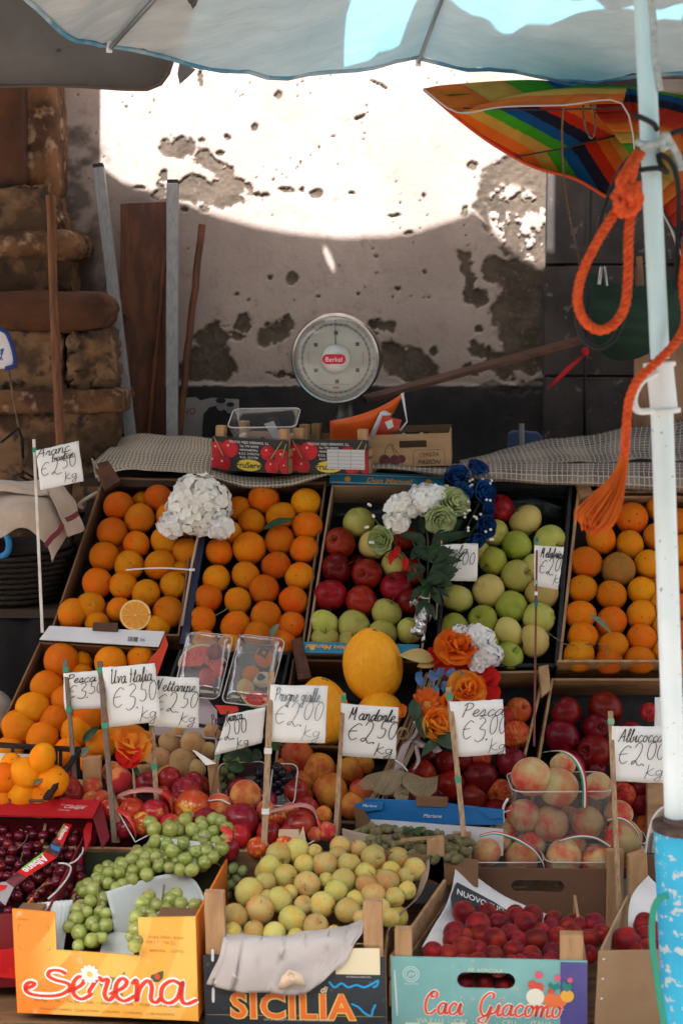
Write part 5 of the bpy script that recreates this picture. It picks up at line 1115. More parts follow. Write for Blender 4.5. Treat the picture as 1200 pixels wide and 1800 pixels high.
scr = scr_word('Caci', 742, 1781, 40, 812) + scr_word('Giacomo', 838, 1784, 40, 985)
ca.ink('script_outline', scr, white_ln, .0085, f, -.0012); ca.ink('script_lettering', scr, mm('coral_script_print', (.72,.10,.06), rough=.5), .0048, f, -.0018, .6)
u, v = ca.uv(852, 1708); ca.txt('small_lettering', 'AZ. AGRICOLA', mm('pale_print', (.62,.66,.5), rough=.6), u, v, f, width=.075)
u, v = ca.uv(850, 1800); ca.txt('small_lettering', 'VIA F.LLI  -  CAP  -  TEL.  -  CELL.  -  ITALIA', MT['pale_print'], u, v, f, width=.29)
u0, v0 = ca.uv(722, 1712); ca.ink('seal_print', [[(u0+.017*math.cos(a), v0+.017*math.sin(a)) for a in [k*math.pi/12 for k in range(25)]], [(u0+.012*math.cos(a), v0+.012*math.sin(a)) for a in [k*math.pi/12 for k in range(25)]]], mm('white_teal_print', (.52,.66,.64), rough=.6), .0018, f); ca.txt('seal_lettering', 'JM', MT['white_teal_print'], u0, v0-.004, f, size=.012, shear=.3)
u, v = ca.uv(722, 1730); ca.txt('seal_lettering', 'SELEZIONE', MT['white_teal_print'], u, v, f, width=.03)
pc = [((946,1735,9),'red_fruit_print',(.60,.08,.05)),((968,1742,7),'red_fruit_print',(.60,.08,.05)),((940,1752,16),'white_fruit_print',(.72,.70,.60)),((968,1758,13),'orange_fruit_print',(.72,.16,.05)),((984,1758,12),'orange_fruit_print',(.72,.16,.05)),((996,1750,12),'gold_fruit_print',(.70,.38,.06)),((946,1713,7),'pink_fruit_print',(.62,.10,.16)),((979,1718,6),'pink_fruit_print',(.62,.10,.16)),((1001,1722,5),'pink_fruit_print',(.62,.10,.16)),((935,1730,8),'red_fruit_print',(.60,.08,.05))]
for k, ((x,y,r), nm, c) in enumerate(pc):
    u, v = ca.uv(x, y); u2, _ = ca.uv(x+r, y); ca.outline('fruit_picture', mm(nm, c, rough=.5), disc(ca, u, v, u2-u, 0, 16), -.0014-k*.0002, -.0009-k*.0002, f)
for pts in ([(962,1733),(966,1725),(972,1732),(980,1726),(984,1736),(972,1740)], [(986,1735),(990,1722),(996,1730),(1003,1724),(1004,1738),(995,1742)]): ca.outline('leaf_picture', mm('teal_leaf_print', (.02,.20,.17), rough=.5), uvl(ca, pts), -.0036, -.0032, f)
ca.ink('white_bar_print', [uvl(ca, [(693,1705),(698,1785)])], mm('white_teal_print'), .004, f, -.0009)
for k in range(3): u0, v0 = ca.uv(712+k*40, 1797); ca.blk('pale_box_print', mm('pale_print'), u0, u0+.032, v0-.02, v0, -.0009, -.0004, 0, f)
# newspaper lining in the apricot crate
npm = mat('newspaper', (.58,.57,.57), (.50,.49,.49), sc=7, rough=.85, bump=.2, bsc=16)
nw = thing('newspaper', 'white newspaper lining the back of apricot crate, black headline', 'newspaper', tuple(at(860,1600,3.2)))
P = px_patch([[(742,1664,2.97),(772,1612,3.06),(793,1562,3.17),(799,1522,3.25)],[(760,1668,2.97),(790,1620,3.08),(812,1580,3.19),(838,1543,3.265)],[(800,1672,2.98),(840,1630,3.10),(865,1606,3.2),(888,1575,3.268)],[(880,1680,2.99),(920,1650,3.10),(950,1635,3.18),(988,1618,3.26)]], 22, .004, 13)
sheet('paper_sheet', P, npm, nw, .0008)
hb = [at(790,1582,3.155), at(802,1556,3.205), at(866,1590,3.215), at(900,1612,3.215), at(876,1618,3.185), at(800,1604,3.12)]
mb = MB(); mb.poly([p+V((0,-.010,.012)) for p in hb], .0006); mb.build('black_headline', mm('news_black', (.03,.03,.035), rough=.7), nw)
O = at(842,1597,3.165)+V((0,-.016,.018)); X = (at(880,1612,3.18)-at(800,1578,3.165)).normalized(); Y = V((0,.8,.6)); Y = (Y-X*Y.dot(X)).normalized()
text(nw, 'headline_lettering', 'NUOVO SUD', mm('news_white', (.55,.55,.55), rough=.7), O, X, Y, width=.125, off=.01)
# ---- peach crate
brown_board = mat('brown_hardboard', (.15,.075,.042), (.12,.06,.033), sc=4, rough=.7, bump=.12, bsc=120)
pe_ = Box('peach_crate', 'brown hardboard crate with hand hole holding white peaches', 'crate', at(800,1650,3.30), at(1096,1654,3.28), .2, .36)
_, hh = pe_.uv(940, 1527); pe_.H = hh; W, H = pe_.W, pe_.H
u0, v0 = pe_.uv(898, 1568); u1, v1 = pe_.uv(991, 1548); ub0, _ = pe_.uv(828, 1600); ub1, _ = pe_.uv(1067, 1600); mb = MB()
for a in ((ub0,0,ub1,v0),(ub0,v1,ub1,H),(ub0,v0,u0,v1),(u1,v0,ub1,v1)): mb.poly([pe_.p(x,y,0) for x,y in ((a[0],a[1]),(a[2],a[1]),(a[2],a[3]),(a[0],a[3]))], .005, n=pe_.Y)
r_ = (v1-v0)/2
for s_, uc in ((1, u0), (-1, u1)):
    for sv, vc in ((1, v1), (-1, v0)): mb.poly([pe_.p(x,y,.0003) for x,y in [(uc, vc)] + [(uc+s_*r_*(1-math.sin(a)), vc-sv*r_*(1-math.cos(a))) for a in [k*math.pi/12 for k in range(7)]]], .0044, n=pe_.Y)
pe_.front = mb.build('front_panel', brown_board, pe_.t)
for x0, x1, yt, d in ((788,828,1489,-.002),(1066,1096,1497,-.002)):
    u0, v1 = pe_.uv(x0, yt); u1, _ = pe_.uv(x1, yt); pe_.blk('corner_post', wood_pale, u0, u1, 0, v1, d, .026, .002)
u0, v1 = pe_.uv(797, 1468); u1, _ = pe_.uv(829, 1468); pe_.blk('corner_post', wood_side, u0, u1, 0, v1-.012, .05, .06, .002)
for u in (ub0-.03, ub1+.02): pe_.blk('side_panel', wood_side, u, u+.006, .0, H*.9, .03, .36)
pe_.blk('back_panel', wood_side, ub0, ub1, 0, H*.9, .355, .36); pe_.blk('base', wood_side, ub0, ub1, .05, .056, .006, .35)
# ---- plain crate at the right
rc = Box('apricot_crate', 'plain brown cardboard crate of apricots beside the blue pole base', 'crate', at(1042,1850,2.86), at(1215,1846,2.88), .2, .40)
_, hh = rc.uv(1060, 1672); rc.H = hh; W, H = rc.W, rc.H
fr_ = rc.blk('front_panel', mat('plain_tan_board', (.30,.19,.105), (.25,.155,.085), sc=5, rough=.7, bump=.12, bsc=120), 0, W, 0, H, 0, .006)
a_, b_ = rc.p(.004,H*1.02,.004), at(1101,1572,3.23); dn = V((0,0,-.11)); mb = MB(); mb.hexa([a_, b_, b_+dn, a_+dn, a_+V((.006,0,0)), b_+V((.006,0,0)), b_+dn+V((.006,0,0)), a_+dn+V((.006,0,0))]); mb.build('side_panel', card_tan, rc.t)
mb = MB(); Q = [at(*c) for c in [(1103,1506,3.22),(1136,1497,3.22),(1140,1580,3.22),(1104,1600,3.22)]]; mb.poly(Q, .022, n=V((0,1,0))); mb.build('corner_post', wood_pale, rc.t, bevel=.002)
mb = MB(); mb.poly([at(*c, 3.25) for c in [(1132,1503),(1230,1503),(1230,1640),(1132,1640)]], .005, n=V((0,1,0))); mb.build('back_panel', brown_board, rc.t); rc.blk('base', wood_side, .006, W, .004, .01, .006, .38)
for k in range(3):
    p = rc.p(.012, H-.018-.045*k, -.001); mb = MB(); mb.ell(p, (.004,.0012,.004), nu=8, nv=5); mb.build('staple', mm('staple_steel', (.5,.48,.44), rough=.4, metal=.8), fr_, smooth=True)
nw2 = thing('newspaper', 'white newspaper sheet lining the crate beside the blue pole base', 'newspaper', tuple(at(1150,1600,3.1)))
sheet('paper_sheet', px_patch([[(1138,1538,3.17),(1156,1556,3.17),(1200,1584,3.17)],[(1108,1580,3.14),(1150,1600,3.13),(1200,1620,3.13)],[(1103,1655,3.04),(1150,1665,3.04),(1200,1670,3.04)]], 14, .003, 17), npm, nw2, .0008)
O = at(1146,1592,3.115)+V((0,-.004,.004)); text(nw2, 'headline_lettering', 'SICILIA', ink, O, V((.9,.0,-.42)), V((.25,.75,.6)), size=.022, align='LEFT', off=.02)
# ---- red cherry box
LC = slope(2.95, .285, 3.35, .385)
red_card = mat('red_cherry_card', (.50,.012,.018), (.34,.008,.014), sc=3, rough=.45)
wine = mat('wine_cherry_card', (.16,.008,.016), (.11,.006,.012), sc=3, rough=.45)
crates['Q'] = quad_crate('cherry_box', 'red cardboard cherry box with folded top flap, front far left', 'box', [(-80,1437),(164,1441),(84,1606),(-170,1612)], LC, .2, .005, wine)
tQ, PQ, DQ = crates['Q']
ft = plate('top_flap', red_card, [(-80,1401),(178,1410),(164,1439),(-80,1434)], LC, .03, .005, tQ)
plate('handle_tab', card_dark, [(18,1391),(76,1393),(78,1411),(16,1410)], LC, .038, .008, tQ, .002)
plate('corner_flap', wine, [(178,1411),(186,1440),(193,1475),(180,1493),(164,1440)], LC, .026, .005, tQ)
plate('inner_flap', red_card, [(157,1441),(163,1445),(160,1478),(150,1500),(147,1462)], LC, .004, .004, tQ)
O, X, Y = fr((130,1419), (150,1420), LC, .0365)
wr = mm('pale_red_print', (.72,.45,.45), rough=.5)
text(tQ, 'flap_lettering', 'Kirschen  cherries', wr, O-Y*.004+Y*.008, X, Y, width=.066); text(tQ, 'flap_lettering', 'Ciliegie', wr, O-Y*.006, X, Y, width=.05, shear=.4, off=.01); text(tQ, 'flap_lettering', 'cherries', wr, O-Y*.017-X*.02, X, Y, width=.028)
# printed right side (fruit shapes over a navy wave) as panels on the outer face
RA, RB = PQ[1], PQ[2]; dd = (RB-RA).normalized(); outn = dd.cross(LC[1]).normalized(); outn = outn if outn.x > 0 else -outn
def sidept(a, b): return RA.lerp(RB, a) - LC[1]*b + outn*.0006
for a, b, ra, rb in ((.12,.03,.05,.028),(.34,.035,.04,.022),(.0,.05,.05,.02)):
    mb = MB(); mb.poly([sidept(a+ra*math.cos(t)*1.2, b+rb*math.sin(t)) for t in [k*math.pi/9 for k in range(18)]], .0006, n=outn); mb.build('cherry_picture', mm('bright_cherry_print', (.60,.02,.07), rough=.4), tQ)
mb = MB(); mb.poly([sidept(a,b) for a,b in [(0,.075),(.2,.06),(.35,.07),(.5,.05),(.7,.04),(.95,.02),(1.0,.03),(1.0,.10),(0,.12)]], .0009, n=outn); mb.build('navy_wave', mm('navy_print'), tQ)
# front panel picture
FA, FB = PQ[3], PQ[2]; fd = (FB-FA).normalized(); fn = LC[1].cross(fd).normalized(); fn = fn if fn.y < 0 else -fn
mb = MB(); mb.poly([FA.lerp(FB, a)-LC[1]*b+fn*.0007 for a,b in [(.55,.10),(.8,.085),(.97,.08),(.97,.16),(.75,.175),(.55,.165)]], .0008, n=fn); mb.build('cherry_picture', mat('scarlet_cherry_print', (.62,.03,.02), (.45,.01,.015), sc=14, rough=.4), tQ)
mb = MB(); mb.poly([FA.lerp(FB, a)-LC[1]*b+fn*.0007 for a,b in [(.86,.012),(.93,.010),(.935,.02),(.865,.022)]], .0008, n=fn); mb.build('green_print', mm('green_print_c', (.10,.45,.03), rough=.5), tQ)
# ---- blue and white almond box
al = Box('almond_box', 'blue and white cardboard box of green almonds', 'box', at(628,1500,3.40), at(884,1506,3.36), .10, .12)
u_, hh = al.uv(700, 1408); W = al.W; _, hw = al.uv(700, 1442)
blue_card = mat('blue_printed_box', (.012,.12,.34), (.015,.14,.38), sc=5, rough=.5)
mb = MB(); bk = al.outline('back_panel', blue_card, uvl(al, [(640,1436),(640,1404),(756,1409),(880,1424),(884,1436),(884,1450),(640,1448)]), 0, .005)
al.outline('white_band', white_card, uvl(al, [(652,1440),(700,1443),(884,1458),(884,1504),(628,1500),(634,1452)]), -.0012, .004)
al.outline('handle_tab', card_brown, uvl(al, [(731,1399),(787,1402),(786,1418),(732,1416)]), -.004, .004)
al.outline('corner_flap', blue_card, uvl(al, [(622,1414),(632,1408),(674,1408),(672,1420),(640,1424)]), -.012, -.008); al.outline('side_panel', card_brown, uvl(al, [(624,1416),(640,1420),(652,1440),(634,1460),(626,1450)]), -.016, -.012)
al.outline('corner_flap', blue_card, uvl(al, [(838,1420),(884,1422),(884,1436),(862,1438)]), -.006, -.002)
u, v = al.uv(759, 1434); random.seed(9)
pm_, wd_ = strokes('Marlene', 0, 0, .022, .2, 0) if False else (None, None)
text(al.t, 'box_lettering', 'Marlene', mm('white_print_b', (.7,.72,.75), rough=.5), al.p(u, v-.004, -.002), al.X, al.U, width=.046, shear=.35); u, v = al.uv(650, 1414); text(al.t, 'box_lettering', 'Marlene', MT['white_print_b'], al.p(u, v-.002, -.0135), al.X, al.U, width=.036, shear=.35)
# ---- small cardboard box behind grape box, white notch
sb = Box('small_carton', 'small white and brown carton between the grapes and plums', 'carton', at(412,1520,3.28), at(462,1520,3.27), .07, .08)
_, hh = sb.uv(430, 1487); sb.blk('front_panel', card_brown, 0, sb.W, 0, hh, 0, .004); sb.blk('white_label', white_card, .012, sb.W*.9, .01, hh*.93, -.001, -.0004, 0); sb.blk('side_panel', card_brown, 0, .004, 0, hh, .0045, .08); sb.blk('side_panel', card_brown, sb.W-.004, sb.W, 0, hh, .0045, .08)
# ================================================================== fruit
def sphere_mesh(name, fn, mats, nu=32, nv=20, stem=None):
    vs, fs, mi = [], [], []
    vs.append(fn(0, 0))
    for i in range(1, nv):
        for j in range(nu): vs.append(fn(math.pi*i/nv, 2*math.pi*j/nu))
    vs.append(fn(math.pi, 0)); last = len(vs)-1
    for j in range(nu): fs.append([0, 1+j, 1+(j+1)%nu])
    for i in range(nv-2):
        for j in range(nu): a = 1+i*nu; fs.append([a+j, a+nu+j, a+nu+(j+1)%nu, a+(j+1)%nu])
    for j in range(nu): a = 1+(nv-2)*nu; fs.append([a+j, last, a+(j+1)%nu])
    mi = [0]*len(fs)
    if stem:
        mb = MB(); mb.tube(stem[0], stem[1], 6); b = len(vs); vs += mb.v; fs += [[b+i for i in f] for f in mb.f]; mi += [1]*len(mb.f)
    me = bpy.data.meshes.new(name); me.from_pydata([tuple(v) for v in vs], [], fs)
    for m in mats: me.materials.append(m)
    me.polygons.foreach_set('material_index', mi); me.polygons.foreach_set('use_smooth', [True]*len(fs)); return me
def sph(t, a, r, sx=1, sy=1, sz=1): return V((r*sx*math.sin(t)*math.cos(a), r*sy*math.sin(t)*math.sin(a), r*sz*math.cos(t)))
def bump3(t, a, seed, k=1.6, amp=.03): return amp*noise.noise(sph(t, a, k)+V((seed*7.1, seed*3.3, 0)))
def orange_fn(seed, sz=1.0):
    return lambda t, a: sph(t, a, 1 + bump3(t,a,seed) - .07*math.exp(-(t/.16)**2) - .04*math.exp(-((math.pi-t)/.12)**2), 1, 1, sz)
def apple_fn(seed, tall=1.0, lobes=.03):
    def f(t, a):
        r = 1 - .42*math.exp(-(t/.30)**2) - .22*math.exp(-((math.pi-t)/.28)**2) + bump3(t,a,seed,1.3,.03)
        r *= 1 + lobes*math.cos(5*a)*sstep1((t-1.6)/1.4); w_ = 1.02 - .10*sstep1((t-1.3)/1.6)
        return sph(t, a, r, w_, w_, tall)
    return f
def sstep1(x): x = max(0, min(1, x)); return x*x*(3-2*x)
def peach_fn(seed, cleft=.07, flat=.94):
    def f(t, a):
        d = min(abs(a-math.pi), 9); r = 1 + bump3(t,a,seed,1.4,.03) - .20*math.exp(-(t/.26)**2)
        r -= cleft*math.exp(-((a if a < math.pi else a-2*math.pi)/.13)**2)*math.sin(t)**.5*(.4+.6*max(0, math.cos(t*.5)))
        r += .05*math.exp(-((math.pi-t)/.2)**2)*0
        return sph(t, a, r, 1, 1, flat)
    return f
def blush_mat(name, ca, cb, lo=.38, hi=.62, sc=.9, rough=.6, speck=None, bump=0, bsc=30, coat=0, sheen=0, hue=.02, streak=0, cc=None, dark=None, spec=.13, sss=0):
    """fruit skin: two skin colours over the fruit, differing from one fruit to the next"""
    m, nt, b = base(name); tc = nt.nodes.new('ShaderNodeTexCoord').outputs['Object']; oi = nt.nodes.new('ShaderNodeObjectInfo')
    rnd = oi.outputs['Random']; W = mth(nt, 'MULTIPLY', rnd, 61.0)
    f = nz(nt, tc, sc, W, detail=3)
    if streak:
        st_ = nz(nt, mapping(nt, tc, (9,9,.9)), 1.0, W, detail=3); f = mth(nt, 'ADD', mth(nt, 'MULTIPLY', f, 1-streak), mth(nt, 'MULTIPLY', st_, streak))
    c = mixc(nt, ramp(nt, f, lo, hi), ca, cb)
    if cc: c = mixc(nt, mth(nt, 'MULTIPLY', ramp(nt, nz(nt, tc, 2.3, W, detail=4), .5, .72), .7), c, cc)
    if speck: s_, a_, b_, sc_ = speck; c = mixc(nt, ramp(nt, nz(nt, tc, s_, W, detail=2), a_, b_), c, sc_)
    if dark:   # stem end
        sx = nt.nodes.new('ShaderNodeSeparateXYZ'); nt.links.new(tc, sx.inputs[0]); rr = mth(nt, 'SQRT', mth(nt, 'ADD', mth(nt, 'MULTIPLY', sx.outputs[0], sx.outputs[0]), mth(nt, 'MULTIPLY', sx.outputs[1], sx.outputs[1])))
        c = mixc(nt, mth(nt, 'MULTIPLY', mth(nt, 'LESS_THAN', rr, dark[0]), mth(nt, 'GREATER_THAN', sx.outputs[2], 0.0)), c, dark[1])
    h = nt.nodes.new('ShaderNodeHueSaturation'); nt.links.new(c, h.inputs['Color'])
    v1 = mth(nt, 'FRACT', mth(nt, 'MULTIPLY', rnd, 5.77)); v2 = mth(nt, 'FRACT', mth(nt, 'MULTIPLY', rnd, 11.3))
    nt.links.new(mth(nt, 'ADD', mth(nt, 'MULTIPLY', v1, .38), .78), h.inputs['Value']); nt.links.new(mth(nt, 'ADD', mth(nt, 'MULTIPLY', v2, hue), .5-hue/2), h.inputs['Hue'])
    nt.links.new(h.outputs[0], b.inputs['Base Color']); b.inputs['Roughness'].default_value = rough; b.inputs['Coat Weight'].default_value = coat; b.inputs['Coat Roughness'].default_value = .12; b.inputs['Specular IOR Level'].default_value = spec
    if sheen: b.inputs['Sheen Weight'].default_value = sheen; b.inputs['Sheen Roughness'].default_value = .5
    if sss: b.inputs['Subsurface Weight'].default_value = sss; b.inputs['Subsurface Radius'].default_value = (.5,.5,.2); b.inputs['Subsurface Scale'].default_value = .3
    if bump:
        bn = nt.nodes.new('ShaderNodeBump'); bn.inputs['Strength'].default_value = bump; bn.inputs['Distance'].default_value = .02
        nt.links.new(nz(nt, tc, bsc, detail=2), bn.inputs['Height']); nt.links.new(bn.outputs[0], b.inputs['Normal'])
    return m
stem_m = mm('fruit_stem', (.10,.06,.03), rough=.8)
K = {}
def kind(key, name, cat, fns, m, stem=None, nu=32, nv=20, tilt=None):
    K[key] = dict(name=name, cat=cat, me=[sphere_mesh(name, f, [m, stem_m], nu, nv, stem) for f in fns], tilt=tilt)
ap_stem = ([V((0,0,.5)), V((.03,0,.85)), V((.08,.02,1.12))], [.03,.028,.04])
kind('orange', 'orange', 'orange', [orange_fn(1), orange_fn(2,.95), orange_fn(3,1.06)], blush_mat('orange_peel', (.74,.15,.001), (.66,.215,.003), .3, .7, .8, .42, speck=(5.5,.66,.70,(.16,.06,.012)), bump=.45, bsc=26, hue=.032, cc=(.50,.21,.012), dark=(.055,(.09,.08,.02))))
kind('orange_dull', 'orange', 'orange', [orange_fn(4), orange_fn(5,.93)], blush_mat('wilted_orange_peel', (.46,.15,.025), (.30,.14,.03), .35, .65, .8, .5, speck=(4.5,.66,.72,(.10,.05,.02)), bump=.5, bsc=18, hue=.02))
kind('mandarin', 'orange', 'orange', [orange_fn(6,.9), orange_fn(7,.95)], blush_mat('bright_orange_peel', (.80,.18,.001), (.76,.245,.004), .35, .65, .8, .38, speck=(5,.72,.76,(.13,.05,.012)), bump=.4, bsc=24, hue=.02, dark=(.06,(.05,.06,.015))))
kind('red_apple', 'apple', 'apple', [apple_fn(1,1.05), apple_fn(2,1.12,.05)], blush_mat('red_apple_skin', (.15,.003,.003), (.27,.014,.008), .35, .62, .8, .28, speck=(34,.72,.75,(.55,.25,.15)), streak=.5, hue=.02, coat=.05), ap_stem, tilt='a')
kind('dark_apple', 'apple', 'apple', [apple_fn(3,1.1,.05), apple_fn(4,1.0,.04)], blush_mat('dark_red_apple_skin', (.085,.002,.004), (.16,.005,.006), .35, .65, .8, .30, speck=(36,.72,.75,(.40,.16,.12)), streak=.4, hue=.02, coat=.05), ap_stem, tilt='a')
kind('blush_apple', 'apple', 'apple', [apple_fn(5,.98), apple_fn(6,1.0)], blush_mat('blushed_apple_skin', (.32,.02,.010), (.46,.13,.03), .45, .62, .9, .34, streak=.55, hue=.03), ap_stem, tilt='a')
kind('green_apple', 'apple', 'apple', [apple_fn(7,.92), apple_fn(8,.97), apple_fn(9,.88)], blush_mat('green_apple_skin', (.37,.35,.070), (.42,.365,.10), .35, .65, .8, .38, speck=(30,.70,.74,(.26,.20,.06)), hue=.04, cc=(.31,.33,.055)), ap_stem, tilt='a')
kind('lime_apple', 'apple', 'apple', [apple_fn(10,.93)], blush_mat('bright_green_apple_skin', (.27,.31,.035), (.33,.34,.05), .35, .65, .8, .36, speck=(30,.70,.74,(.2,.2,.04)), hue=.03), ap_stem, tilt='a')
kind('yellow_apple', 'apple', 'apple', [apple_fn(11,.92)], blush_mat('yellow_apple_skin', (.44,.33,.085), (.46,.36,.12), .35, .65, .8, .4, speck=(22,.68,.74,(.26,.16,.06)), hue=.03), ap_stem, tilt='a')
kind('beige_peach', 'flat_peach', 'peach', [peach_fn(1,.03,.88), peach_fn(2,.03,.92)], blush_mat('beige_peach_skin', (.52,.32,.14), (.44,.20,.075), .42, .66, .9, .7, speck=(4.5,.66,.74,(.17,.07,.03)), hue=.03, sheen=.2))
kind('plum', 'nectarine', 'nectarine', [peach_fn(3,.04,1.0), peach_fn(4,.04,.95)], blush_mat('dark_nectarine_skin', (.16,.006,.014), (.34,.018,.018), .35, .65, .8, .24, hue=.02, coat=.3))
kind('nectarine', 'nectarine', 'nectarine', [peach_fn(5,.05,.97), peach_fn(6,.05,1.0)], blush_mat('red_yellow_nectarine_skin', (.46,.022,.016), (.72,.34,.07), .50, .64, .9, .26, hue=.03, coat=.3, streak=.35))
kind('fuzzy_peach', 'peach', 'peach', [peach_fn(7,.06,.96), peach_fn(8,.05,.95)], blush_mat('fuzzy_peach_skin', (.42,.05,.025), (.62,.24,.07), .45, .68, .9, .75, hue=.03, sheen=.12))
kind('mango', 'mango', 'mango', [peach_fn(9,.0,1.05), peach_fn(10,.01,.98)], blush_mat('mango_skin', (.50,.17,.03), (.38,.05,.02), .40, .66, .9, .48, speck=(9,.62,.72,(.26,.10,.03)), hue=.04, cc=(.44,.22,.04)))
kind('white_peach', 'peach', 'peach', [peach_fn(11,.08,.95), peach_fn(12,.09,.97), peach_fn(13,.07,.93)], blush_mat('white_peach_skin', (.46,.39,.18), (.50,.045,.03), .36, .68, .8, .72, hue=.02, sheen=.1, cc=(.58,.22,.09)))
kind('apricot', 'apricot', 'apricot', [peach_fn(14,.06,.97), peach_fn(15,.05,.95)], blush_mat('dark_apricot_skin', (.10,.002,.005), (.27,.012,.007), .38, .66, .9, .45, hue=.015, sheen=.08, cc=(.16,.004,.006)), nu=24, nv=14)
kind('gold_plum', 'plum', 'plum', [peach_fn(16,.05,.98), peach_fn(17,.04,1.04), peach_fn(18,.05,.94)], blush_mat('yellow_plum_skin', (.47,.385,.12), (.55,.30,.07), .42, .66, 1.1, .34, speck=(6,.62,.70,(.33,.15,.04)), hue=.05, cc=(.42,.40,.14)), ([V((0,0,.75)), V((.03,0,.95)), V((.1,.03,1.18))], [.035,.03,.035]), nu=26, nv=16)
ORD = ['zeroth','first','second','third','fourth','fifth','sixth','seventh','eighth','ninth','tenth','eleventh','twelfth','thirteenth','fourteenth']
def axis_rot(z):
    z = V(z).normalized(); return z.to_track_quat('Z', 'Y').to_matrix()
ALL_FRUIT = []
def place(key, P, r, rot=None):
    k = K[key]; o = bpy.data.objects.new(k['name'], random.choice(k['me'])); COL.objects.link(o)
    o.location = P
    if rot is None:
        if k['tilt'] == 'a':    # stems lie any way, seldom straight at the camera
            z = V((jit(1), jit(1)-.1, jit(1)+.35))
        else: z = V((jit(1), jit(1), jit(1)))
        rot = axis_rot(z) @ Matrix.Rotation(random.uniform(0, 6.283), 3, 'Z')
    o.rotation_euler = rot.to_euler(); q = 1+jit(.045); o.scale = (r*q, r*(1+jit(.03)), r*(2-q)); o['category'] = k['cat']
    ALL_FRUIT.append((o, V(P), r)); return o
NICE = {'orange':'orange','orange_dull':'dull wilted orange','mandarin':'bright orange','red_apple':'red apple','dark_apple':'dark red apple','blush_apple':'orange red apple','green_apple':'pale green apple','lime_apple':'bright green apple','yellow_apple':'yellowish apple','beige_peach':'beige peach','plum':'dark red nectarine','nectarine':'red and yellow nectarine','fuzzy_peach':'fuzzy red peach','mango':'mottled mango','white_peach':'white peach','apricot':'dark red apricot','gold_plum':'yellow plum'}
def fruits(where, group, crop, default, lst, pl, sink=0.0, shrink=1.0, pick=None):
    x0, y0, s = crop; rec = []
    for it in lst:
        cx, cy, r = it[:3]; key = it[3] if len(it) > 3 else (pick() if pick else default); ex = it[4] if len(it) > 4 else 0
        px, py = x0+cx/s, y0+cy/s; P = on(px, py, pl, -sink+ex); R = r/s*mpx(P)*shrink
        o = place(key, P, R); o['group'] = group; rec.append([py, px, r/s, key, o])
    rec.sort(key=lambda a: a[0]); rows = []
    for q in rec:
        if rows and q[0]-rows[-1][0][0] < 1.0*q[2]: rows[-1].append(q)
        else: rows.append([q])
    for i, rw in enumerate(rows):
        rw.sort(key=lambda a: a[1])
        for j, q in enumerate(rw):
            q[4]['label'] = '%s in %s, row %d from top, %s from left' % (NICE[q[3]], where, i+1, ORD[j+1])
    return rec
def filler(where, group, key, quad, pl, sink, r, n, crate_px=None):
    for _ in range(n):
        a, b = random.random(), random.random()
        px = (quad[0][0]*(1-a)+quad[1][0]*a)*(1-b) + (quad[3][0]*(1-a)+quad[2][0]*a)*b; py = (quad[0][1]*(1-a)+quad[1][1]*a)*(1-b) + (quad[3][1]*(1-a)+quad[2][1]*a)*b
        P = on(px, py, pl, -sink)
        if any((P-q).length < (r+rr)*.86 for _, q, rr in ALL_FRUIT[-240:]): continue
        o = place(key, P, r); o['group'] = group; o['label'] = '%s lying in the gaps under the top layer in %s' % (NICE[key], where)
wo = lambda *ks: (lambda: random.choice(ks))
c6 = (0,780,2.857); c7 = (300,780,2.857); c8 = (640,780,3.158); c9 = (940,800,4.5); b1 = (0,1080,3.3333); b2 = (280,1080,3.3333); b3 = (560,1080,3.3333); b4 = (840,1150,3.3333); b5 = (0,1330,3.3333); b6 = (320,1380,3.0); b7 = (660,1380,2.2222)
fruits('leftmost upper crate', 'oranges in the leftmost upper crate', c6, 'orange', [(598,315,78),(797,273,68),(703,378,78),(565,445,75),(687,505,68),(845,362,62),(828,490,72),(935,540,70),(525,567,75),(650,612,78),(803,607,75),(490,700,78),(620,712,70),(915,640,62,'orange',-.02),(872,712,72),(735,752,72),(455,818,75),(365,858,80),(598,832,62),(845,847,82),(490,905,62),(790,922,66),(960,420,60)], S, .018)
filler('leftmost upper crate', 'oranges in the leftmost upper crate', 'orange', [(200,870),(340,870),(310,1090),(120,1090)], S, .068, .036, 22)
fruits('second upper crate', 'oranges in the second upper crate', c7, 'orange', [(340,325,62),(468,280,78),(680,298,75),(553,365,73),(407,393,68),(687,417,78),(300,445,58),(243,545,72),(395,525,82),(547,485,74),(670,533,73),(528,612,72),(378,663,73),(648,667,72),(228,680,72),(470,732,77),(187,775,73),(338,790,68),(617,790,73),(155,888,73),(478,867,77),(325,912,72),(607,912,70),(435,957,68),(565,1000,66),(170,995,62),(300,1012,60)], S, .018)
filler('second upper crate', 'oranges in the second upper crate', 'orange', [(385,880),(560,880),(515,1110),(345,1110)], S, .068, .036, 22)
fruits('blue-rimmed crate', 'apples in the blue-rimmed crate', c7, 'red_apple', [(943,393,77,'green_apple'),(850,500,80),(832,627,80,'dark_apple'),(1020,508,78,'yellow_apple'),(985,655,77),(1125,603,70,'yellow_apple'),(800,762,82),(958,790,78),(1130,722,78),(1200,790,66,'dark_apple'),(1082,850,76,'green_apple'),(770,905,76,'green_apple'),(922,918,84,'green_apple'),(1200,940,70,'green_apple'),(1062,955,76,'green_apple'),(775,985,72,'green_apple'),(905,1000,70,'green_apple'),(1170,470,66,'red_apple'),(1210,640,66,'red_apple')], S, .018)
filler('blue-rimmed crate', 'apples in the blue-rimmed crate', 'dark_apple', [(600,960),(760,960),(735,1130),(560,1130)], S, .07, .037, 10)
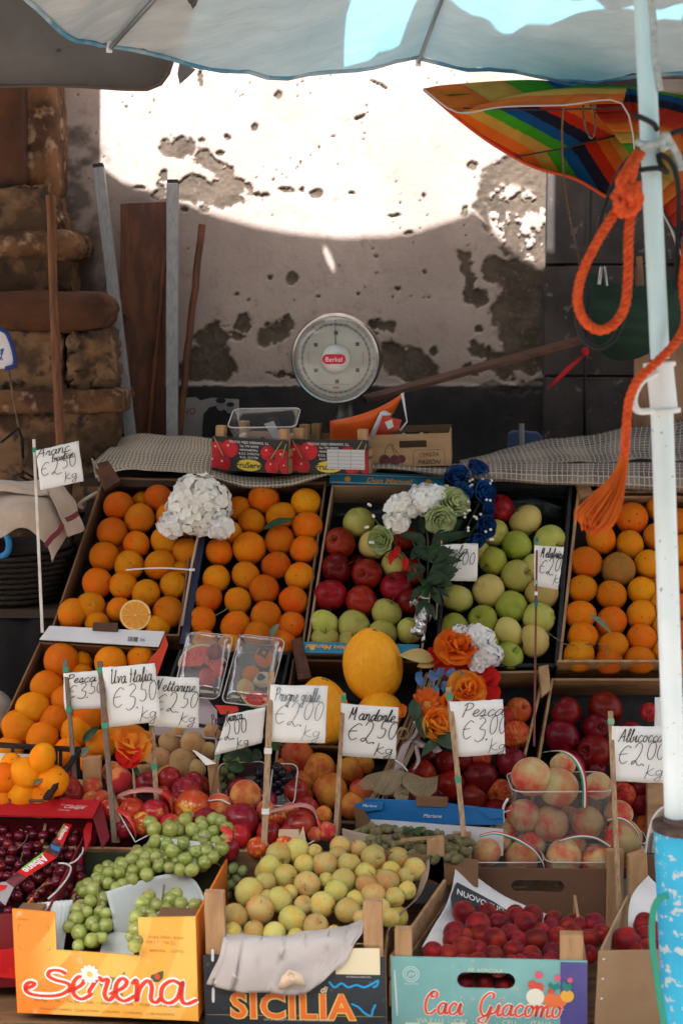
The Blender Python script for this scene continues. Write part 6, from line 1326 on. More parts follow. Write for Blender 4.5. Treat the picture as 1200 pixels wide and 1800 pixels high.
fruits('black crate', 'apples in the black crate', c8, 'green_apple', [(755,362,78,'red_apple'),(893,425,92,'yellow_apple'),(725,497,78),(1025,545,94),(843,568,88,'lime_apple'),(713,650,82,'lime_apple'),(845,735,94),(983,835,94),(685,815,92,'yellow_apple'),(512,860,92),(815,905,92,'lime_apple'),(967,970,94),(655,980,84),(495,1025,88),(797,1050,88,'yellow_apple'),(938,1095,96),(950,690,84),(640,600,60),(560,700,70),(665,1120,84),(800,1180,84)], S, .018, pick=wo('green_apple','green_apple','lime_apple','yellow_apple'))
filler('black crate', 'apples in the black crate', 'green_apple', [(830,980),(980,980),(960,1140),(790,1140)], S, .07, .037, 10)
fruits('slatted crate', 'oranges in the slatted crate', c9, 'orange', [(765,500,127),(985,420,110),(1150,535,112),(520,660,127),(748,705,108),(950,645,100),(1165,748,120),(400,850,125),(655,905,135,'orange_dull'),(895,860,116),(1180,985,112),(372,1060,115),(603,1107,123),(842,1075,116),(1180,1205,118),(355,1265,118),(600,1320,120),(838,1262,118),(375,1432,120),(842,1452,120),(615,1512,122),(1160,1425,120),(345,1590,128),(580,1632,108),(822,1622,118),(1020,1170,116),(1030,1360,112),(1030,1560,112),(1120,1640,110),(1340,640,115),(1400,850,118),(1400,1080,118),(1390,1300,118),(1380,1500,118)], S, .018)
filler('slatted crate', 'oranges in the slatted crate', 'orange', [(1030,900),(1240,900),(1230,1150),(1000,1150)], S, .068, .036, 16)
fruits('barcode flap box', 'oranges in the barcode flap box', b1, 'mandarin', [(360,268,106),(650,282,98),(825,258,78),(480,275,64,'mandarin',-.03),(275,420,97),(480,345,66,'mandarin',-.02),(195,550,105),(110,660,105),(380,500,86),(320,615,86),(250,720,102),(455,690,97),(520,600,97),(660,600,90),(60,785,82),(395,805,88),(595,762,92),(705,668,92),(520,870,60),(760,560,70)], S, .02)
filler('barcode flap box', 'oranges in the barcode flap box', 'mandarin', [(90,1190),(250,1190),(200,1320),(30,1290)], S, .075, .037, 40)
BCP = slope(3.28, .30, 3.46, .36)
YP = lambda y: (V((0,y,0)), V((0,-1,0)))
fruits('black crate at left', 'oranges in the black crate at far left', b1, 'mandarin', [(250,840,88),(160,930,100),(25,960,96),(140,1050,96),(312,975,95),(10,1080,90),(70,880,70,'mandarin',-.03),(240,1060,80)], YP(3.36), 0)
fruits('lilac carton', 'beige peaches in the lilac carton', b2, 'beige_peach', [(65,755,72),(195,760,80),(10,850,76),(135,872,88),(310,690,62),(290,800,58),(215,905,62),(-60,790,60),(45,930,60),(-70,880,70),(120,690,50)], S, .02)
fruits('plum tray', 'plums and nectarines in the low tray', b5, 'plum', [(395,215,100,'plum'),(545,185,62,'fuzzy_peach'),(460,178,46,'beige_peach'),(530,245,46,'fuzzy_peach'),(600,240,46,'fuzzy_peach'),(700,140,80,'fuzzy_peach'),(660,90,62,'fuzzy_peach',-.01),(860,160,68),(995,130,72),(1130,152,68),(1110,215,80),(1030,262,62),(1130,300,108,'nectarine'),(775,320,78,'nectarine'),(905,335,88,'nectarine'),(840,395,72,'nectarine'),(735,415,70),(640,310,60,'nectarine'),(1180,370,70,'plum'),(1000,400,70,'nectarine'),(960,230,60)], M_, .0)
fruits('nectarine tray', 'peaches and nectarines in the low tray', b6, 'nectarine', [(335,55,82,'fuzzy_peach'),(195,105,66,'fuzzy_peach'),(70,105,78,'nectarine'),(310,190,98,'plum'),(130,195,78,'plum'),(295,270,70,'nectarine'),(235,335,72,'plum'),(445,135,56,'fuzzy_peach'),(500,170,54,'nectarine'),(620,215,86,'red_apple' if False else 'plum'),(455,255,72,'plum'),(560,250,50,'plum'),(760,245,52,'fuzzy_peach'),(700,262,42,'fuzzy_peach'),(20,40,80,'plum'),(570,140,50,'fuzzy_peach'),(400,330,60,'nectarine'),(540,320,56,'nectarine'),(745,155,46,'mango')], M_, .0)
filler('plum tray', 'plums and nectarines in the low tray', 'plum', [(110,1370),(580,1390),(560,1470),(100,1470)], M_, .055, .033, 70)
fruits('mango crate', 'mangoes in the wooden crate', b2, 'mango', [(805,830,97),(935,908,96),(1112,918,84),(1000,1033,108),(850,975,66),(850,1062,52),(1190,1040,78),(1200,880,60),(720,900,60),(1130,1120,80)], S, .02)
fruits('wooden apple crate', 'apples under the bouquet', b3, 'dark_apple', [(1170,565,77,'blush_apple'),(1152,705,87,'blush_apple'),(1130,872,92,'dark_apple'),(945,955,99,'dark_apple'),(1065,1045,82,'blush_apple'),(900,1080,87,'dark_apple'),(770,1000,87,'red_apple'),(605,930,80,'red_apple'),(745,870,70),(850,860,56),(530,1085,60),(950,845,66,'blush_apple'),(1040,1160,80,'dark_apple'),(690,1090,72),(1100,600,60,'blush_apple'),(1000,560,60)], S, .018)
filler('wooden apple crate', 'apples under the bouquet', 'dark_apple', [(760,1260),(930,1230),(890,1400),(680,1400)], S, .07, .036, 30)
fruits('dark apple crate', 'dark apples at right', b4, 'dark_apple', [(515,345,92),(742,318,96),(490,487,100),(687,432,87),(680,575,107),(690,675,60),(840,835,86,'blush_apple'),(945,885,66,'dark_apple'),(1000,340,56,'blush_apple'),(950,790,60),(955,1000,54,'blush_apple'),(860,600,70),(890,450,60),(560,650,80),(1100,800,70),(880,720,60)], S, .018)
# ---- white peaches in clear punnets
PN = YP(3.42)
pn = fruits('tall punnet', 'white peaches in the tall punnet', b4, 'white_peach', [(310,718,118),(470,780,118),(495,650,78,'white_peach',-.06),(700,772,84),(265,945,96),(420,993,108),(640,985,98),(530,960,70,'white_peach',-.05)], PN, 0)
fruits('front punnets', 'white peaches in the low punnets', b4, 'white_peach', [(45,1155,92),(255,1192,98),(310,1112,88,'white_peach',-.05),(500,1190,112),(560,1142,86,'white_peach',-.05),(690,1205,88),(130,1115,66,'white_peach',-.04),(850,1075,112),(822,935,84,'white_peach',-.05),(160,1025,62,'white_peach',-.05),(900,1180,80,'white_peach',-.04)], YP(3.37), 0)
# ---- yellow plums, apricots
fruits('plum crate', 'yellow plums heaped in the crate', b6, 'gold_plum', [(605,345,66),(510,370,70),(465,430,62),(440,515,60),(548,480,64),(645,420,57),(752,418,70),(835,325,58),(930,335,47),(1005,385,70),(880,415,64),(1100,450,50),(660,525,72),(850,505,70),(968,470,60),(975,530,66),(1080,510,70),(1180,480,48),(355,565,77),(515,605,70),(410,658,80),(570,565,42),(740,630,72),(810,562,64),(872,662,70),(1010,582,70),(1120,592,54),(1185,555,50),(582,708,74),(640,632,52),(705,745,70),(278,695,72),(265,778,54),(380,772,58),(485,782,62),(600,802,48),(940,702,44),(800,778,40),(1095,700,54),(1050,645,50),(820,372,52),(700,352,42),(912,602,48),(960,445,40),(760,500,40),(450,590,40)], L, -.012, .98)
filler('plum crate', 'yellow plums heaped in the crate', 'gold_plum', [(470,1500),(740,1500),(690,1630),(400,1630)], L, .03, .028, 160)
ap_l = [(345,500,48),(310,578,49),(400,545,51),(412,585,46),(475,537,36),(305,607,46),(345,642,51),(225,652,43),(282,664,43),(465,606,49),(525,582,43),(585,540,46),(460,667,44),(540,650,44),(622,606,51),(685,552,34),(710,592,41),(770,580,41),(850,540,44),(880,582,41),(750,552,36),(610,668,43),(690,652,39),(690,690,41),(620,695,41),(565,695,37),(795,546,32),(832,602,41),(832,662,39),(650,572,37),(400,642,37),(610,512,46),(555,515,40),(400,690,40),(340,700,40),(480,712,40),(740,650,40),(760,690,40),(530,700,38),(350,590,34),(560,605,36),(735,620,30)]
fruits('turquoise crate', 'dark red apricots heaped in the turquoise crate', b7, 'apricot', ap_l, slope(2.95,.205,3.26,.275), -.005, .98)
filler('turquoise crate', 'dark red apricots heaped in the turquoise crate', 'apricot', [(800,1600),(1030,1610),(1000,1700),(750,1690)], slope(2.95,.205,3.26,.275), .035, .023, 120)
APR = slope(2.95,.205,3.26,.275)
fruits('right brown crate', 'dark red apricots in the right crate', b7, 'apricot', [(980,612,60),(1050,545,47),(1052,592,43),(1055,642,41),(1095,580,46),(1100,640,44),(1020,650,36)], APR, -.004)
fr2 = atz(850, 1724, .14)
for k, (px, py) in enumerate(((818,1730),(852,1726),(884,1731))):
    o = place('apricot', at(px, py, 2.935), .021); o['group'] = 'dark red apricots behind the hand hole'; o['label'] = 'dark red apricot seen through the hand hole, %s from left' % ORD[k+1]
# ---- melons
mel = blush_mat('yellow_melon_skin', (.82,.36,.02), (.78,.29,.014), .35, .65, .8, .42, bump=.25, bsc=6, hue=.008, streak=.6)
mel_b = [(655,1171,53,66,'large upright yellow melon beside the orange bouquet',-.02,-.01),(568,1252,46,62,'yellow melon behind the pale blue inked price card',-.01,-.02),(668,1252,40,36,'yellow melon low behind the Mandorle price card',.0,-.03)]
def melon_fn(t, a): return sph(t, a, 1 + .008*math.cos(14*a)*math.sin(t) + bump3(t,a,5,1.4,.03) + .05*math.exp(-(t/.3)**2), 1, 1, 1)
for px, py, rx, rz, lab, tx, off in mel_b:
    P = on(px, py, S, off+.01); k_ = mpx(P); me = sphere_mesh('melon_body', melon_fn, [mel], 48, 30); me2 = me
    t = thing('melon', lab, 'melon', tuple(P), 'yellow melons'); o = obj('melon_body', me, t); o.scale = (rx*k_, rx*k_*.98, rz*k_); o.rotation_euler = (-.12, tx*3+(.16 if rz > 60 else 0), random.uniform(0,3))
    if rz > 60:
        mb = MB(); tp = P + V((.003,-.012,rz*k_*.965)); mb.tube(smooth_path([tp+V((-.010,0,-.004)), tp+V((-.006,0,.004)), tp+V((.002,0,.005)), tp+V((.010,0,-.001))], 4), .0022, 6); mb.build('melon_stalk', mm('dry_stalk', (.32,.15,.05), rough=.8), t, smooth=True)
# ---- half orange
flesh, nt, b = base('orange_flesh'); tc = nt.nodes.new('ShaderNodeTexCoord').outputs['Object']; sx = nt.nodes.new('ShaderNodeSeparateXYZ'); nt.links.new(tc, sx.inputs[0])
ang = mth(nt, 'ARCTAN2', sx.outputs[1], sx.outputs[0]); rr = mth(nt, 'SQRT', mth(nt, 'ADD', mth(nt, 'MULTIPLY', sx.outputs[0], sx.outputs[0]), mth(nt, 'MULTIPLY', sx.outputs[1], sx.outputs[1])))
seg = mth(nt, 'ABSOLUTE', mth(nt, 'SINE', mth(nt, 'MULTIPLY', ang, 5.0))); c = mixc(nt, ramp(nt, seg, .03, .16), (.80,.55,.20), (.78,.30,.02))
c = mixc(nt, mth(nt, 'MULTIPLY', ramp(nt, nz(nt, mapping(nt, tc, (1,1,1)), 9, detail=3), .5, .75), .5), c, (.82,.45,.06)); c = mixc(nt, ramp(nt, rr, .84, .9), c, (.82,.62,.28)); c = mixc(nt, ramp(nt, rr, .95, .97), c, (.72,.22,.01)); c = mixc(nt, mth(nt, 'LESS_THAN', rr, .07), c, (.8,.6,.3))
nt.links.new(c, b.inputs['Base Color']); b.inputs['Roughness'].default_value = .25
P = on(238, 1081, S, .022); r = 27.5*mpx(P); t = thing('orange_half', 'cut half orange showing its juicy segments, standing above the barcode flap', 'orange half', tuple(P))
vs = [(0,0,.0)]; fs = []
for i in range(1, 7):
    for j in range(40): q = 2*math.pi*j/40; vs.append((i/6*math.cos(q), i/6*math.sin(q), .012*math.sin(j*2.1+i)))
for j in range(40): fs.append([0,1+j,1+(j+1)%40])
for i in range(5):
    for j in range(40): a = 1+i*40; fs.append([a+j, a+40+j, a+40+(j+1)%40, a+(j+1)%40])
me = bpy.data.meshes.new('cut_face'); me.from_pydata(vs, [], fs); me.materials.append(flesh); me.polygons.foreach_set('use_smooth', [True]*len(fs))
R_ = axis_rot((CAM-P).normalized()*1.0 + V((.05,0,.10))); o = obj('cut_face', me, t); o.scale = (r,r,r); o.rotation_euler = R_.to_euler()
me = sphere_mesh('peel', lambda t_, a: sph(math.pi/2+t_/2, a, 1), [K['orange']['me'][0].materials[0]], 32, 14); o = obj('peel', me, t); o.scale = (r,r,r); o.rotation_euler = R_.to_euler()
# ---- leaves in the crates
leaf_m = mat('dark_leaf', (.022,.055,.018), (.012,.035,.014), sc=14, rough=.5, bump=.3, bsc=60); leaf_pale = mat('grey_green_leaf', (.16,.19,.13), (.11,.14,.09), sc=14, rough=.6)
def leaf(mb, a, b, w_, up, cup=.25, n=8, m=4, wave=.0):
    d = b-a; L_ = d.length; d = d.normalized(); x = d.cross(up).normalized(); y = x.cross(d); P = []
    for i in range(n+1):
        q = i/n; ww = w_*(math.sin(math.pi*q**.8)**.8 if 0 < q < 1 else 0); row = []
        for j in range(-m, m+1):
            s_ = j/m; row.append(a + d*L_*q + x*ww*s_*.5 + y*(cup*ww*s_*s_*.6 + L_*.14*math.sin(math.pi*q) + wave*math.sin(q*14+j)))
        P.append(row)
    mb.grid(P)
def loose_leaf(lab, p0, p1, w_, m, pl, off=.02):
    a = on(*p0, pl, off); b = on(*p1, pl, off+.004); mb = MB(); leaf(mb, a, b, w_, pl[1]); tag(mb.build('leaf', m, None, smooth=True, solid=.0008), lab, 'leaf')
loose_leaf('dark green leaf between oranges in the second upper crate', (462,931), (519,912), .022, leaf_m, S)
loose_leaf('grey green leaf low in the second upper crate', (474,1122), (490,1096), .018, leaf_pale, S)
loose_leaf('curled grey leaf on an orange in the slatted crate', (1036,1081), (1074,1114), .016, leaf_pale, S, .03)
loose_leaf('dark green leaf on oranges in the barcode flap box', (146,1306), (176,1276), .022, leaf_m, S)
loose_leaf('grey leaf low between oranges of the barcode flap box', (143,1330), (158,1312), .02, leaf_pale, S)
loose_leaf('small green leaf on an orange in the black crate at left', (60,1378), (76,1368), .012, leaf_pale, YP(3.33), .0)
tw = mm('dry_twig', (.14,.12,.07), rough=.8)
for lab, pts in (('dry twig on the lower edge of the slatted orange crate', [(962,1112),(985,1128),(1000,1133),(1046,1132)]), ('dry twig between the oranges of the second upper crate', [(378,1082),(396,1072),(400,1066)]), ('small forked twig among the lowest oranges in the slatted crate', [(1050,1131),(1064,1140),(1062,1152)])):
    mb = MB(); mb.tube(smooth_path([on(*p, S, .022+jit(.004)) for p in pts], 4), .0016, 5); tag(mb.build('twig', tw, smooth=True), lab, 'twig')
mb = MB(); mb.tube(smooth_path([on(*p, S, .03) for p in [(222,1002),(262,999),(300,999),(340,1002)]], 5), .0022, 6); tag(mb.build('white_string', mm('white_plastic'), smooth=True), 'white plastic string stretched across the oranges to the hydrangea stick', 'string')
# ---- grapes
def in_poly(x, y, q):
    c = False
    for i in range(len(q)):
        (x1,y1),(x2,y2) = q[i], q[i-1]
        if (y1 > y) != (y2 > y) and x < (x2-x1)*(y-y1)/(y2-y1)+x1: c = not c
    return c
grape_m = blush_mat('green_grape_skin', (.235,.285,.05), (.31,.335,.09), .4, .65, 1.2, .22, hue=.03, cc=(.36,.33,.12), sss=.6, spec=.5)
grape_d = blush_mat('dull_green_grape_skin', (.15,.20,.07), (.20,.22,.09), .4, .65, 1.2, .4, hue=.03)
grape_b = blush_mat('black_grape_skin', (.008,.008,.014), (.018,.016,.028), .4, .65, 1.2, .18, hue=.02, coat=.3)
gme = {m.name: [sphere_mesh('grape', lambda t, a, s_=s_: sph(t, a, 1+bump3(t,a,s_,1,.03), 1, 1, 1.1), [m], 20, 14) for s_ in (1, 2)] for m in (grape_m, grape_d, grape_b)}
gst = mat('grape_stem', (.20,.21,.07), (.14,.12,.04), sc=20, rough=.7)
def bunch(label, crop, lst, pl, m, group, off=0, stalk=None, pad=0):
    x0, y0, s = crop; pts = []
    for it in lst:
        cx, cy, r = it[:3]; P = on(x0+cx/s, y0+cy/s, pl, off+jit(.004)+(it[3] if len(it) > 3 else 0)); pts.append((P, r/s*mpx(P)*random.uniform(.84,.98)))
    for P, r in list(pts[:pad]):
        for _ in range(1): Q = P + FWD*r*1.5 + V((jit(r*.8), 0, jit(r*.8)-r*.2)); pts.append((Q, r*.95))
    c = sum((p for p, _ in pts), V((0,0,0)))/len(pts); t = thing('grape_bunch', label, 'grapes', tuple(c), group)
    for P, r in pts[:100]:
        o = bpy.data.objects.new('grape', random.choice(gme[m.name])); COL.objects.link(o); o.parent = t; o.location = P-c; o.scale = (r,r,r); o.rotation_euler = (jit(3),jit(3),jit(3))
    mb = MB()
    for P, r in pts[::2]: mb.tube([P+FWD*r*.7, (P+FWD*r*2.2).lerp(c+FWD*.03, .5)], .0012, 5)
    if stalk: mb.tube(smooth_path([on(*q, pl, off+.012) for q in stalk], 4), .0022, 6)
    mb.build('grape_stalk', gst, t, smooth=True); return t
GP = slope(3.0, .26, 3.34, .40)
bunch('loose green grape bunch heaped at the top, below the Uva price card', b5, [(1085,375,46),(905,425,48),(1000,430,52),(1130,430,50),(1185,410,44),(910,495,44),(980,510,40),(1075,505,44),(1150,560,42),(1010,555,46),(1085,600,44),(840,635,46),(930,645,42),(990,650,38),(1055,665,38),(1125,665,42),(850,590,44),(770,605,46),(720,635,44),(815,565,38),(910,590,40),(1050,430,36),(1200,470,48),(1250,440,42),(1190,500,44),(1265,500,40),(1210,560,42),(1250,590,42),(1200,620,44),(1160,480,36),(1290,380,50),(1255,370,48),(1330,420,46),(1300,540,46),(1320,480,40)], GP, grape_m, 'green grape bunches', 0, None, 30)
bunch('green grape bunch tumbling down left of the white foam tray', b5, [(700,680,46),(780,670,38),(860,692,46),(640,680,40),(632,742,42),(775,722,42),(580,722,36),(545,782,48),(490,790,40),(530,845,44),(585,905,38),(490,890,34),(455,895,46),(450,948,48),(540,978,46),(465,1032,48),(535,1078,46),(622,990,44),(408,995,40),(600,1062,38),(460,1110,38),(512,910,40),(605,830,40),(620,920,34),(560,1000,34),(720,750,38),(680,770,40)], GP, grape_m, 'green grape bunches', 0, [(176,1546),(172,1570),(176,1590)], 20)
bunch('green grape bunch lying inside the white foam tray', b5, [(838,862,48),(915,872,42),(990,838,46),(1060,862,40),(1140,868,40),(798,940,46),(840,912,40),(800,1015,52),(812,1065,40),(975,892,46),(770,1050,36),(880,915,40),(790,1110,40),(900,950,40),(1040,920,40),(860,985,42)], slope(2.97,.28,3.2,.36), grape_m, 'green grape bunches', .012, [(286,1580),(288,1564),(289,1556)], 10)
bunch('small dull green grape bunch beside the plum crate', b6, [(220,480,34),(268,440,32),(292,492,36),(182,545,34),(228,532,36),(320,452,34),(255,520,28),(200,580,30),(150,590,28),(300,540,30),(235,580,30)], YP(3.22), grape_d, 'green grape bunches', 0, [(360,1512),(385,1520),(404,1545)], 6)
DK = YP(3.50)
bunch('dull green grapes in the shaded clear tray under the Pesca Bianca card', b2, [(380,915,28),(420,880,34),(350,960,26),(400,850,26),(460,900,26),(370,1010,30),(420,950,28),(460,990,26),(340,900,24)], DK, grape_d, 'grapes in the clear trays', 0, None, 6)
bunch('black grape bunch in the clear tray behind the tall sign stick', b2, [(690,900,34),(715,930,34),(680,950,32),(740,965,34),(700,985,34),(760,1000,32),(670,1005,34),(735,1020,36),(700,1045,34),(590,930,30),(580,980,30),(600,1030,30),(570,1060,30),(680,1080,30),(740,1070,30),(760,960,28),(650,960,28)], DK, grape_b, 'grapes in the clear trays', 0, None, 12)
lv = MB()
for a, b_, w_ in (((392,1330),(425,1322),.03),((418,1318),(448,1338),.035),((400,1345),(430,1352),.03),((440,1322),(462,1332),.03),((470,1300),(492,1318),.03)): leaf(lv, at(*a,3.47), at(*b_,3.47), w_, V((0,-1,.4)))
tag(lv.build('vine_leaves', leaf_m, None, smooth=True, solid=.0006), 'dark vine leaves lying over the shaded grape trays', 'leaves')
random.seed(77)
gf_ = []
while len(gf_) < 72:
    x, y = random.uniform(390,1230), random.uniform(430,910)
    if in_poly(x, y, [(440,800),(640,620),(860,560),(900,430),(1230,430),(1240,640),(900,690),(600,790),(480,900)]) and all((x-a)**2+(y-b_)**2 > 30**2 for a, b_, _, _ in gf_): gf_.append((x, y, 42, jit(.006)))
bunch('green grapes in the shaded lower layer at the back of the grape box', b5, gf_, slope(3.05,.252,3.34,.378), grape_m, 'green grape bunches')
def px_tub(name, label, a, b, c, d, depth, group=None):
    O = (a+b+c+d)/4; X = (b-a+c-d)/2; Y = (d-a+c-b)/2; return tub(name, label, O - X.cross(Y).normalized()*depth, X, Y, X.length/2, Y.length/2, depth, .85, .02, group)
px_tub('clear_tray', 'clear plastic tray with black grapes behind the tall sign stick', at(474,1418,3.42), at(514,1415,3.42), at(527,1345,3.50), at(478,1340,3.50), .05, 'clear trays of grapes')
px_tub('clear_tray', 'clear plastic tray with dull green grapes in shade', at(385,1400,3.42), at(468,1402,3.42), at(470,1335,3.50), at(382,1345,3.50), .05, 'clear trays of grapes')
# ---- cherries
chm = blush_mat('cherry_skin', (.065,.004,.010), (.16,.006,.012), .42, .66, 1.0, .16, hue=.015, coat=.4, cc=(.035,.004,.01))
chme = [sphere_mesh('cherry', peach_fn(20+i, .05, .95), [chm, stem_m], 20, 14) for i in range(2)]
c10 = (0,1390,6.0)
chl = [(40,415,58),(185,350,52),(320,385,52),(483,352,66),(205,480,60),(355,460,58),(462,480,62),(90,570,62),(140,630,58),(215,580,48),(395,585,62),(290,600,58),(280,665,52),(112,740,62),(20,800,52),(210,785,56),(85,905,58),(405,915,60),(305,1005,66),(445,1065,60),(180,1110,66),(510,850,52),(585,790,48),(650,850,72),(600,960,66),(780,520,62),(740,690,56),(30,520,56),(330,770,40),(560,700,46),(690,610,40),(20,1200,50),(90,1270,52),(330,1140,50),(260,930,40),(420,820,44),(720,800,40),(560,420,46),(620,450,40),(30,660,44),(230,880,44),(520,980,48),(380,1130,44),(30,1000,44),(640,700,44),(820,620,44),(10,900,48),(40,1130,50),(130,1010,40),(-50,480,56),(-60,700,56),(-50,900,56),(-60,1100,56),(800,440,44),(380,330,40),(100,480,44)]
def cherries(lst, sink, pl):
    for cx, cy, r in lst:
        P = on(cx/6.0, 1390+cy/6.0, pl, -sink+jit(.004)); R = r/6.0*mpx(P)
        o = bpy.data.objects.new('cherry', random.choice(chme)); COL.objects.link(o); o.location = P; o.scale = (R,R,R); o.rotation_euler = (jit(1),jit(1),jit(3)); tag(o, 'dark red cherry heaped in the red cherry box', 'cherry', 'cherries in the red cherry box')
cherries(chl, .020, LC)
cherries([(random.uniform(-60,850), random.uniform(320,1250), 58) for _ in range(90) if True], .045, LC)
mb = MB()
for pts in ([(215,410),(240,425)],[(295,455),(270,530),(190,610)],[(240,650),(220,740)],[(520,580),(470,590)],[(560,970),(480,990),(400,1040),(370,1110)],[(800,580),(790,630)]): mb.tube(smooth_path([on(x/6, 1390+y/6, LC, .004) for x, y in pts], 4), .0011, 5)
tag(mb.build('cherry_stalks', mm('cherry_stalk_green', (.16,.13,.05), rough=.7), smooth=True), 'thin greenish stalks scattered over the dark red cherries', 'stalks', kind='stuff')
# printed bands over the cherry punnets
cg_, bk_ = mm('grass_green_print', (.12,.50,.05), rough=.5), mm('blue_patch_print', (.02,.15,.40), rough=.5)
def band(label, a, b, c, d, textq=True):
    P = [on(x/6, 1390+y/6, LC, .006) for x, y in (a,b,c,d)]; t = thing('printed_band', label, 'label band', tuple(P[0]), 'printed bands over the cherries'); mb = MB(); mb.poly(P, .0008, n=LC[1]); s_ = mb.build('paper_strip', mat('red_band_print', (.58,.02,.015), (.5,.012,.012), sc=8, rough=.4), t)
    X = (P[0]-P[1]).normalized(); Y = (P[0]-P[3]); Y = (Y - X*Y.dot(X)).normalized(); return t, P, X, Y
t, P, X, Y = band('red printed band with green bar lying low across the cherries', (470,640),(180,860),(290,910),(595,710))
ctr_ = (P[0]+P[1]+P[2]+P[3])/4
up_ = LC[1]
def band_txt(t, P, frac=.75):
    A = (P[0]+P[3])/2; B = (P[1]+P[2])/2; X = (B-A).normalized(); Yv = up_.cross(X); c = (A+B)/2
    wd = (P[0]-P[3]).length
    text(t, 'band_lettering', 'Albane', mm('white_print_b'), c - Yv*wd*.30, X, Yv, width=(B-A).length*frac, height=wd*.62, off=.02, shear=.15, lift=.0012)
    sgn = 1 if (P[0]-P[3]).dot(Yv) > 0 else -1
    e0, e1 = P[0], P[1]; inn = (P[3]-P[0]).normalized()*wd*.14; mb = MB(); mb.poly([e0.lerp(e1,.08), e0.lerp(e1,.85), e0.lerp(e1,.85)+inn, e0.lerp(e1,.08)+inn], .0011, n=up_); mb.build('green_bar', cg_, t)
band_txt(t, P)
t, P, X, Y = band('short red printed band with green bar near the cherry box flap', (680,345),(590,500),(665,580),(760,360)); band_txt(t, P, .8)
bd_ = thing('printed_band', 'dark picture band joining the two red printed bands', 'label band', tuple(on(95,1490,LC)), 'printed bands over the cherries')
mb = MB(); mb.poly([on(x/6,1390+y/6,LC,.0055) for x,y in ((590,502),(470,638),(598,712),(664,582))], .0008, n=LC[1]); mb.build('paper_strip', mat('dark_band_print', (.05,.02,.02), (.12,.05,.05), sc=60, rough=.4), bd_)
mb = MB(); mb.poly([on(x/6,1390+y/6,LC,.0064) for x,y in ((540,565),(630,600),(628,645),(540,610))], .0006, n=LC[1]); mb.build('blue_patch', bk_, bd_)
b2_ = thing('printed_band', 'dark printed band at the left end below the long red band', 'label band', tuple(on(10,1550,LC)), 'printed bands over the cherries')
mb = MB(); mb.poly([on(x/6,1390+y/6,LC,.0055) for x,y in ((178,862),(60,960),(150,1020),(292,912))], .0008, n=LC[1]); mb.build('paper_strip', mat('picture_band_print', (.06,.02,.025), (.16,.04,.05), sc=60, rough=.4), b2_)
mb = MB(); mb.poly([on(x/6,1390+y/6,LC,.0055) for x,y in ((60,962),(-60,980),(-60,1110),(60,1210),(150,1022))], .0008, n=LC[1]); mb.build('grey_panel', mm('grey_band_print', (.30,.27,.28), rough=.5), b2_)
mb = MB(); mb.poly([on(x/6,1390+y/6,LC,.0064) for x,y in ((-60,985),(85,1000),(60,1040),(-60,1080))], .0006, n=LC[1]); mb.build('red_panel', mm('red_band_panel', (.55,.02,.015), rough=.4), b2_)
mb = MB(); mb.tube(smooth_path([on(x/6,1390+y/6,LC,.006) for x,y in ((620,765),(700,770),(745,800),(745,850),(700,940),(600,1060),(510,1140))], 5), .0022, 8); ob = mb.build('punnet_rim', rim_m, smooth=True); tag(ob, 'curved clear plastic punnet rim around the front cherries', 'punnet rim', 'clear punnet rims in the cherry box')
mb = MB(); mb.tube(smooth_path([on(x/6,1390+y/6,LC,.004) for x,y in ((735,770),(800,740),(870,660),(880,600))], 5), .0022, 8); tag(mb.build('punnet_rim', rim_m, smooth=True), 'clear plastic punnet rim behind, under the inner red flap', 'punnet rim', 'clear punnet rims in the cherry box')
# ---- green almonds
alm = blush_mat('almond_hull', (.17,.145,.07), (.10,.09,.04), .4, .65, 1.2, .85, hue=.03, sheen=.05, cc=(.10,.07,.04)); alme = [sphere_mesh('almond', lambda t, a, i=i: sph(t, a, 1+bump3(t,a,i,1.2,.08), .62, .5, 1.0), [alm], 16, 10) for i in range(3)]
aq = [(618,1458),(690,1456),(770,1468),(830,1480),(812,1512),(730,1508),(640,1490)]
AL = slope(3.26,.315,3.42,.375)
pts_a = []
for _ in range(4000):
    x, y = random.uniform(610,835), random.uniform(1450,1515)
    if not in_poly(x, y, aq): continue
    if all((x-a)**2+((y-b)*1.15)**2 > 11.5**2 for a, b in pts_a): pts_a.append((x, y))
for lay, off in ((0,.0),(1,-.014)):
    for x, y in pts_a:
        P = on(x+lay*6, y, AL, off+jit(.004)); r = .0175*(1+jit(.15)); o = bpy.data.objects.new('almond', random.choice(alme)); COL.objects.link(o); o.location = P; o.scale = (r,r,r); o.rotation_euler = (jit(3),jit(3),jit(3)); tag(o, 'green fuzzy almond in the heap before the blue box panel', 'almond', 'green almonds in the blue box')
mb = MB()
for a, b_, w_ in (((726,1470),(746,1454),.02),((742,1472),(764,1462),.02),((716,1462),(738,1470),.018),((706,1466),(724,1458),.016)): leaf(mb, on(*a,AL,.014), on(*b_,AL,.03), w_, AL[1])
tag(mb.build('almond_leaves', leaf_m, None, smooth=True, solid=.0006), 'dark little leaves lying on the green almonds', 'leaves')
mb = MB(); P = [at(*c) for c in [(606,1490,3.24),(840,1512,3.24),(840,1560,3.24),(606,1540,3.24)]]; mb.poly(P, .004, n=V((0,1,0)))
mb.build('front_panel', card_brown, al.t); 
# wooden post at the back right of the plum crate
mb = MB(); mb.poly([at(*c) for c in [(750,1476,3.24),(780,1472,3.24),(782,1560,3.24),(750,1545,3.24)]], .02, n=V((0,1,0))); mb.build('corner_post', wood_pale, si.t, bevel=.002)
mb = MB(); mb.bar(at(704,1477,3.25), at(760,1472,3.25), .006, .006); mb.build('top_wire', wood_pale, si.t)
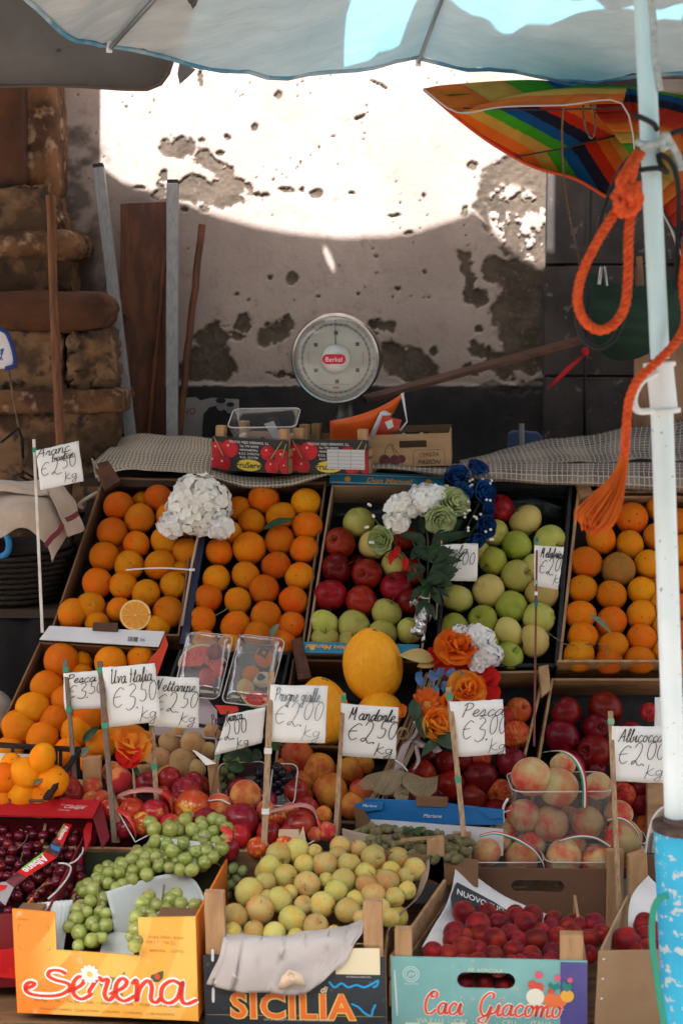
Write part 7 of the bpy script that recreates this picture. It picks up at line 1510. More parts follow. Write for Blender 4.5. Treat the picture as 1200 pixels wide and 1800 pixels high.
# ================================================================== price signs
def sign(label, corners, stick_pts, Y, words, w_stick=.0105, Yb=None, ties=(), m_stick=None, flip=False, ink_m=None, sub=None, split=None, price=None, unit='Kg', tape_m=None, px_w=None, lw=1.0, Ycard=None):
    random.seed(hash(label) % 1000 if False else len(label)*7+int(corners[0][0]))
    Yc = Ycard or Y-.012; P = [at(x, y, Yc) for x, y in corners]     # TL TR BR BL
    sp = [at(x, y, Y if i == 0 else (Yb or Y)) for i, (x, y) in enumerate(stick_pts)]
    t = thing('price_sign', label, 'price sign', tuple(sp[-1]), 'handwritten price signs')
    mb = MB(); n = 10; pl = [sp[0].lerp(sp[-1], i/n) for i in range(n+1)]; d = (sp[-1]-sp[0]).normalized()
    mb.bar(sp[0], sp[-1], w_stick, w_stick*.7, up=V((0,1,0))); s_ = mb.build('stick', m_stick or wood_sign, t, bevel=.001)
    for q in ties:
        mb = MB(); c = sp[0].lerp(sp[-1], q); w_ = w_stick*1.25
        for k in (-.0045, 0, .0045): mb.bar(c+d*(k-.0021), c+d*(k+.0021), w_+jit(.0012), w_*.85, up=V((0,1,0)))
        mb.build('tie', tape_m or green_tape, t, bevel=.0008)
    # card: slightly bowed sheet with ragged edges
    TL, TR, BR, BL = P; X = (TR-TL); Yv = (TL-BL); nrm = X.cross(Yv).normalized(); G = []
    for i in range(9):
        row = []
        for j in range(13):
            a, b = j/12, i/8; p = (TL.lerp(TR,a)).lerp(BL.lerp(BR,a), b) + nrm*(.003*math.sin(math.pi*a+.4)*1 - .002*a)
            if i in (0,8) or j in (0,12): p = p + X.normalized()*jit(.0008) + Yv.normalized()*jit(.0008)
            row.append(p)
        G.append(row)
    mb = MB(); mb.grid(G); c = mb.build('card', paper_w, t, smooth=True, solid=.0012)
    W = X.length; H = Yv.length; Xd = X.normalized(); Yd = nrm.cross(Xd)
    sk = (TL-BL).dot(Xd)/H
    def put(word, u, v, h, wmax, pen=.0016, slant=.2):
        p, wd = strokes(word, 0, 0, h, slant); k = min(1.35, wmax/max(wd,1e-6)); q = [[(u+a*k, v+b) for a, b in s2] for s2 in p]
        lift = .0052; m_b = MB(); Nn = nrm
        for s2 in q: pass
        mbx = ink_mesh(q, BL, Xd, Yd, pen*lw, .0046, .35); return mbx
    tot = MB()
    def merge(m2): tot.add(m2.v, m2.f)
    y1 = .72 if not sub else .80
    merge(put(words, W*.10, H*y1, H*.24, W*(.80 if not split else .5), .0019, .3))
    if sub: merge(put(sub, W*.42, H*.62, H*.18, W*.52, .0014, .3))
    if price: merge(put('E', W*.07, H*.32, H*.34, W*.24, .0015, .25)); merge(put(price[0], W*.34, H*.30, H*.40, W*.22, .0015)); merge(put('.', W*.55, H*.30, H*.3, W*.05, .002)); merge(put(price[1], W*.60, H*.40, H*.34, W*.36, .0016))
    if unit: merge(put(unit, W*.60, H*.10, H*.22, W*.32, .0013, .2))
    tot.build('handwriting', ink_m or ink, c)
    return t
white_stick = mat('white_plastic_stick', (.66,.62,.56), (.55,.50,.44), sc=20, rough=.5)
sign('white card Arance Brasiliane 2,50 on tall white stick at far left', [(64,792),(138,775),(147,846),(72,861)], [(60,772),(75,1112)], 3.74, 'Aranc', .0075, 3.70, (.055,), white_stick, sub='Brasilian', price=('2','50'))
sign('white card Pesca ta, half hidden, left of the Uva Italia card', [(112,1183),(186,1178),(186,1245),(114,1247)], [(115,1158),(132,1372)], 3.49, 'Pesca', .011, 3.42, (.09,.42), mat('grey_sign_stick', (.20,.15,.115), (.13,.10,.08), sc=6, stretch=(30,30,4), rough=.8), price=('3','50'), unit=None)
sign('white card Uva Italia 3,50 on grey wooden stick', [(180,1173),(272,1166),(283,1267),(193,1278)], [(176,1162),(202,1480)], 3.36, 'Uva Italia', .0125, 3.26, (.05,.36), mat('dark_sign_stick', (.17,.12,.09), (.12,.085,.065), sc=6, stretch=(30,30,4), rough=.8), price=('3','50'))
sign('white card Nettarine 2,50 behind the Uva Italia card', [(262,1188),(350,1192),(349,1281),(262,1275)], [(267,1268),(278,1446)], 3.40, 'Nettarine', .0115, 3.34, (.03,.45), wood_sign, price=('2','50'))
sign('tilted white card Pesca Bianca 2,00 on a thin round stick', [(399,1256),(467,1243),(460,1306),(377,1327)], [(401,1248),(368,1412)], 3.42, 'Pesca bianca', .006, 3.40, (.5,), wood_stick, price=('2','00'))
sign('pale blue inked card Prugne Gialle 2,00 on a thick pale stick', [(476,1203),(576,1206),(571,1307),(470,1303)], [(477,1180),(463,1512)], 3.30, 'Prugne gialle', .0145, 3.24, (.42,.74), wood_sign, price=('2','00'), unit='Kg', ink_m=ink_thin, tape_m=white_tape)
sign('white card Mandorle 2,50 in bold ink before the melons', [(599,1236),(700,1244),(695,1335),(596,1328)], [(604,1218),(590,1452)], 3.40, 'Mandorle', .0105, 3.33, (.04,), wood_sign, price=('2','50'), lw=1.35)
sign('white card Pesca 3,00 beside the orange bouquet', [(789,1233),(883,1230),(888,1325),(801,1330)], [(788,1208),(815,1470)], 3.33, 'Pesca', .0125, 3.27, (.06,.62), wood_sign, price=('3','00'))
sign('white card Albicocca 2,00 partly behind the white pole', [(1074,1276),(1172,1277),(1172,1377),(1072,1372)], [(1072,1250),(1087,1602)], 3.27, 'Albicocca', .0115, 3.2, (.05,), wood_sign, price=('2','00'), tape_m=mm('pale_green_tape', (.25,.42,.30), rough=.5))
sign('white card sticking out on both sides of the white pole, upper right', [(1150,1226),(1245,1226),(1245,1316),(1148,1316)], [(1242,1200),(1242,1420)], 3.45, 'Pesca', .011, 3.4, (.05,), wood_sign, price=('2','00'))
striped = wood_red
t = sign('pink white card Melabrina 2,00 on thin banded stick in the green apples', [(938,958),(991,962),(980,1037),(938,1029)], [(943,945),(938,1312)], 3.72, 'Melabrina', .0055, 3.52, (), mat('red_banded_stick', (.20,.05,.04), (.13,.04,.03), sc=20, rough=.6), price=('2','00'))
for q, m_ in ((.01,mm('blue_tape', (.03,.10,.20), rough=.5)),(.03,green_tape),(.22,mm('pale_green_tape')),(.275,white_tape),(.31,MT['blue_tape']),(.33,MT['blue_tape'])):
    a, b = at(943,945,3.72), at(938,1312,3.52); c = a.lerp(b, q); d = (b-a).normalized(); mb = MB(); mb.bar(c-d*.005, c+d*.005, .0075, .006, up=V((0,1,0))); mb.build('colour_band', m_, t)
sign('white card half hidden behind the blue roses in the green apples', [(774,958),(840,954),(838,1022),(772,1020)], [(776,950),(766,1090)], 3.87, 'Mela', .005, 3.80, (), wood_sign, price=('2','00'), unit=None)
# ================================================================== flowers
pet_w = mat('white_petal', (.88,.87,.82), (.80,.75,.67), sc=14, lo=.45, hi=.75, rough=.8, transl=.22)
pet_wp = mat('white_pink_petal', (.88,.87,.85), (.80,.72,.70), sc=14, lo=.5, hi=.8, rough=.8, transl=.22)
pet_o = mat('orange_petal', (.90,.27,.02), (.85,.12,.008), sc=9, rough=.7, transl=.5)
pet_oy = mat('amber_petal', (.92,.42,.05), (.88,.22,.012), sc=9, rough=.7, transl=.5)
pet_r = mat('scarlet_petal', (.60,.012,.008), (.72,.06,.01), sc=6, lo=.5, hi=.8, rough=.7, transl=.35)
pet_b = mat('blue_rose_petal', (.006,.045,.19), (.012,.09,.30), sc=12, rough=.7, transl=.15)
pet_lb = mat('light_blue_petal', (.10,.24,.46), (.16,.22,.42), sc=12, rough=.7, transl=.2)
pet_g = mat('pale_green_petal', (.48,.56,.24), (.64,.70,.42), sc=14, rough=.7, transl=.4)
stem_g = mat('flower_stem_green', (.03,.085,.025), (.02,.06,.02), sc=20, rough=.6)
def petal(mb, O, d, n, L_, w_, cup=.3, curl=.2, k=6, h=3):
    d = d.normalized(); n = (n - d*n.dot(d)).normalized(); x = d.cross(n); P = []
    for i in range(k+1):
        q = i/k; ww = w_*(.25 + .95*math.sin(math.pi*min(q*.62+.05,1)) if q < 1 else .80); row = []
        for j in range(-h, h+1):
            s_ = j/h; row.append(O + d*L_*(q - .10*s_*s_*q) + x*ww*s_*.5 + n*(cup*w_*s_*s_*.7 + L_*(curl*q*q)) + V((jit(1),jit(1),jit(1)))*L_*.012)
        P.append(row)
    mb.grid(P)
def hydrangea(parent, C, r, up, m, n=70, sz=.014, name='flower_head', flat=.85):
    n = int(n*1.75); sz *= .76; mb = MB(); mb.ell(C, r*.78, nu=10, nv=6); up = up.normalized()
    for i in range(n):
        z = 1-2*(i+.5)/n*.82; a = 2.399963*i; q = V((math.sqrt(max(0,1-z*z))*math.cos(a), math.sqrt(max(0,1-z*z))*math.sin(a), z))
        d = axis_rot(up) @ q; P = C + V((d.x*r, d.y*r, d.z*r*flat))*(1+jit(.10)); d = (d+V((jit(.35),jit(.35),jit(.35)))).normalized()
        x = d.cross(V((jit(1),jit(1),jit(1)))).normalized(); y = d.cross(x); ph = jit(3)
        for k in range(4):
            a2 = ph+k*math.pi/2; pd = x*math.cos(a2)+y*math.sin(a2); petal(mb, P, pd + d*random.uniform(-.1,.3), d, sz*1.15*(1+jit(.2)), sz*1.25, .12, random.uniform(-.3,.15), 4, 2)
    return mb.build(name, m, parent, smooth=True)
def rose(parent, C, ax, r, m, name='rose', layers=5, openq=.5, wild=.0):
    mb = MB(); ax = ax.normalized(); x = ax.cross(V((.3,.2,.9))).normalized(); y = ax.cross(x)
    for l in range(layers):
        f = l/(layers-1); n = 3+l; tl = math.radians(8 + 62*openq*f*1.2)
        for k in range(n):
            a = 2*math.pi*(k+.5*(l%2))/n + jit(.2); o_ = x*math.cos(a)+y*math.sin(a); d = ax*math.cos(tl)+o_*math.sin(tl)
            d = (d+V((jit(wild),jit(wild),jit(wild)))).normalized(); petal(mb, C + o_*r*(.06+.22*f) - ax*r*.2*f, d, -o_ + ax*.2*f, r*(.85+.22*f)*(1+jit(wild*.5)), r*(.55+.75*f)*(1+wild*.5), .35-wild*.5, -.22*f+.1+jit(wild), 7, 3)
    return mb.build(name, m, parent, smooth=True)
def stemtube(mb, pts, r=.0022): mb.tube(smooth_path(pts, 5), r, 6)
# ---- hydrangea between the orange crates
hy = thing('hydrangea', 'white artificial hydrangea on a stick between two orange crates', 'flower', tuple(on(316,1110,S)), 'artificial flowers')
c = on(350, 888, S, .06); hydrangea(hy, c, 52*mpx(c), V((.05,-.5,.85)), pet_w, 95, .0165, flat=1.0)
c2 = on(305, 922, S, .055); hydrangea(hy, c2, 24*mpx(c2), V((-.5,-.5,.3)), pet_wp, 26, .016)
c3 = on(384, 925, S, .055); hydrangea(hy, c3, 24*mpx(c3), V((.5,-.5,.2)), pet_wp, 26, .016)
mb = MB(); mb.tube([on(352,925,S,.05), on(338,990,S,.025), on(320,1100,S,.02)], .0035, 8); mb.build('stem', mm('bleached_stem', (.45,.33,.25), rough=.8), hy, smooth=True)
mb = MB(); c = on(338,1002,S,.024)
for k in range(3): mb.tube([c+V((-.008,-.006,.002*k)), c+V((0,-.009,.002*k)), c+V((.008,-.006,.002*k))], .0018, 6)
mb.build('white_tie', white_tape, hy, smooth=True)
# ---- bouquet with blue roses
bq = thing('bouquet', 'artificial bouquet of white hydrangea, green and blue roses tied with silver foil', 'bouquet', tuple(on(735,1120,S,.03)), 'artificial flowers')
OFF = .075
for x, y, r, n in ((745,878,30,40),(705,892,26,34),(698,918,20,24),(768,872,18,20)):
    c = on(x, y, S, OFF); hydrangea(bq, c, r*mpx(c), V((jit(.3)-.1,-.7,.6)), pet_wp if x == 745 else pet_w, n, .0165)
for x, y, r, ax in ((796,886,25,(.35,-.8,.5)),(772,912,24,(.1,-.85,-.1)),(672,949,22,(-.5,-.8,.2))):
    c = on(x, y, S, OFF if x != 672 else .055); rose(bq, c, V(ax), r*mpx(c), pet_g, 'green_rose', 5, .6)
for x, y, r, ax in ((804,842,23,(-.2,-.6,.7)),(836,830,21,(.3,-.5,.8)),(844,866,24,(.5,-.8,.2)),(812,868,20,(0,-.8,.3)),(846,926,23,(.5,-.8,.1)),(834,945,18,(.2,-.8,-.4)),(852,896,16,(.6,-.7,.1))):
    c = on(x, y, S, OFF-.012); rose(bq, c, V(ax), r*mpx(c), pet_b, 'blue_rose', 4, .35)
mb = MB()
for x, y in ((800,900),(826,880),(852,845),(858,880),(826,900),(840,905),(858,935),(822,932),(862,946),(830,842),(825,857),(838,912),(648,890),(660,905),(644,930),(652,952),(812,905),(859,849),(786,858),(800,862)):
    for _ in range(2): mb.ell(on(x+jit(5), y+jit(5), S, OFF+.008), .0042, nu=6, nv=4)
mb.build('tiny_white_buds', pet_w, bq, smooth=True)
sm_ = MB()
base_ = on(742,1060,S,.035)
for x, y in ((745,890),(705,905),(796,890),(772,915),(672,950),(804,850),(836,840),(846,875),(846,930),(652,905),(858,890)): stemtube(sm_, [on(x,y,S,OFF-.015), on((x+748)/2+6,(y+1040)/2,S,.055), on(747+jit(5),1040,S,.035), on(738+jit(4),1100,S,.025)])
stemtube(sm_, [on(747,1020,S,.04), on(742,1080,S,.03), on(736,1118,S,.025)], .009); sm_.build('stems', stem_g, bq, smooth=True)
lv = MB(); random.seed(12)
for x0, y0, x1, y1, w_ in ((752,985,722,968,.036),(752,990,780,950,.040),(758,960,800,930,.045),(760,1000,800,985,.04),(755,1010,796,1030,.045),(750,1030,722,1060,.03),(764,975,806,960,.04),(745,960,722,935,.035),(770,940,815,915,.04),(752,1040,790,1050,.035),(760,1020,800,1010,.035),(748,1000,712,1000,.03),(766,985,812,985,.03),(745,1055,730,1085,.025),(752,1060,764,1090,.022),(770,930,790,905,.04),(742,950,700,940,.03),(768,955,830,940,.035),(758,1030,776,1066,.03),(742,940,735,905,.03),(752,1010,806,1002,.05),(756,990,800,962,.05),(750,975,790,985,.045),(748,1025,786,1020,.045),(750,960,720,985,.04),(745,1000,716,1025,.04)):
    leaf(lv, on(x0,y0,S,.05), on(x1,y1,S,.06+jit(.012)), w_*.85, S[1]+V((jit(.6),0,jit(.6))), .3)
lv.build('leaves', mat('bouquet_leaf', (.016,.040,.013), (.009,.024,.009), sc=14, rough=.45, bump=.3, bsc=50), bq, smooth=True, solid=.0006)
dk_ = MB()
for x, y in ((700,965),(690,975),(712,985),(720,1000)): 
    leaf(dk_, on(x,y-6,S,.055), on(x+jit(10),y+18,S,.055), .02, S[1])
dk_.build('red_buds', pet_r, bq, smooth=True, solid=.0006)
foil = mat('silver_foil', (.62,.62,.62), (.50,.50,.50), sc=30, rough=.28, metal=.85, bump=1.0, bsc=30)
mb = MB()
for cx, cy, r in ((740,1086,.017),(737,1104,.014),(738,1072,.012)):
    c = on(cx, cy, S, .04); P = []
    for i in range(9):
        t_ = math.pi*i/8; P.append([c + V((r*math.sin(t_)*math.cos(a), r*math.sin(t_)*math.sin(a), r*1.3*math.cos(t_)))*(1+jit(.25)) for a in [2*math.pi*j/12 for j in range(12)]])
    mb.grid(P, closed=True)
for pts, w_ in ((((738,1068),(728,1058),(720,1062)),.016),(((744,1080),(756,1078),(754,1088)),.016),(((734,1108),(724,1112),(722,1108)),.018),(((742,1108),(746,1122),(740,1126)),.014),(((745,1050),(738,1046),(734,1052)),.006)):
    q = [on(*p, S, .042) for p in pts]; mb.grid([[p+V((0,0,w_/2))+V((jit(.003),jit(.003),0)), p+V((0,-.006,0)), p-V((0,0,w_/2))+V((jit(.003),jit(.003),0))] for p in smooth_path(q,3)])
mb.build('foil_ribbon', foil, bq, solid=.0005)
mb = MB(); c = on(747,1050,S,.038); mb.tube([c+V((-.016,-.004,.004)), c+V((-.006,-.012,0)), c+V((.010,-.008,-.001))], .002, 6); mb.build('white_tie', white_tape, bq, smooth=True)
# ---- orange bouquet
ob = thing('bouquet', 'artificial bouquet of orange and red flowers on twigs with a burlap bow', 'bouquet', tuple(on(690,1400,S,.03)), 'artificial flowers')
for x, y, r, n in ((838,1122,26,36),(856,1152,24,30),(808,1116,17,18),(838,1165,18,20)):
    c = on(x, y, S, .05); hydrangea(ob, c, r*mpx(c), V((.4,-.7,.5)), pet_wp, n, .016)
q = [((802,1140,34,(-.1,-.5,.85),.75),pet_o,'orange_rose'),((818,1212,30,(.1,-.75,.6),.6),pet_oy,'amber_rose'),((768,1274,30,(.2,-.8,.45),.45),pet_oy,'amber_rose'),((793,1236,24,(.3,-.85,.2),.5),pet_o,'orange_rose')]
for (x, y, r, ax, op), m_, nm in q: c = on(x, y, S, .065); rose(ob, c, V(ax), r*.92*mpx(c), m_, nm, 5, op, .34)
mb = MB(); random.seed(21)
for x, y, dx, dz, L_ in ((806,1160,.1,-.9,.05),(820,1168,.7,-.5,.055),(836,1180,.7,-.2,.05),(842,1200,.5,-.8,.055),(846,1216,.9,-.3,.05),(820,1186,.2,-.9,.045),(852,1196,.8,.2,.045),(790,1156,-.4,-.7,.05),(776,1152,-.8,-.1,.045),(850,1226,.6,-.6,.04)):
    petal(mb, on(x, y, S, .05), V((dx,-.25,dz)), V((0,-.8,.5)), L_, L_*.9, .3, .15)
mb.build('red_petals', pet_r, ob, smooth=True)
mb = MB()
for x, y, dx, dz, L_ in ((775,1188,-.3,.8,.03),(770,1190,-.9,.1,.032),(784,1186,.8,.2,.03),(778,1198,.3,-.6,.032),(796,1190,.9,.3,.03),(788,1200,.7,-.5,.03),(745,1200,-.7,.3,.032),(738,1194,-.4,.7,.028),(780,1212,.5,-.6,.03),(766,1204,-.2,-.8,.028)):
    petal(mb, on(x, y, S, .062), V((dx,-.3,dz)), V((0,-.8,.5)), L_, L_*.75, .3, .2)
mb.build('blue_petals', pet_lb, ob, smooth=True)
mb = MB(); c = on(750,1236,S,.07)
for k in range(15):
    a = 2*math.pi*k/15; x = V((1,0,0)); y = V((0,.45,.9)); d = x*math.cos(a)+y*math.sin(a); petal(mb, c+d*.006, d+V((0,-.35,0)), V((0,-.9,.4)), .036, .0145, .25, -.1, 5, 2)
for k in range(12):
    a = 2*math.pi*k/12+.2; x = V((1,0,0)); y = V((0,.45,.9)); d = x*math.cos(a)+y*math.sin(a); petal(mb, c+V((0,-.005,0))+d*.004, d+V((0,-.6,0)), V((0,-.9,.4)), .028, .012, .25, -.1, 5, 2)
mb.build('daisy_petals', mat('burnt_orange_petal', (.72,.13,.010), (.6,.08,.008), sc=9, rough=.7, transl=.2), ob, smooth=True)
mb = MB(); 
for k in range(30): a = 2.4*k; r = .0017*math.sqrt(k); mb.ell(c+V((r*math.cos(a), -.012, r*math.sin(a))), .002, nu=6, nv=4)
mb.build('daisy_centre', mm('gold_stamens', (.65,.35,.06), rough=.5), ob, smooth=True)
mb = MB(); petal(mb, on(705,1250,S,.05), V((-.9,-.2,-.2)), V((0,-.8,.5)), .035, .03, .3, .1); petal(mb, on(712,1240,S,.05), V((-.6,-.2,-.7)), V((0,-.8,.5)), .035, .03, .3, .1); mb.build('orange_petals', pet_o, ob, smooth=True)
lv = MB()
for x0, y0, x1, y1, w_ in ((730,1268,726,1228,.036),(735,1262,746,1300,.030),(770,1292,800,1318,.045),(768,1300,740,1330,.025),(750,1290,736,1262,.03)): leaf(lv, on(x0,y0,S,.075), on(x1,y1,S,.08), w_, S[1], .3)
lv.build('leaves', mat('bouquet_leaf_b', (.030,.055,.026), (.018,.036,.018), sc=14, rough=.5, bump=.3, bsc=50), ob, smooth=True, solid=.0006)
lv = MB(); leaf(lv, on(762,1160,S,.06), on(701,1152,S,.07), .040, S[1], .2); leaf(lv, on(765,1165,S,.055), on(732,1172,S,.06), .03, S[1], .2)
lv.build('dry_leaf', mat('dry_yellow_leaf', (.42,.33,.12), (.55,.16,.03), sc=8, rough=.7), ob, smooth=True, solid=.0006)
tan_r = mat('raffia', (.38,.28,.18), (.24,.16,.10), sc=30, rough=.85)
mb = MB(); random.seed(31)
for k in range(14):
    x = jit(14); stemtube(mb, [on(770+x*.7,1180+jit(20),S,.04), on(735+x,1270,S,.045), on(700+x*.8,1350,S,.045), on(672+x*1.6,1408+jit(12),S,.035)], .0016)
mb.build('raffia_stalks', tan_r, ob, smooth=True)
mb = MB()
for k in range(9):
    x = jit(10); stemtube(mb, [on(760+x,1200,S,.038), on(716+x,1300,S,.042), on(690+x,1402+jit(8),S,.034)], .0022)
mb.build('dark_twigs', mat('dark_twig', (.06,.025,.015), (.12,.05,.03), sc=20, rough=.7), ob, smooth=True)
rib = mat('lilac_ribbon', (.42,.33,.33), (.34,.26,.26), sc=10, rough=.6, bump=.3, bsc=40)
mb = MB()
for pts, w_ in ((((728,1295),(712,1310),(702,1340),(698,1352)),.022),(((728,1300),(745,1312),(758,1308),(770,1322)),.020),(((724,1298),(736,1280),(730,1266)),.016),(((730,1310),(735,1335),(728,1352)),.010)):
    q_ = smooth_path([on(*p, S, .066+jit(.01)) for p in pts], 4); mb.grid([[p+V((w_*.5,.004*math.sin(i),.2*w_)), p+V((0,-.004,0)), p-V((w_*.5,0,.2*w_))] for i, p in enumerate(q_)])
mb.build('lilac_ribbon', rib, ob, smooth=True, solid=.0006)
def bow_mat():
    m, nt, b = base('burlap_mesh'); tc = nt.nodes.new('ShaderNodeTexCoord').outputs['UV']; sx = nt.nodes.new('ShaderNodeSeparateXYZ'); nt.links.new(tc, sx.inputs[0])
    wob = nz(nt, tc, 60, detail=2)
    f = lambda s: mth(nt, 'LESS_THAN', mth(nt, 'FRACT', mth(nt, 'ADD', mth(nt, 'DIVIDE', s, .0042), wob)), .48)
    a = mth(nt, 'MAXIMUM', f(sx.outputs[0]), f(sx.outputs[1])); c = mixc(nt, nz(nt, tc, 40), (.30,.225,.125), (.17,.125,.065)); nt.links.new(c, b.inputs['Base Color']); b.inputs['Roughness'].default_value = .8
    tr = nt.nodes.new('ShaderNodeBsdfTransparent'); mx = nt.nodes.new('ShaderNodeMixShader'); nt.links.new(a, mx.inputs[0]); nt.links.new(tr.outputs[0], mx.inputs[1]); nt.links.new(b.outputs[0], mx.inputs[2]); nt.links.new(mx.outputs[0], nt.nodes['Material Output'].inputs[0]); return m
bwm = bow_mat(); random.seed(33)
for rows in ([[(704,1358),(680,1356),(650,1364),(628,1382)],[(706,1368),(684,1372),(656,1382),(640,1392)],[(704,1380),(690,1392),(672,1394),(656,1388)]], [[(704,1358),(724,1366),(748,1372),(774,1366)],[(706,1370),(728,1382),(752,1388),(772,1380)],[(704,1380),(726,1398),(750,1402),(768,1392)]], [[(700,1366),(696,1380),(690,1396)],[(708,1366),(704,1388),(700,1408)],[(716,1372),(716,1392),(712,1404)]]):
    sheet('burlap_bow', px_patch([[(*p, on(*p, S, .075+jit(.006)).y) for p in r] for r in rows], 20, .013, 41), bwm, ob, .0006)
mb = MB()
for k in range(26): a = 2.4*k; mb.tube(smooth_path([on(708,1288,S,.07)+V((.014*math.cos(a+j), .010*math.sin(a*1.7+j*2)-.004, .014*math.sin(a+j))) for j in range(4)], 3), .0009, 4)
mb.build('wire_ball', mm('gold_wire', (.40,.26,.12), rough=.35, metal=.6), ob, smooth=True)
mb = MB(); mb.tube(smooth_path([on(694,1336,S,.075), on(706,1344,S,.082), on(716,1356,S,.07)], 5), .002, 6); mb.build('white_tie', white_tape, ob, smooth=True)
# ---- single orange rose at left
orr = thing('artificial_rose', 'single orange rose on a pale stick before the barcode flap box', 'flower', tuple(at(238,1420,3.4)), 'artificial flowers')
c = at(232,1312,3.38); rose(orr, c, V((.15,-.45,.85)), 30*mpx(c), pet_oy, 'rose_head', 4, .8, .38)
mb = MB()
for dx, dz in ((-.9,-.2),(.9,-.1),(.3,-.9),(-.4,-.8)): petal(mb, at(228,1326,3.35), V((dx,-.4,dz)), V((0,-.8,.5)), .036, .034, .3, .15)
mb.build('red_petals', pet_r, orr, smooth=True)
mb = MB(); leaf(mb, at(232,1345,3.37), at(262,1342,3.36), .014, V((0,-.6,.8))); leaf(mb, at(232,1345,3.37), at(210,1338,3.36), .014, V((0,-.6,.8))); leaf(mb, at(236,1346,3.36), at(246,1366,3.35), .012, V((0,-.8,.4))); mb.build('sepals', leaf_m, orr, smooth=True, solid=.0006)
mb = MB(); mb.tube([at(234,1340,3.38), at(239,1420,3.38)], .0034, 8); mb.build('stem', wood_sign, orr, smooth=True)
# ================================================================== punnets and ribbons
tri = [mm('ribbon_green', (.01,.26,.13), rough=.35), mm('ribbon_white', (.68,.67,.66), rough=.4), mm('ribbon_red', (.55,.02,.03), rough=.35)]
def ribbon3(parent, pts, w_, side, name='tricolour_ribbon'):
    q = smooth_path(pts, 6); mb = MB()
    for k in range(3): mb.grid([[p + side*w_*(k/3-.5), p + side*w_*((k+1)/3-.5)] for p in q], mi=k)
    return mb.build(name, tri, parent, smooth=True, solid=.0005)
pb = at(980,1478,3.42); hx = 82*mpx(pb)
tpn = tub('peach_punnet', 'tall clear punnet piled with white peaches under a tricolour ribbon', V((pb.x, 3.42, at(980,1482,3.42).z)), V((1,.02,0)), V((0,1,0)), 88*mpx(pb), .075, (at(980,1374,3.42).z-at(980,1482,3.42).z), .88, .03, 'clear peach punnets')
ribbon3(tpn, [at(955,1322,3.44), at(985,1320,3.39), at(1008,1332,3.35), at(1022,1356,3.335), at(1027,1384,3.335), at(1027,1420,3.335)], .013, V((1,0,.25)))
def low_tub(lab, x0, x1, yb, yt, Y, dp=.06, rpts=None, w_=.008):
    c = at((x0+x1)/2, yb, Y); k_ = mpx(c); t = tub('peach_punnet', lab, V((c.x, Y, c.z)), V((1,0,0)), V((0,1,0)), (x1-x0)/2*k_, dp, at(0,yt,Y).z-c.z, .88, .025, 'clear peach punnets')
    if rpts: ribbon3(t, [at(*q) for q in rpts], w_, V((.25,.3,1)).normalized())
    return t
low_tub('low clear punnet of white peaches at left of the peach crate', 822, 950, 1548, 1500, 3.38, .06, [(842,1470,3.34),(870,1464,3.31),(905,1474,3.29),(935,1492,3.29),(952,1514,3.30),(956,1526,3.31)])
low_tub('low clear punnet of white peaches at right of the peach crate', 952, 1072, 1548, 1500, 3.38, .06, [(982,1478,3.33),(1015,1470,3.30),(1046,1473,3.29),(1072,1488,3.30)])
low_tub('low clear punnet of white peaches behind the Albicocca stick', 1062, 1132, 1500, 1470, 3.40, .05, [(1066,1442,3.36),(1090,1438,3.33),(1112,1452,3.33),(1124,1474,3.34),(1127,1500,3.35)])
t = low_tub('low clear punnet behind the tall punnet, left side', 858, 900, 1470, 1436, 3.46, .04, [(862,1452,3.42),(872,1434,3.40),(890,1426,3.38),(896,1424,3.38)])
mb = MB(); mb.tube(smooth_path([at(884,1446,3.38), at(884,1420,3.37), at(892,1404,3.36)], 4), .003, 6); mb.build('white_strap', white_tape, t, smooth=True)
cu = thing('clear_dome', 'clear plastic dome lid of a punnet beside the blue pole base', 'lid', tuple(at(1160,1500,3.3)), 'clear peach punnets')
mb = MB(); mb.tube(smooth_path([at(1134,1500,3.22), at(1138,1466,3.22), at(1150,1432,3.24), at(1175,1414,3.26), at(1215,1412,3.28)], 6), .0025, 8); mb.build('dome_rim', rim_m, cu, smooth=True)
mb = MB(); A_ = smooth_path([at(1134,1500,3.22), at(1138,1466,3.22), at(1150,1432,3.24), at(1175,1414,3.26), at(1215,1412,3.28)], 6); B_ = smooth_path([at(1150,1500,3.34), at(1152,1476,3.35), at(1160,1450,3.36), at(1178,1434,3.37), at(1215,1430,3.38)], 6); mb.grid([A_, B_]); mb.build('dome_body', cl, cu, smooth=True, solid=.001)
# red handled nectarine baskets
hand = mat('pink_handle', (.46,.20,.17), (.40,.16,.14), sc=8, rough=.4); hand_r = mat('red_flower_handle', (.55,.03,.02), (.70,.30,.10), sc=30, lo=.5, hi=.7, rough=.4)
def strap(parent, pts, w_, m, nm='handle', sd=V((.2,.8,.5))):
    q = smooth_path([at(*p) for p in pts], 6); mb = MB(); s_ = sd.normalized()*w_; mb.grid([[p-s_*.5, p+s_*.5] for p in q]); return mb.build(nm, m, parent, smooth=True, solid=.0007)
nb1 = thing('fruit_basket', 'clear basket of nectarines with pink and red handle by the grapes', 'basket', tuple(at(250,1470,3.3)), 'handled nectarine baskets')
strap(nb1, [(203,1420,3.32),(206,1402,3.32),(228,1392,3.31),(260,1388,3.31),(285,1392,3.32)], .016, hand); strap(nb1, [(285,1392,3.32),(298,1402,3.33),(303,1420,3.34),(303,1446,3.34)], .016, hand_r); strap(nb1, [(203,1420,3.30),(222,1432,3.28),(235,1450,3.27),(240,1470,3.27)], .014, hand_r)
mb = MB(); mb.tube([at(204,1420,3.3), at(238,1480,3.25), at(305,1445,3.3)], .002, 6); mb.build('rim', rim_m, nb1, smooth=True)
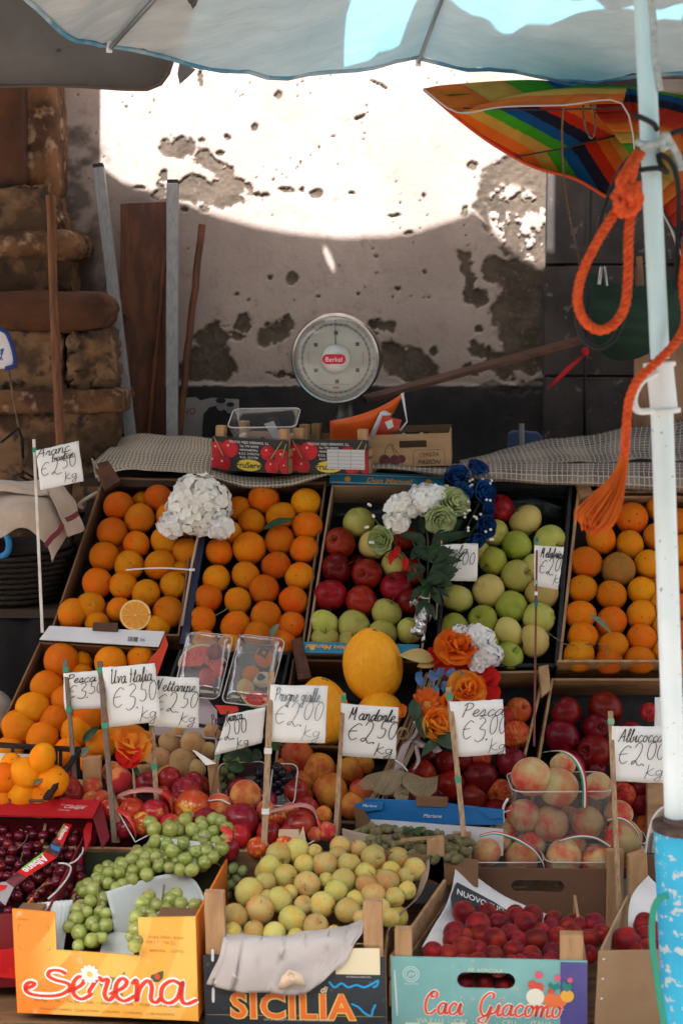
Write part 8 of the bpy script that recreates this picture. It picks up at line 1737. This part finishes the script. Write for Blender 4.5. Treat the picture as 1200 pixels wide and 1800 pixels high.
nb2 = thing('fruit_basket', 'clear basket of nectarines with red patterned handle beside the thick stick', 'basket', tuple(at(520,1480,3.3)), 'handled nectarine baskets')
strap(nb2, [(470,1428,3.32),(500,1420,3.31),(530,1415,3.30),(550,1422,3.30),(558,1440,3.30)], .013, hand); strap(nb2, [(558,1440,3.30),(563,1455,3.29),(560,1475,3.29)], .016, hand_r)
mb = MB(); mb.tube(smooth_path([at(566,1462,3.29), at(545,1482,3.27), at(500,1488,3.26), at(440,1482,3.26)], 4), .002, 6); mb.build('rim', rim_m, nb2, smooth=True)
nb3 = thing('fruit_basket', 'red flowered band over pale nectarine beside the green grapes', 'basket', tuple(at(395,1480,3.27)), 'handled nectarine baskets')
strap(nb3, [(392,1452,3.26),(402,1466,3.24),(398,1484,3.23),(384,1500,3.23)], .020, hand_r, 'patterned_band', V((.8,.2,.2))); 
mb = MB(); mb.tube(smooth_path([at(364,1408,3.36), at(388,1406,3.34), at(405,1414,3.33)], 4), .002, 6); mb.build('rim', rim_m, nb3, smooth=True)
bx = thing('folded_paper', 'folded cream card scrap among the nectarines above the yellow plums', 'card scrap', tuple(at(510,1490,3.26)))
mb = MB(); mb.slab(at(490,1458,3.27), at(524,1458,3.26), at(526,1485,3.25), at(488,1485,3.26), .012); mb.poly([at(*c) for c in [(520,1482,3.245),(533,1452,3.25),(538,1478,3.245)]], .001, n=V((0,-1,0))); mb.build('card_scrap', mm('cream_card', (.55,.42,.28), rough=.8), bx, bevel=.001)
pp2 = MB(); pp2.poly([at(*c) for c in [(338,1318,3.46),(345,1320,3.45),(380,1342,3.42),(362,1345,3.42)]], .001, n=V((0,-1,0))); tag(pp2.build('paper_corner', paper_w), 'small white paper corner beside the beige peaches', 'paper')
# ================================================================== fruit salad trays on the black crate
def salad(lab, q, seed, pieces):
    random.seed(seed); off = .015
    TL, TR, BR, BL = [on(*p, S, off) for p in q]; O = (TL+TR+BR+BL)/4; X = ((TR-TL)+(BR-BL))/2; Yv = ((TL-BL)+(TR-BR))/2
    t = tub('fruit_salad_tray', lab, O, X, Yv, X.length/2, Yv.length/2, .035, .92, .018, 'clear fruit salad trays', clear_plastic('crinkled_clear_plastic', rough=.12, f=.16) if 'crinkled_clear_plastic' not in bpy.data.materials else bpy.data.materials['crinkled_clear_plastic'])
    lid = MB(); Xn, Yn = X.normalized(), (Yv - X.normalized()*Yv.dot(X.normalized())).normalized(); N = Xn.cross(Yn); G = []
    for i in range(17):
        row = []
        for j in range(13):
            a, b = (j/12*2-1)*.94, (i/16*2-1)*.94; ed = 1-max(abs(a),abs(b)); row.append(O + Xn*a*X.length/2 + Yn*b*Yv.length/2 + N*(.04 + .022*min(1,ed*6) + noise.noise(V((a*7,b*7,seed)))*.006))
        G.append(row)
    lid.grid(G); lid.build('lid', bpy.data.materials['crinkled_clear_plastic'], t, smooth=True)
    return t, O, Xn, Yn, N, X.length/2, Yv.length/2
wm_f = mat('watermelon_flesh', (.60,.05,.035), (.52,.03,.025), sc=20, rough=.35); wm_rind = mm('watermelon_rind', (.50,.52,.25), rough=.5); seed_m = mm('melon_seed', (.01,.008,.006), rough=.4)
def wm_slice(parent, c, X, Y, N, R, th, a0, a1):
    arcp = lambda r: [c + X*r*math.cos(a)+Y*r*math.sin(a) for a in [math.radians(a0+(a1-a0)*k/14) for k in range(15)]]
    mb = MB(); mb.poly([c]+arcp(R*.92), th, n=N); f_ = mb.build('melon_slice', wm_f, parent); mb = MB(); mb.poly(arcp(R)+arcp(R*.925)[::-1], th, n=N); mb.build('melon_rind', wm_rind, f_)
    mb = MB()
    for k in range(9): a = math.radians(random.uniform(a0+8,a1-8)); r = R*random.uniform(.4,.8); mb.ell(c+X*r*math.cos(a)+Y*r*math.sin(a)+N*(th+.0005), (.002,.002,.002), nu=6, nv=4)
    mb.build('melon_seeds', seed_m, f_)
def chunk(parent, nm, key_m, P, r, sc=(1,1,1)):
    o = obj(nm, sphere_mesh(nm, orange_fn(random.randint(1,9)), [key_m], 20, 12), parent); o.location = P - V(ROOTLOC[parent.name]); o.scale = (r*sc[0], r*sc[1], r*sc[2]); o.rotation_euler = (jit(2),jit(2),jit(2)); return o
om = K['orange']['me'][0].materials[0]
t, O, X, Y, N, hx, hy_ = salad('clear lidded tray with watermelon slices, left of the pair', [(336,1122),(410,1124),(388,1240),(304,1228)], 3, 0)
wm_slice(t, O - X*hx*.1+Y*hy_*.0+N*.018, X, Y, N, .062, .012, 70, 185); wm_slice(t, O + X*hx*.45-Y*hy_*.05+N*.014, X, Y, N, .04, .012, 40, 150)
chunk(t, 'plum_piece', K['plum']['me'][0].materials[0], O+X*hx*.4+Y*hy_*.45+N*.03, .022); chunk(t, 'peach_piece', K['nectarine']['me'][0].materials[0], O+X*hx*.25-Y*hy_*.35+N*.028, .027); chunk(t, 'red_piece', wm_f, O+X*hx*.6-Y*hy_*.1+N*.028, .020); chunk(t, 'lime_piece', K['lime_apple']['me'][0].materials[0], O-X*hx*.3-Y*hy_*.75+N*.02, .018)
t, O, X, Y, N, hx, hy_ = salad('clear lidded tray with persimmon and melon pieces, right of the pair', [(426,1126),(500,1130),(474,1254),(388,1240)], 5, 0)
chunk(t, 'persimmon', mat('persimmon_skin', (.60,.14,.02), (.5,.10,.015), sc=8, rough=.35), O+X*hx*.35+Y*hy_*.42+N*.028, .028, (1,1,.8)); mb = MB()
pc_ = O+X*hx*.33+Y*hy_*.46+N*.052
for k in range(4): a = k*math.pi/2+.4; leaf(mb, pc_, pc_+X*.018*math.cos(a)+Y*.018*math.sin(a), .016, N)
mb.build('persimmon_calyx', leaf_m, t, smooth=True)
chunk(t, 'orange_piece', om, O-X*hx*.1-Y*hy_*.1+N*.028, .024); chunk(t, 'yellow_piece', K['gold_plum']['me'][0].materials[0], O-X*hx*.25-Y*hy_*.48+N*.026, .024); chunk(t, 'melon_piece', mm('pale_melon', (.52,.48,.34), rough=.5), O+X*hx*.45-Y*hy_*.2+N*.026, .026, (.8,1.2,.8)); wm_slice(t, O+X*hx*.3-Y*hy_*.55+N*.02, X, Y, N, .045, .012, 195, 340)
mb = MB(); leaf(mb, O+X*hx*.2-Y*hy_*.28+N*.05, O+X*hx*.6-Y*hy_*.22+N*.05, .02, N); mb.build('garnish_leaf', leaf_m, t, smooth=True)
# ================================================================== basket with towel, far left
wick = mat('dark_wicker', (.016,.010,.006), (.009,.006,.004), sc=8, rough=.7, bump=1.0, bsc=40, stretch=(1,1,5))
bk = thing('wicker_basket', 'dark wicker basket under the cream towel at far left', 'basket', tuple(at(40,1050,4.0)))
c = at(30,1050,4.0); k_ = mpx(c); mb = MB(); lathe(mb, c, V((0,0,1)), [(.01,0)] + [(.13+.028*z/6+.0025*math.sin(z*18), .025*z) for z in [i/4 for i in range(25)]] + [(.15,.152),(.14,.14),(.13,.02)], 40, up=V((0,1,0))); mb.build('woven_body', wick, bk, smooth=60)
for r in range(9):
    mb = MB(); z = .012+.016*r; rr = .134+.0047*r/.3*.3
    mb.tube([c + V(((rr+.004*(1 if (j+r) % 2 else -1)+.004)*math.cos(2*math.pi*j/48), (rr+.004*(1 if (j+r) % 2 else -1)+.004)*math.sin(2*math.pi*j/48), z)) for j in range(49)], .0075, 5, cap=False); mb.build('woven_strand', wick, bk, smooth=True)
tb = thing('side_table', 'dark wooden stand carrying the wicker basket', 'stand', (c.x, 4.02, -.3)); mb = MB(); mb.box((c.x-.05,4.05,c.z-.016), (.24,.2,.012)); mb.build('table_top', dkw, tb)
for dx, dy in ((-.25,-.17),(.155,-.17),(-.25,.17),(.155,.17)):
    mb = MB(); mb.box((c.x+dx,4.05+dy,(c.z-.03-.3)/2), (.016,.016,(c.z-.03+.3)/2)); mb.build('leg', dkw, tb)
stick('wooden_post', 'dark reddish round wooden post beside the wicker basket and crate', 'post', at(122,845,4.1), at(126,1075,4.0), .010, wood_red)
mb = MB(); mb.tube(smooth_path([at(-8,938,3.84), at(8,938,3.83), at(16,952,3.82), at(14,970,3.82), at(2,978,3.83), at(-10,974,3.84)], 5), .009, 10); mb.build('handle', mm('blue_plastic', (.01,.14,.32), rough=.35), bk, smooth=True)
mb = MB(); mb.grid([[V((c.x-.30+.46*j/12, 3.865+.012*math.sin(j*2.3)+.004*i, c.z-.03-.34*i/6)) for j in range(13)] for i in range(7)]); mb.build('shade_sheet', mat('shade_black', (.010,.009,.010), rough=.95), tb, smooth=True, solid=.004)  # near-black sheet that paints the deep shade below the basket
towel = mat('cream_towel', (.46,.36,.285), (.40,.31,.24), sc=7, rough=.95, bump=.6, bsc=70, sheen=.3)
tw_ = thing('towel', 'cream towel with red border stripe draped over the basket', 'towel', tuple(at(60,900,3.9)))
sheet('towel_cloth', px_patch([[(-40,848,4.05),(0,846,4.06),(40,850,4.07),(80,846,4.06),(110,850,4.04)],[(-40,872,3.93),(0,872,3.93),(40,868,3.92),(84,864,3.93),(124,872,3.98)],[(-40,905,3.85),(0,906,3.84),(50,892,3.83),(92,900,3.85),(132,915,3.93)],[(-40,944,3.82),(0,940,3.82),(40,925,3.82),(80,934,3.83),(100,970,3.86)],[(-40,950,3.82),(0,944,3.82),(40,926,3.825),(78,950,3.83),(94,986,3.87)]], 30, .010, 51), towel, tw_, .004)
sheet('towel_corner', px_patch([[(82,862,3.90),(100,856,3.92),(116,862,3.96)],[(100,890,3.86),(118,886,3.89),(132,892,3.93)],[(118,936,3.86),(132,930,3.88),(146,924,3.92)],[(120,942,3.86),(134,938,3.88),(147,932,3.92)]], 14, .006, 53), towel, tw_, .004)
sheet('towel_fold', px_patch([[(-40,842,4.04),(10,840,4.05),(50,846,4.05),(86,850,4.02)],[(-40,852,3.92),(10,850,3.91),(50,862,3.90),(86,862,3.90)],[(-40,868,3.90),(10,866,3.89),(50,872,3.885),(86,870,3.89)]], 20, .012, 55), towel, tw_, .004)
rdt = mm('wine_border', (.13,.02,.03), rough=.9)
for pts in ([(80,960),(92,945),(104,934),(111,920)], [(116,914),(126,910),(138,902)]):
    mb = MB(); q_ = smooth_path([at(*p, 3.805 if p[0] < 112 and pts[0][0] == 80 else 3.84) for p in pts], 4); mb.grid([[p+V((-.004,0,.006)), p+V((.004,0,-.006))] for p in q_]); mb.build('border_stripe', rdt, tw_, solid=.001)
bag = thing('grey_sack', 'pale grey sack at the left edge below the basket', 'sack', tuple(at(0,1260,3.7)))
mb = MB(); mb.ell(at(-14,1260,3.7), (.065,.06,.075), nu=20, nv=12); mb.build('sack_body', mat('pale_sacking', (.30,.26,.23), (.22,.19,.17), sc=8, rough=.9, bump=.6, bsc=14), bag, smooth=True)
# ================================================================== ropes on the pole
rope_m = mat('orange_rope_fibre', (.66,.085,.012), (.50,.05,.01), sc=90, rough=.8, bump=.9, bsc=160, stretch=(1,1,1))
ro = thing('orange_rope', 'bright orange rope looped and knotted on the white pole, frayed end hanging', 'rope', tuple(at(1090,300,2.55)))
Yr = 2.53
def twisted(mb, pts, Rr, r, pitch=.035, seg=7):
    P = smooth_path(pts, 14); L_ = 0; n = len(P); fr_ = []; x = V((1,0,0))
    for i in range(n):
        t = (P[min(i+1,n-1)]-P[max(i-1,0)]).normalized(); x = (x-t*x.dot(t)).normalized(); fr_.append((x, t.cross(x), L_)); L_ += (P[min(i+1,n-1)]-P[i]).length
    for k in range(3):
        mb.tube([P[i] + (fr_[i][0]*math.cos(6.283*(fr_[i][2]/pitch+k/3)) + fr_[i][1]*math.sin(6.283*(fr_[i][2]/pitch+k/3)))*Rr + noise.noise_vector(P[i]*60)*.0008 for i in range(n)], r, seg)
mb = MB(); twisted(mb, [at(1112,290,2.55), at(1100,345,2.54), at(1076,380,Yr), at(1046,430,Yr), at(1023,480,Yr), at(1014,525,Yr), at(1025,562,Yr), at(1052,580,Yr), at(1080,568,Yr), at(1098,535,Yr), at(1103,480,Yr), at(1104,420,Yr), at(1108,370,2.54), at(1118,320,2.55)], .0044, .0049); mb.build('rope_loop', rope_m, ro, smooth=True)
mb = MB(); mb.tube(smooth_path([at(1096,372,2.535), at(1104,345,2.53), at(1092,320,2.525), at(1112,298,2.535), at(1104,330,2.52), at(1118,345,2.53), at(1100,360,2.52)], 6), .009, 10); twisted(mb, [at(1080,350,2.53), at(1098,332,2.512), at(1120,345,2.525), at(1112,368,2.53), at(1090,372,2.52), at(1088,350,2.51)], .0055, .0062); twisted(mb, [at(1112,290,2.53), at(1092,318,2.515), at(1104,345,2.512), at(1118,322,2.53)], .0055, .0062)
twisted(mb, [at(1122,270,2.58), at(1104,300,2.54), at(1098,340,2.53)], .0055, .0065); mb.build('rope_knot', rope_m, ro, smooth=True)
mb = MB(); twisted(mb, [at(1212,330,2.60), at(1206,420,2.60), at(1199,500,2.59), at(1205,560,2.58), at(1188,600,2.56), at(1150,640,2.545), at(1122,666,2.54), at(1106,700,2.54), at(1100,750,2.54), at(1097,800,2.54)], .0042, .0047); mb.build('hanging_strand', rope_m, ro, smooth=True)
mb = MB(); G = []
prof = [(1097,796,9),(1093,822,11),(1083,850,20),(1070,875,30),(1058,895,36),(1046,912,38),(1040,925,30),(1036,936,18)]
for x, y, hw_ in prof:
    c = at(x, y, 2.54); k_ = mpx(c); ax_ = V((.85,0,-.35)).normalized() if y > 840 else V((1,0,0)); row = []
    for j in range(20): a = 2*math.pi*j/20; row.append(c + ax_*hw_*.70*k_*math.cos(a)*(1+jit(.05)) + V((0,1,0))*hw_*.42*k_*math.sin(a)*(1+.18*math.sin(5*a)))
    G.append(row)
for k in range(150):
    a = random.uniform(0, 6.283); q = random.random()**.5; dx = jit(.006); end = random.uniform(.72, 1.05); row = []
    for i, (x, y, hw_) in enumerate(prof):
        if i/(len(prof)-1) > end: break
        c = at(x, y, 2.54); k_ = mpx(c); ax_ = V((.85,0,-.35)).normalized() if y > 840 else V((1,0,0)); g_ = min(1.25, 1.0+.06*i) if i < 6 else 1.2
        row.append(c + ax_*hw_*.74*k_*math.cos(a)*q*g_ + V((0,1,0))*hw_*.45*k_*math.sin(a)*q + V((dx*i/6, 0, jit(.002))))
    if len(row) > 3: mb.tube(smooth_path(row, 3), .0016, 4)
mb.build('frayed_end', mat('orange_fibre_tuft', (.78,.17,.02), (.70,.12,.015), sc=40, stretch=(1,1,.2), rough=.9, bump=.8, bsc=120, transl=.35), ro, smooth=True)
bk_c = thing('black_strap', 'black elastic cord wound round the white pole and hanging in a loop', 'cord', tuple(at(1130,280,2.56)))
mb = MB(); br = mm('black_rubber')
for pts in ([(1112,204,2.565),(1125,206,2.56),(1148,218,2.57),(1154,228,2.58)], [(1172,240,2.60),(1186,232,2.60),(1215,225,2.60)], [(1114,302,2.57),(1130,298,2.565),(1158,296,2.565),(1172,304,2.57),(1160,288,2.57),(1156,272,2.58)], [(1118,268,2.60),(1095,290,2.60),(1075,330,2.60),(1058,375,2.60),(1050,410,2.6),(1020,500,2.6),(1013,560,2.6),(1026,600,2.6),(1055,612,2.6),(1082,590,2.6),(1100,540,2.62)], [(1158,270,2.58),(1178,285,2.585),(1190,320,2.59),(1192,380,2.6),(1189,440,2.6),(1188,510,2.6)]):
    mb.tube(smooth_path([at(*p) for p in pts], 5), .0048, 8)
mb.build('cord_loops', br, bk_c, smooth=True)
wr_ = thing('white_rope', 'knotted pale greyish rope tied round the pole', 'rope', tuple(at(1160,250,2.56)))
wrm = mat('pale_rope_fibre', (.44,.47,.46), (.32,.34,.34), sc=90, rough=.85, bump=.8, bsc=150)
mb = MB(); mb.tube(smooth_path([at(1116,248,2.565), at(1130,254,2.565), at(1155,252,2.565), at(1170,244,2.575), at(1160,262,2.57), at(1172,256,2.57)], 5), .0065, 9); mb.tube(smooth_path([at(1160,262,2.57), at(1168,238,2.57), at(1176,250,2.58), at(1190,275,2.59), at(1196,300,2.59)], 5), .0075, 9); mb.tube(smooth_path([at(1140,-20,2.58), at(1148,40,2.585), at(1150,100,2.585), at(1160,160,2.59)], 4), .006, 8); mb.build('rope_strands', wrm, wr_, smooth=True)
gh = thing('green_hose', 'green plastic cord hanging from the blue pole base', 'cord', tuple(at(1150,1600,2.53)))
mb = MB(); mb.tube(smooth_path([at(1172,1574,2.52), at(1158,1580,2.51), at(1147,1604,2.51), at(1145,1650,2.51), at(1152,1710,2.51), at(1166,1800,2.51), at(1172,1860,2.51)], 6), .0062, 10); mb.build('cord', mm('green_plastic', (.015,.22,.15), rough=.4), gh, smooth=True)
finish_texts()
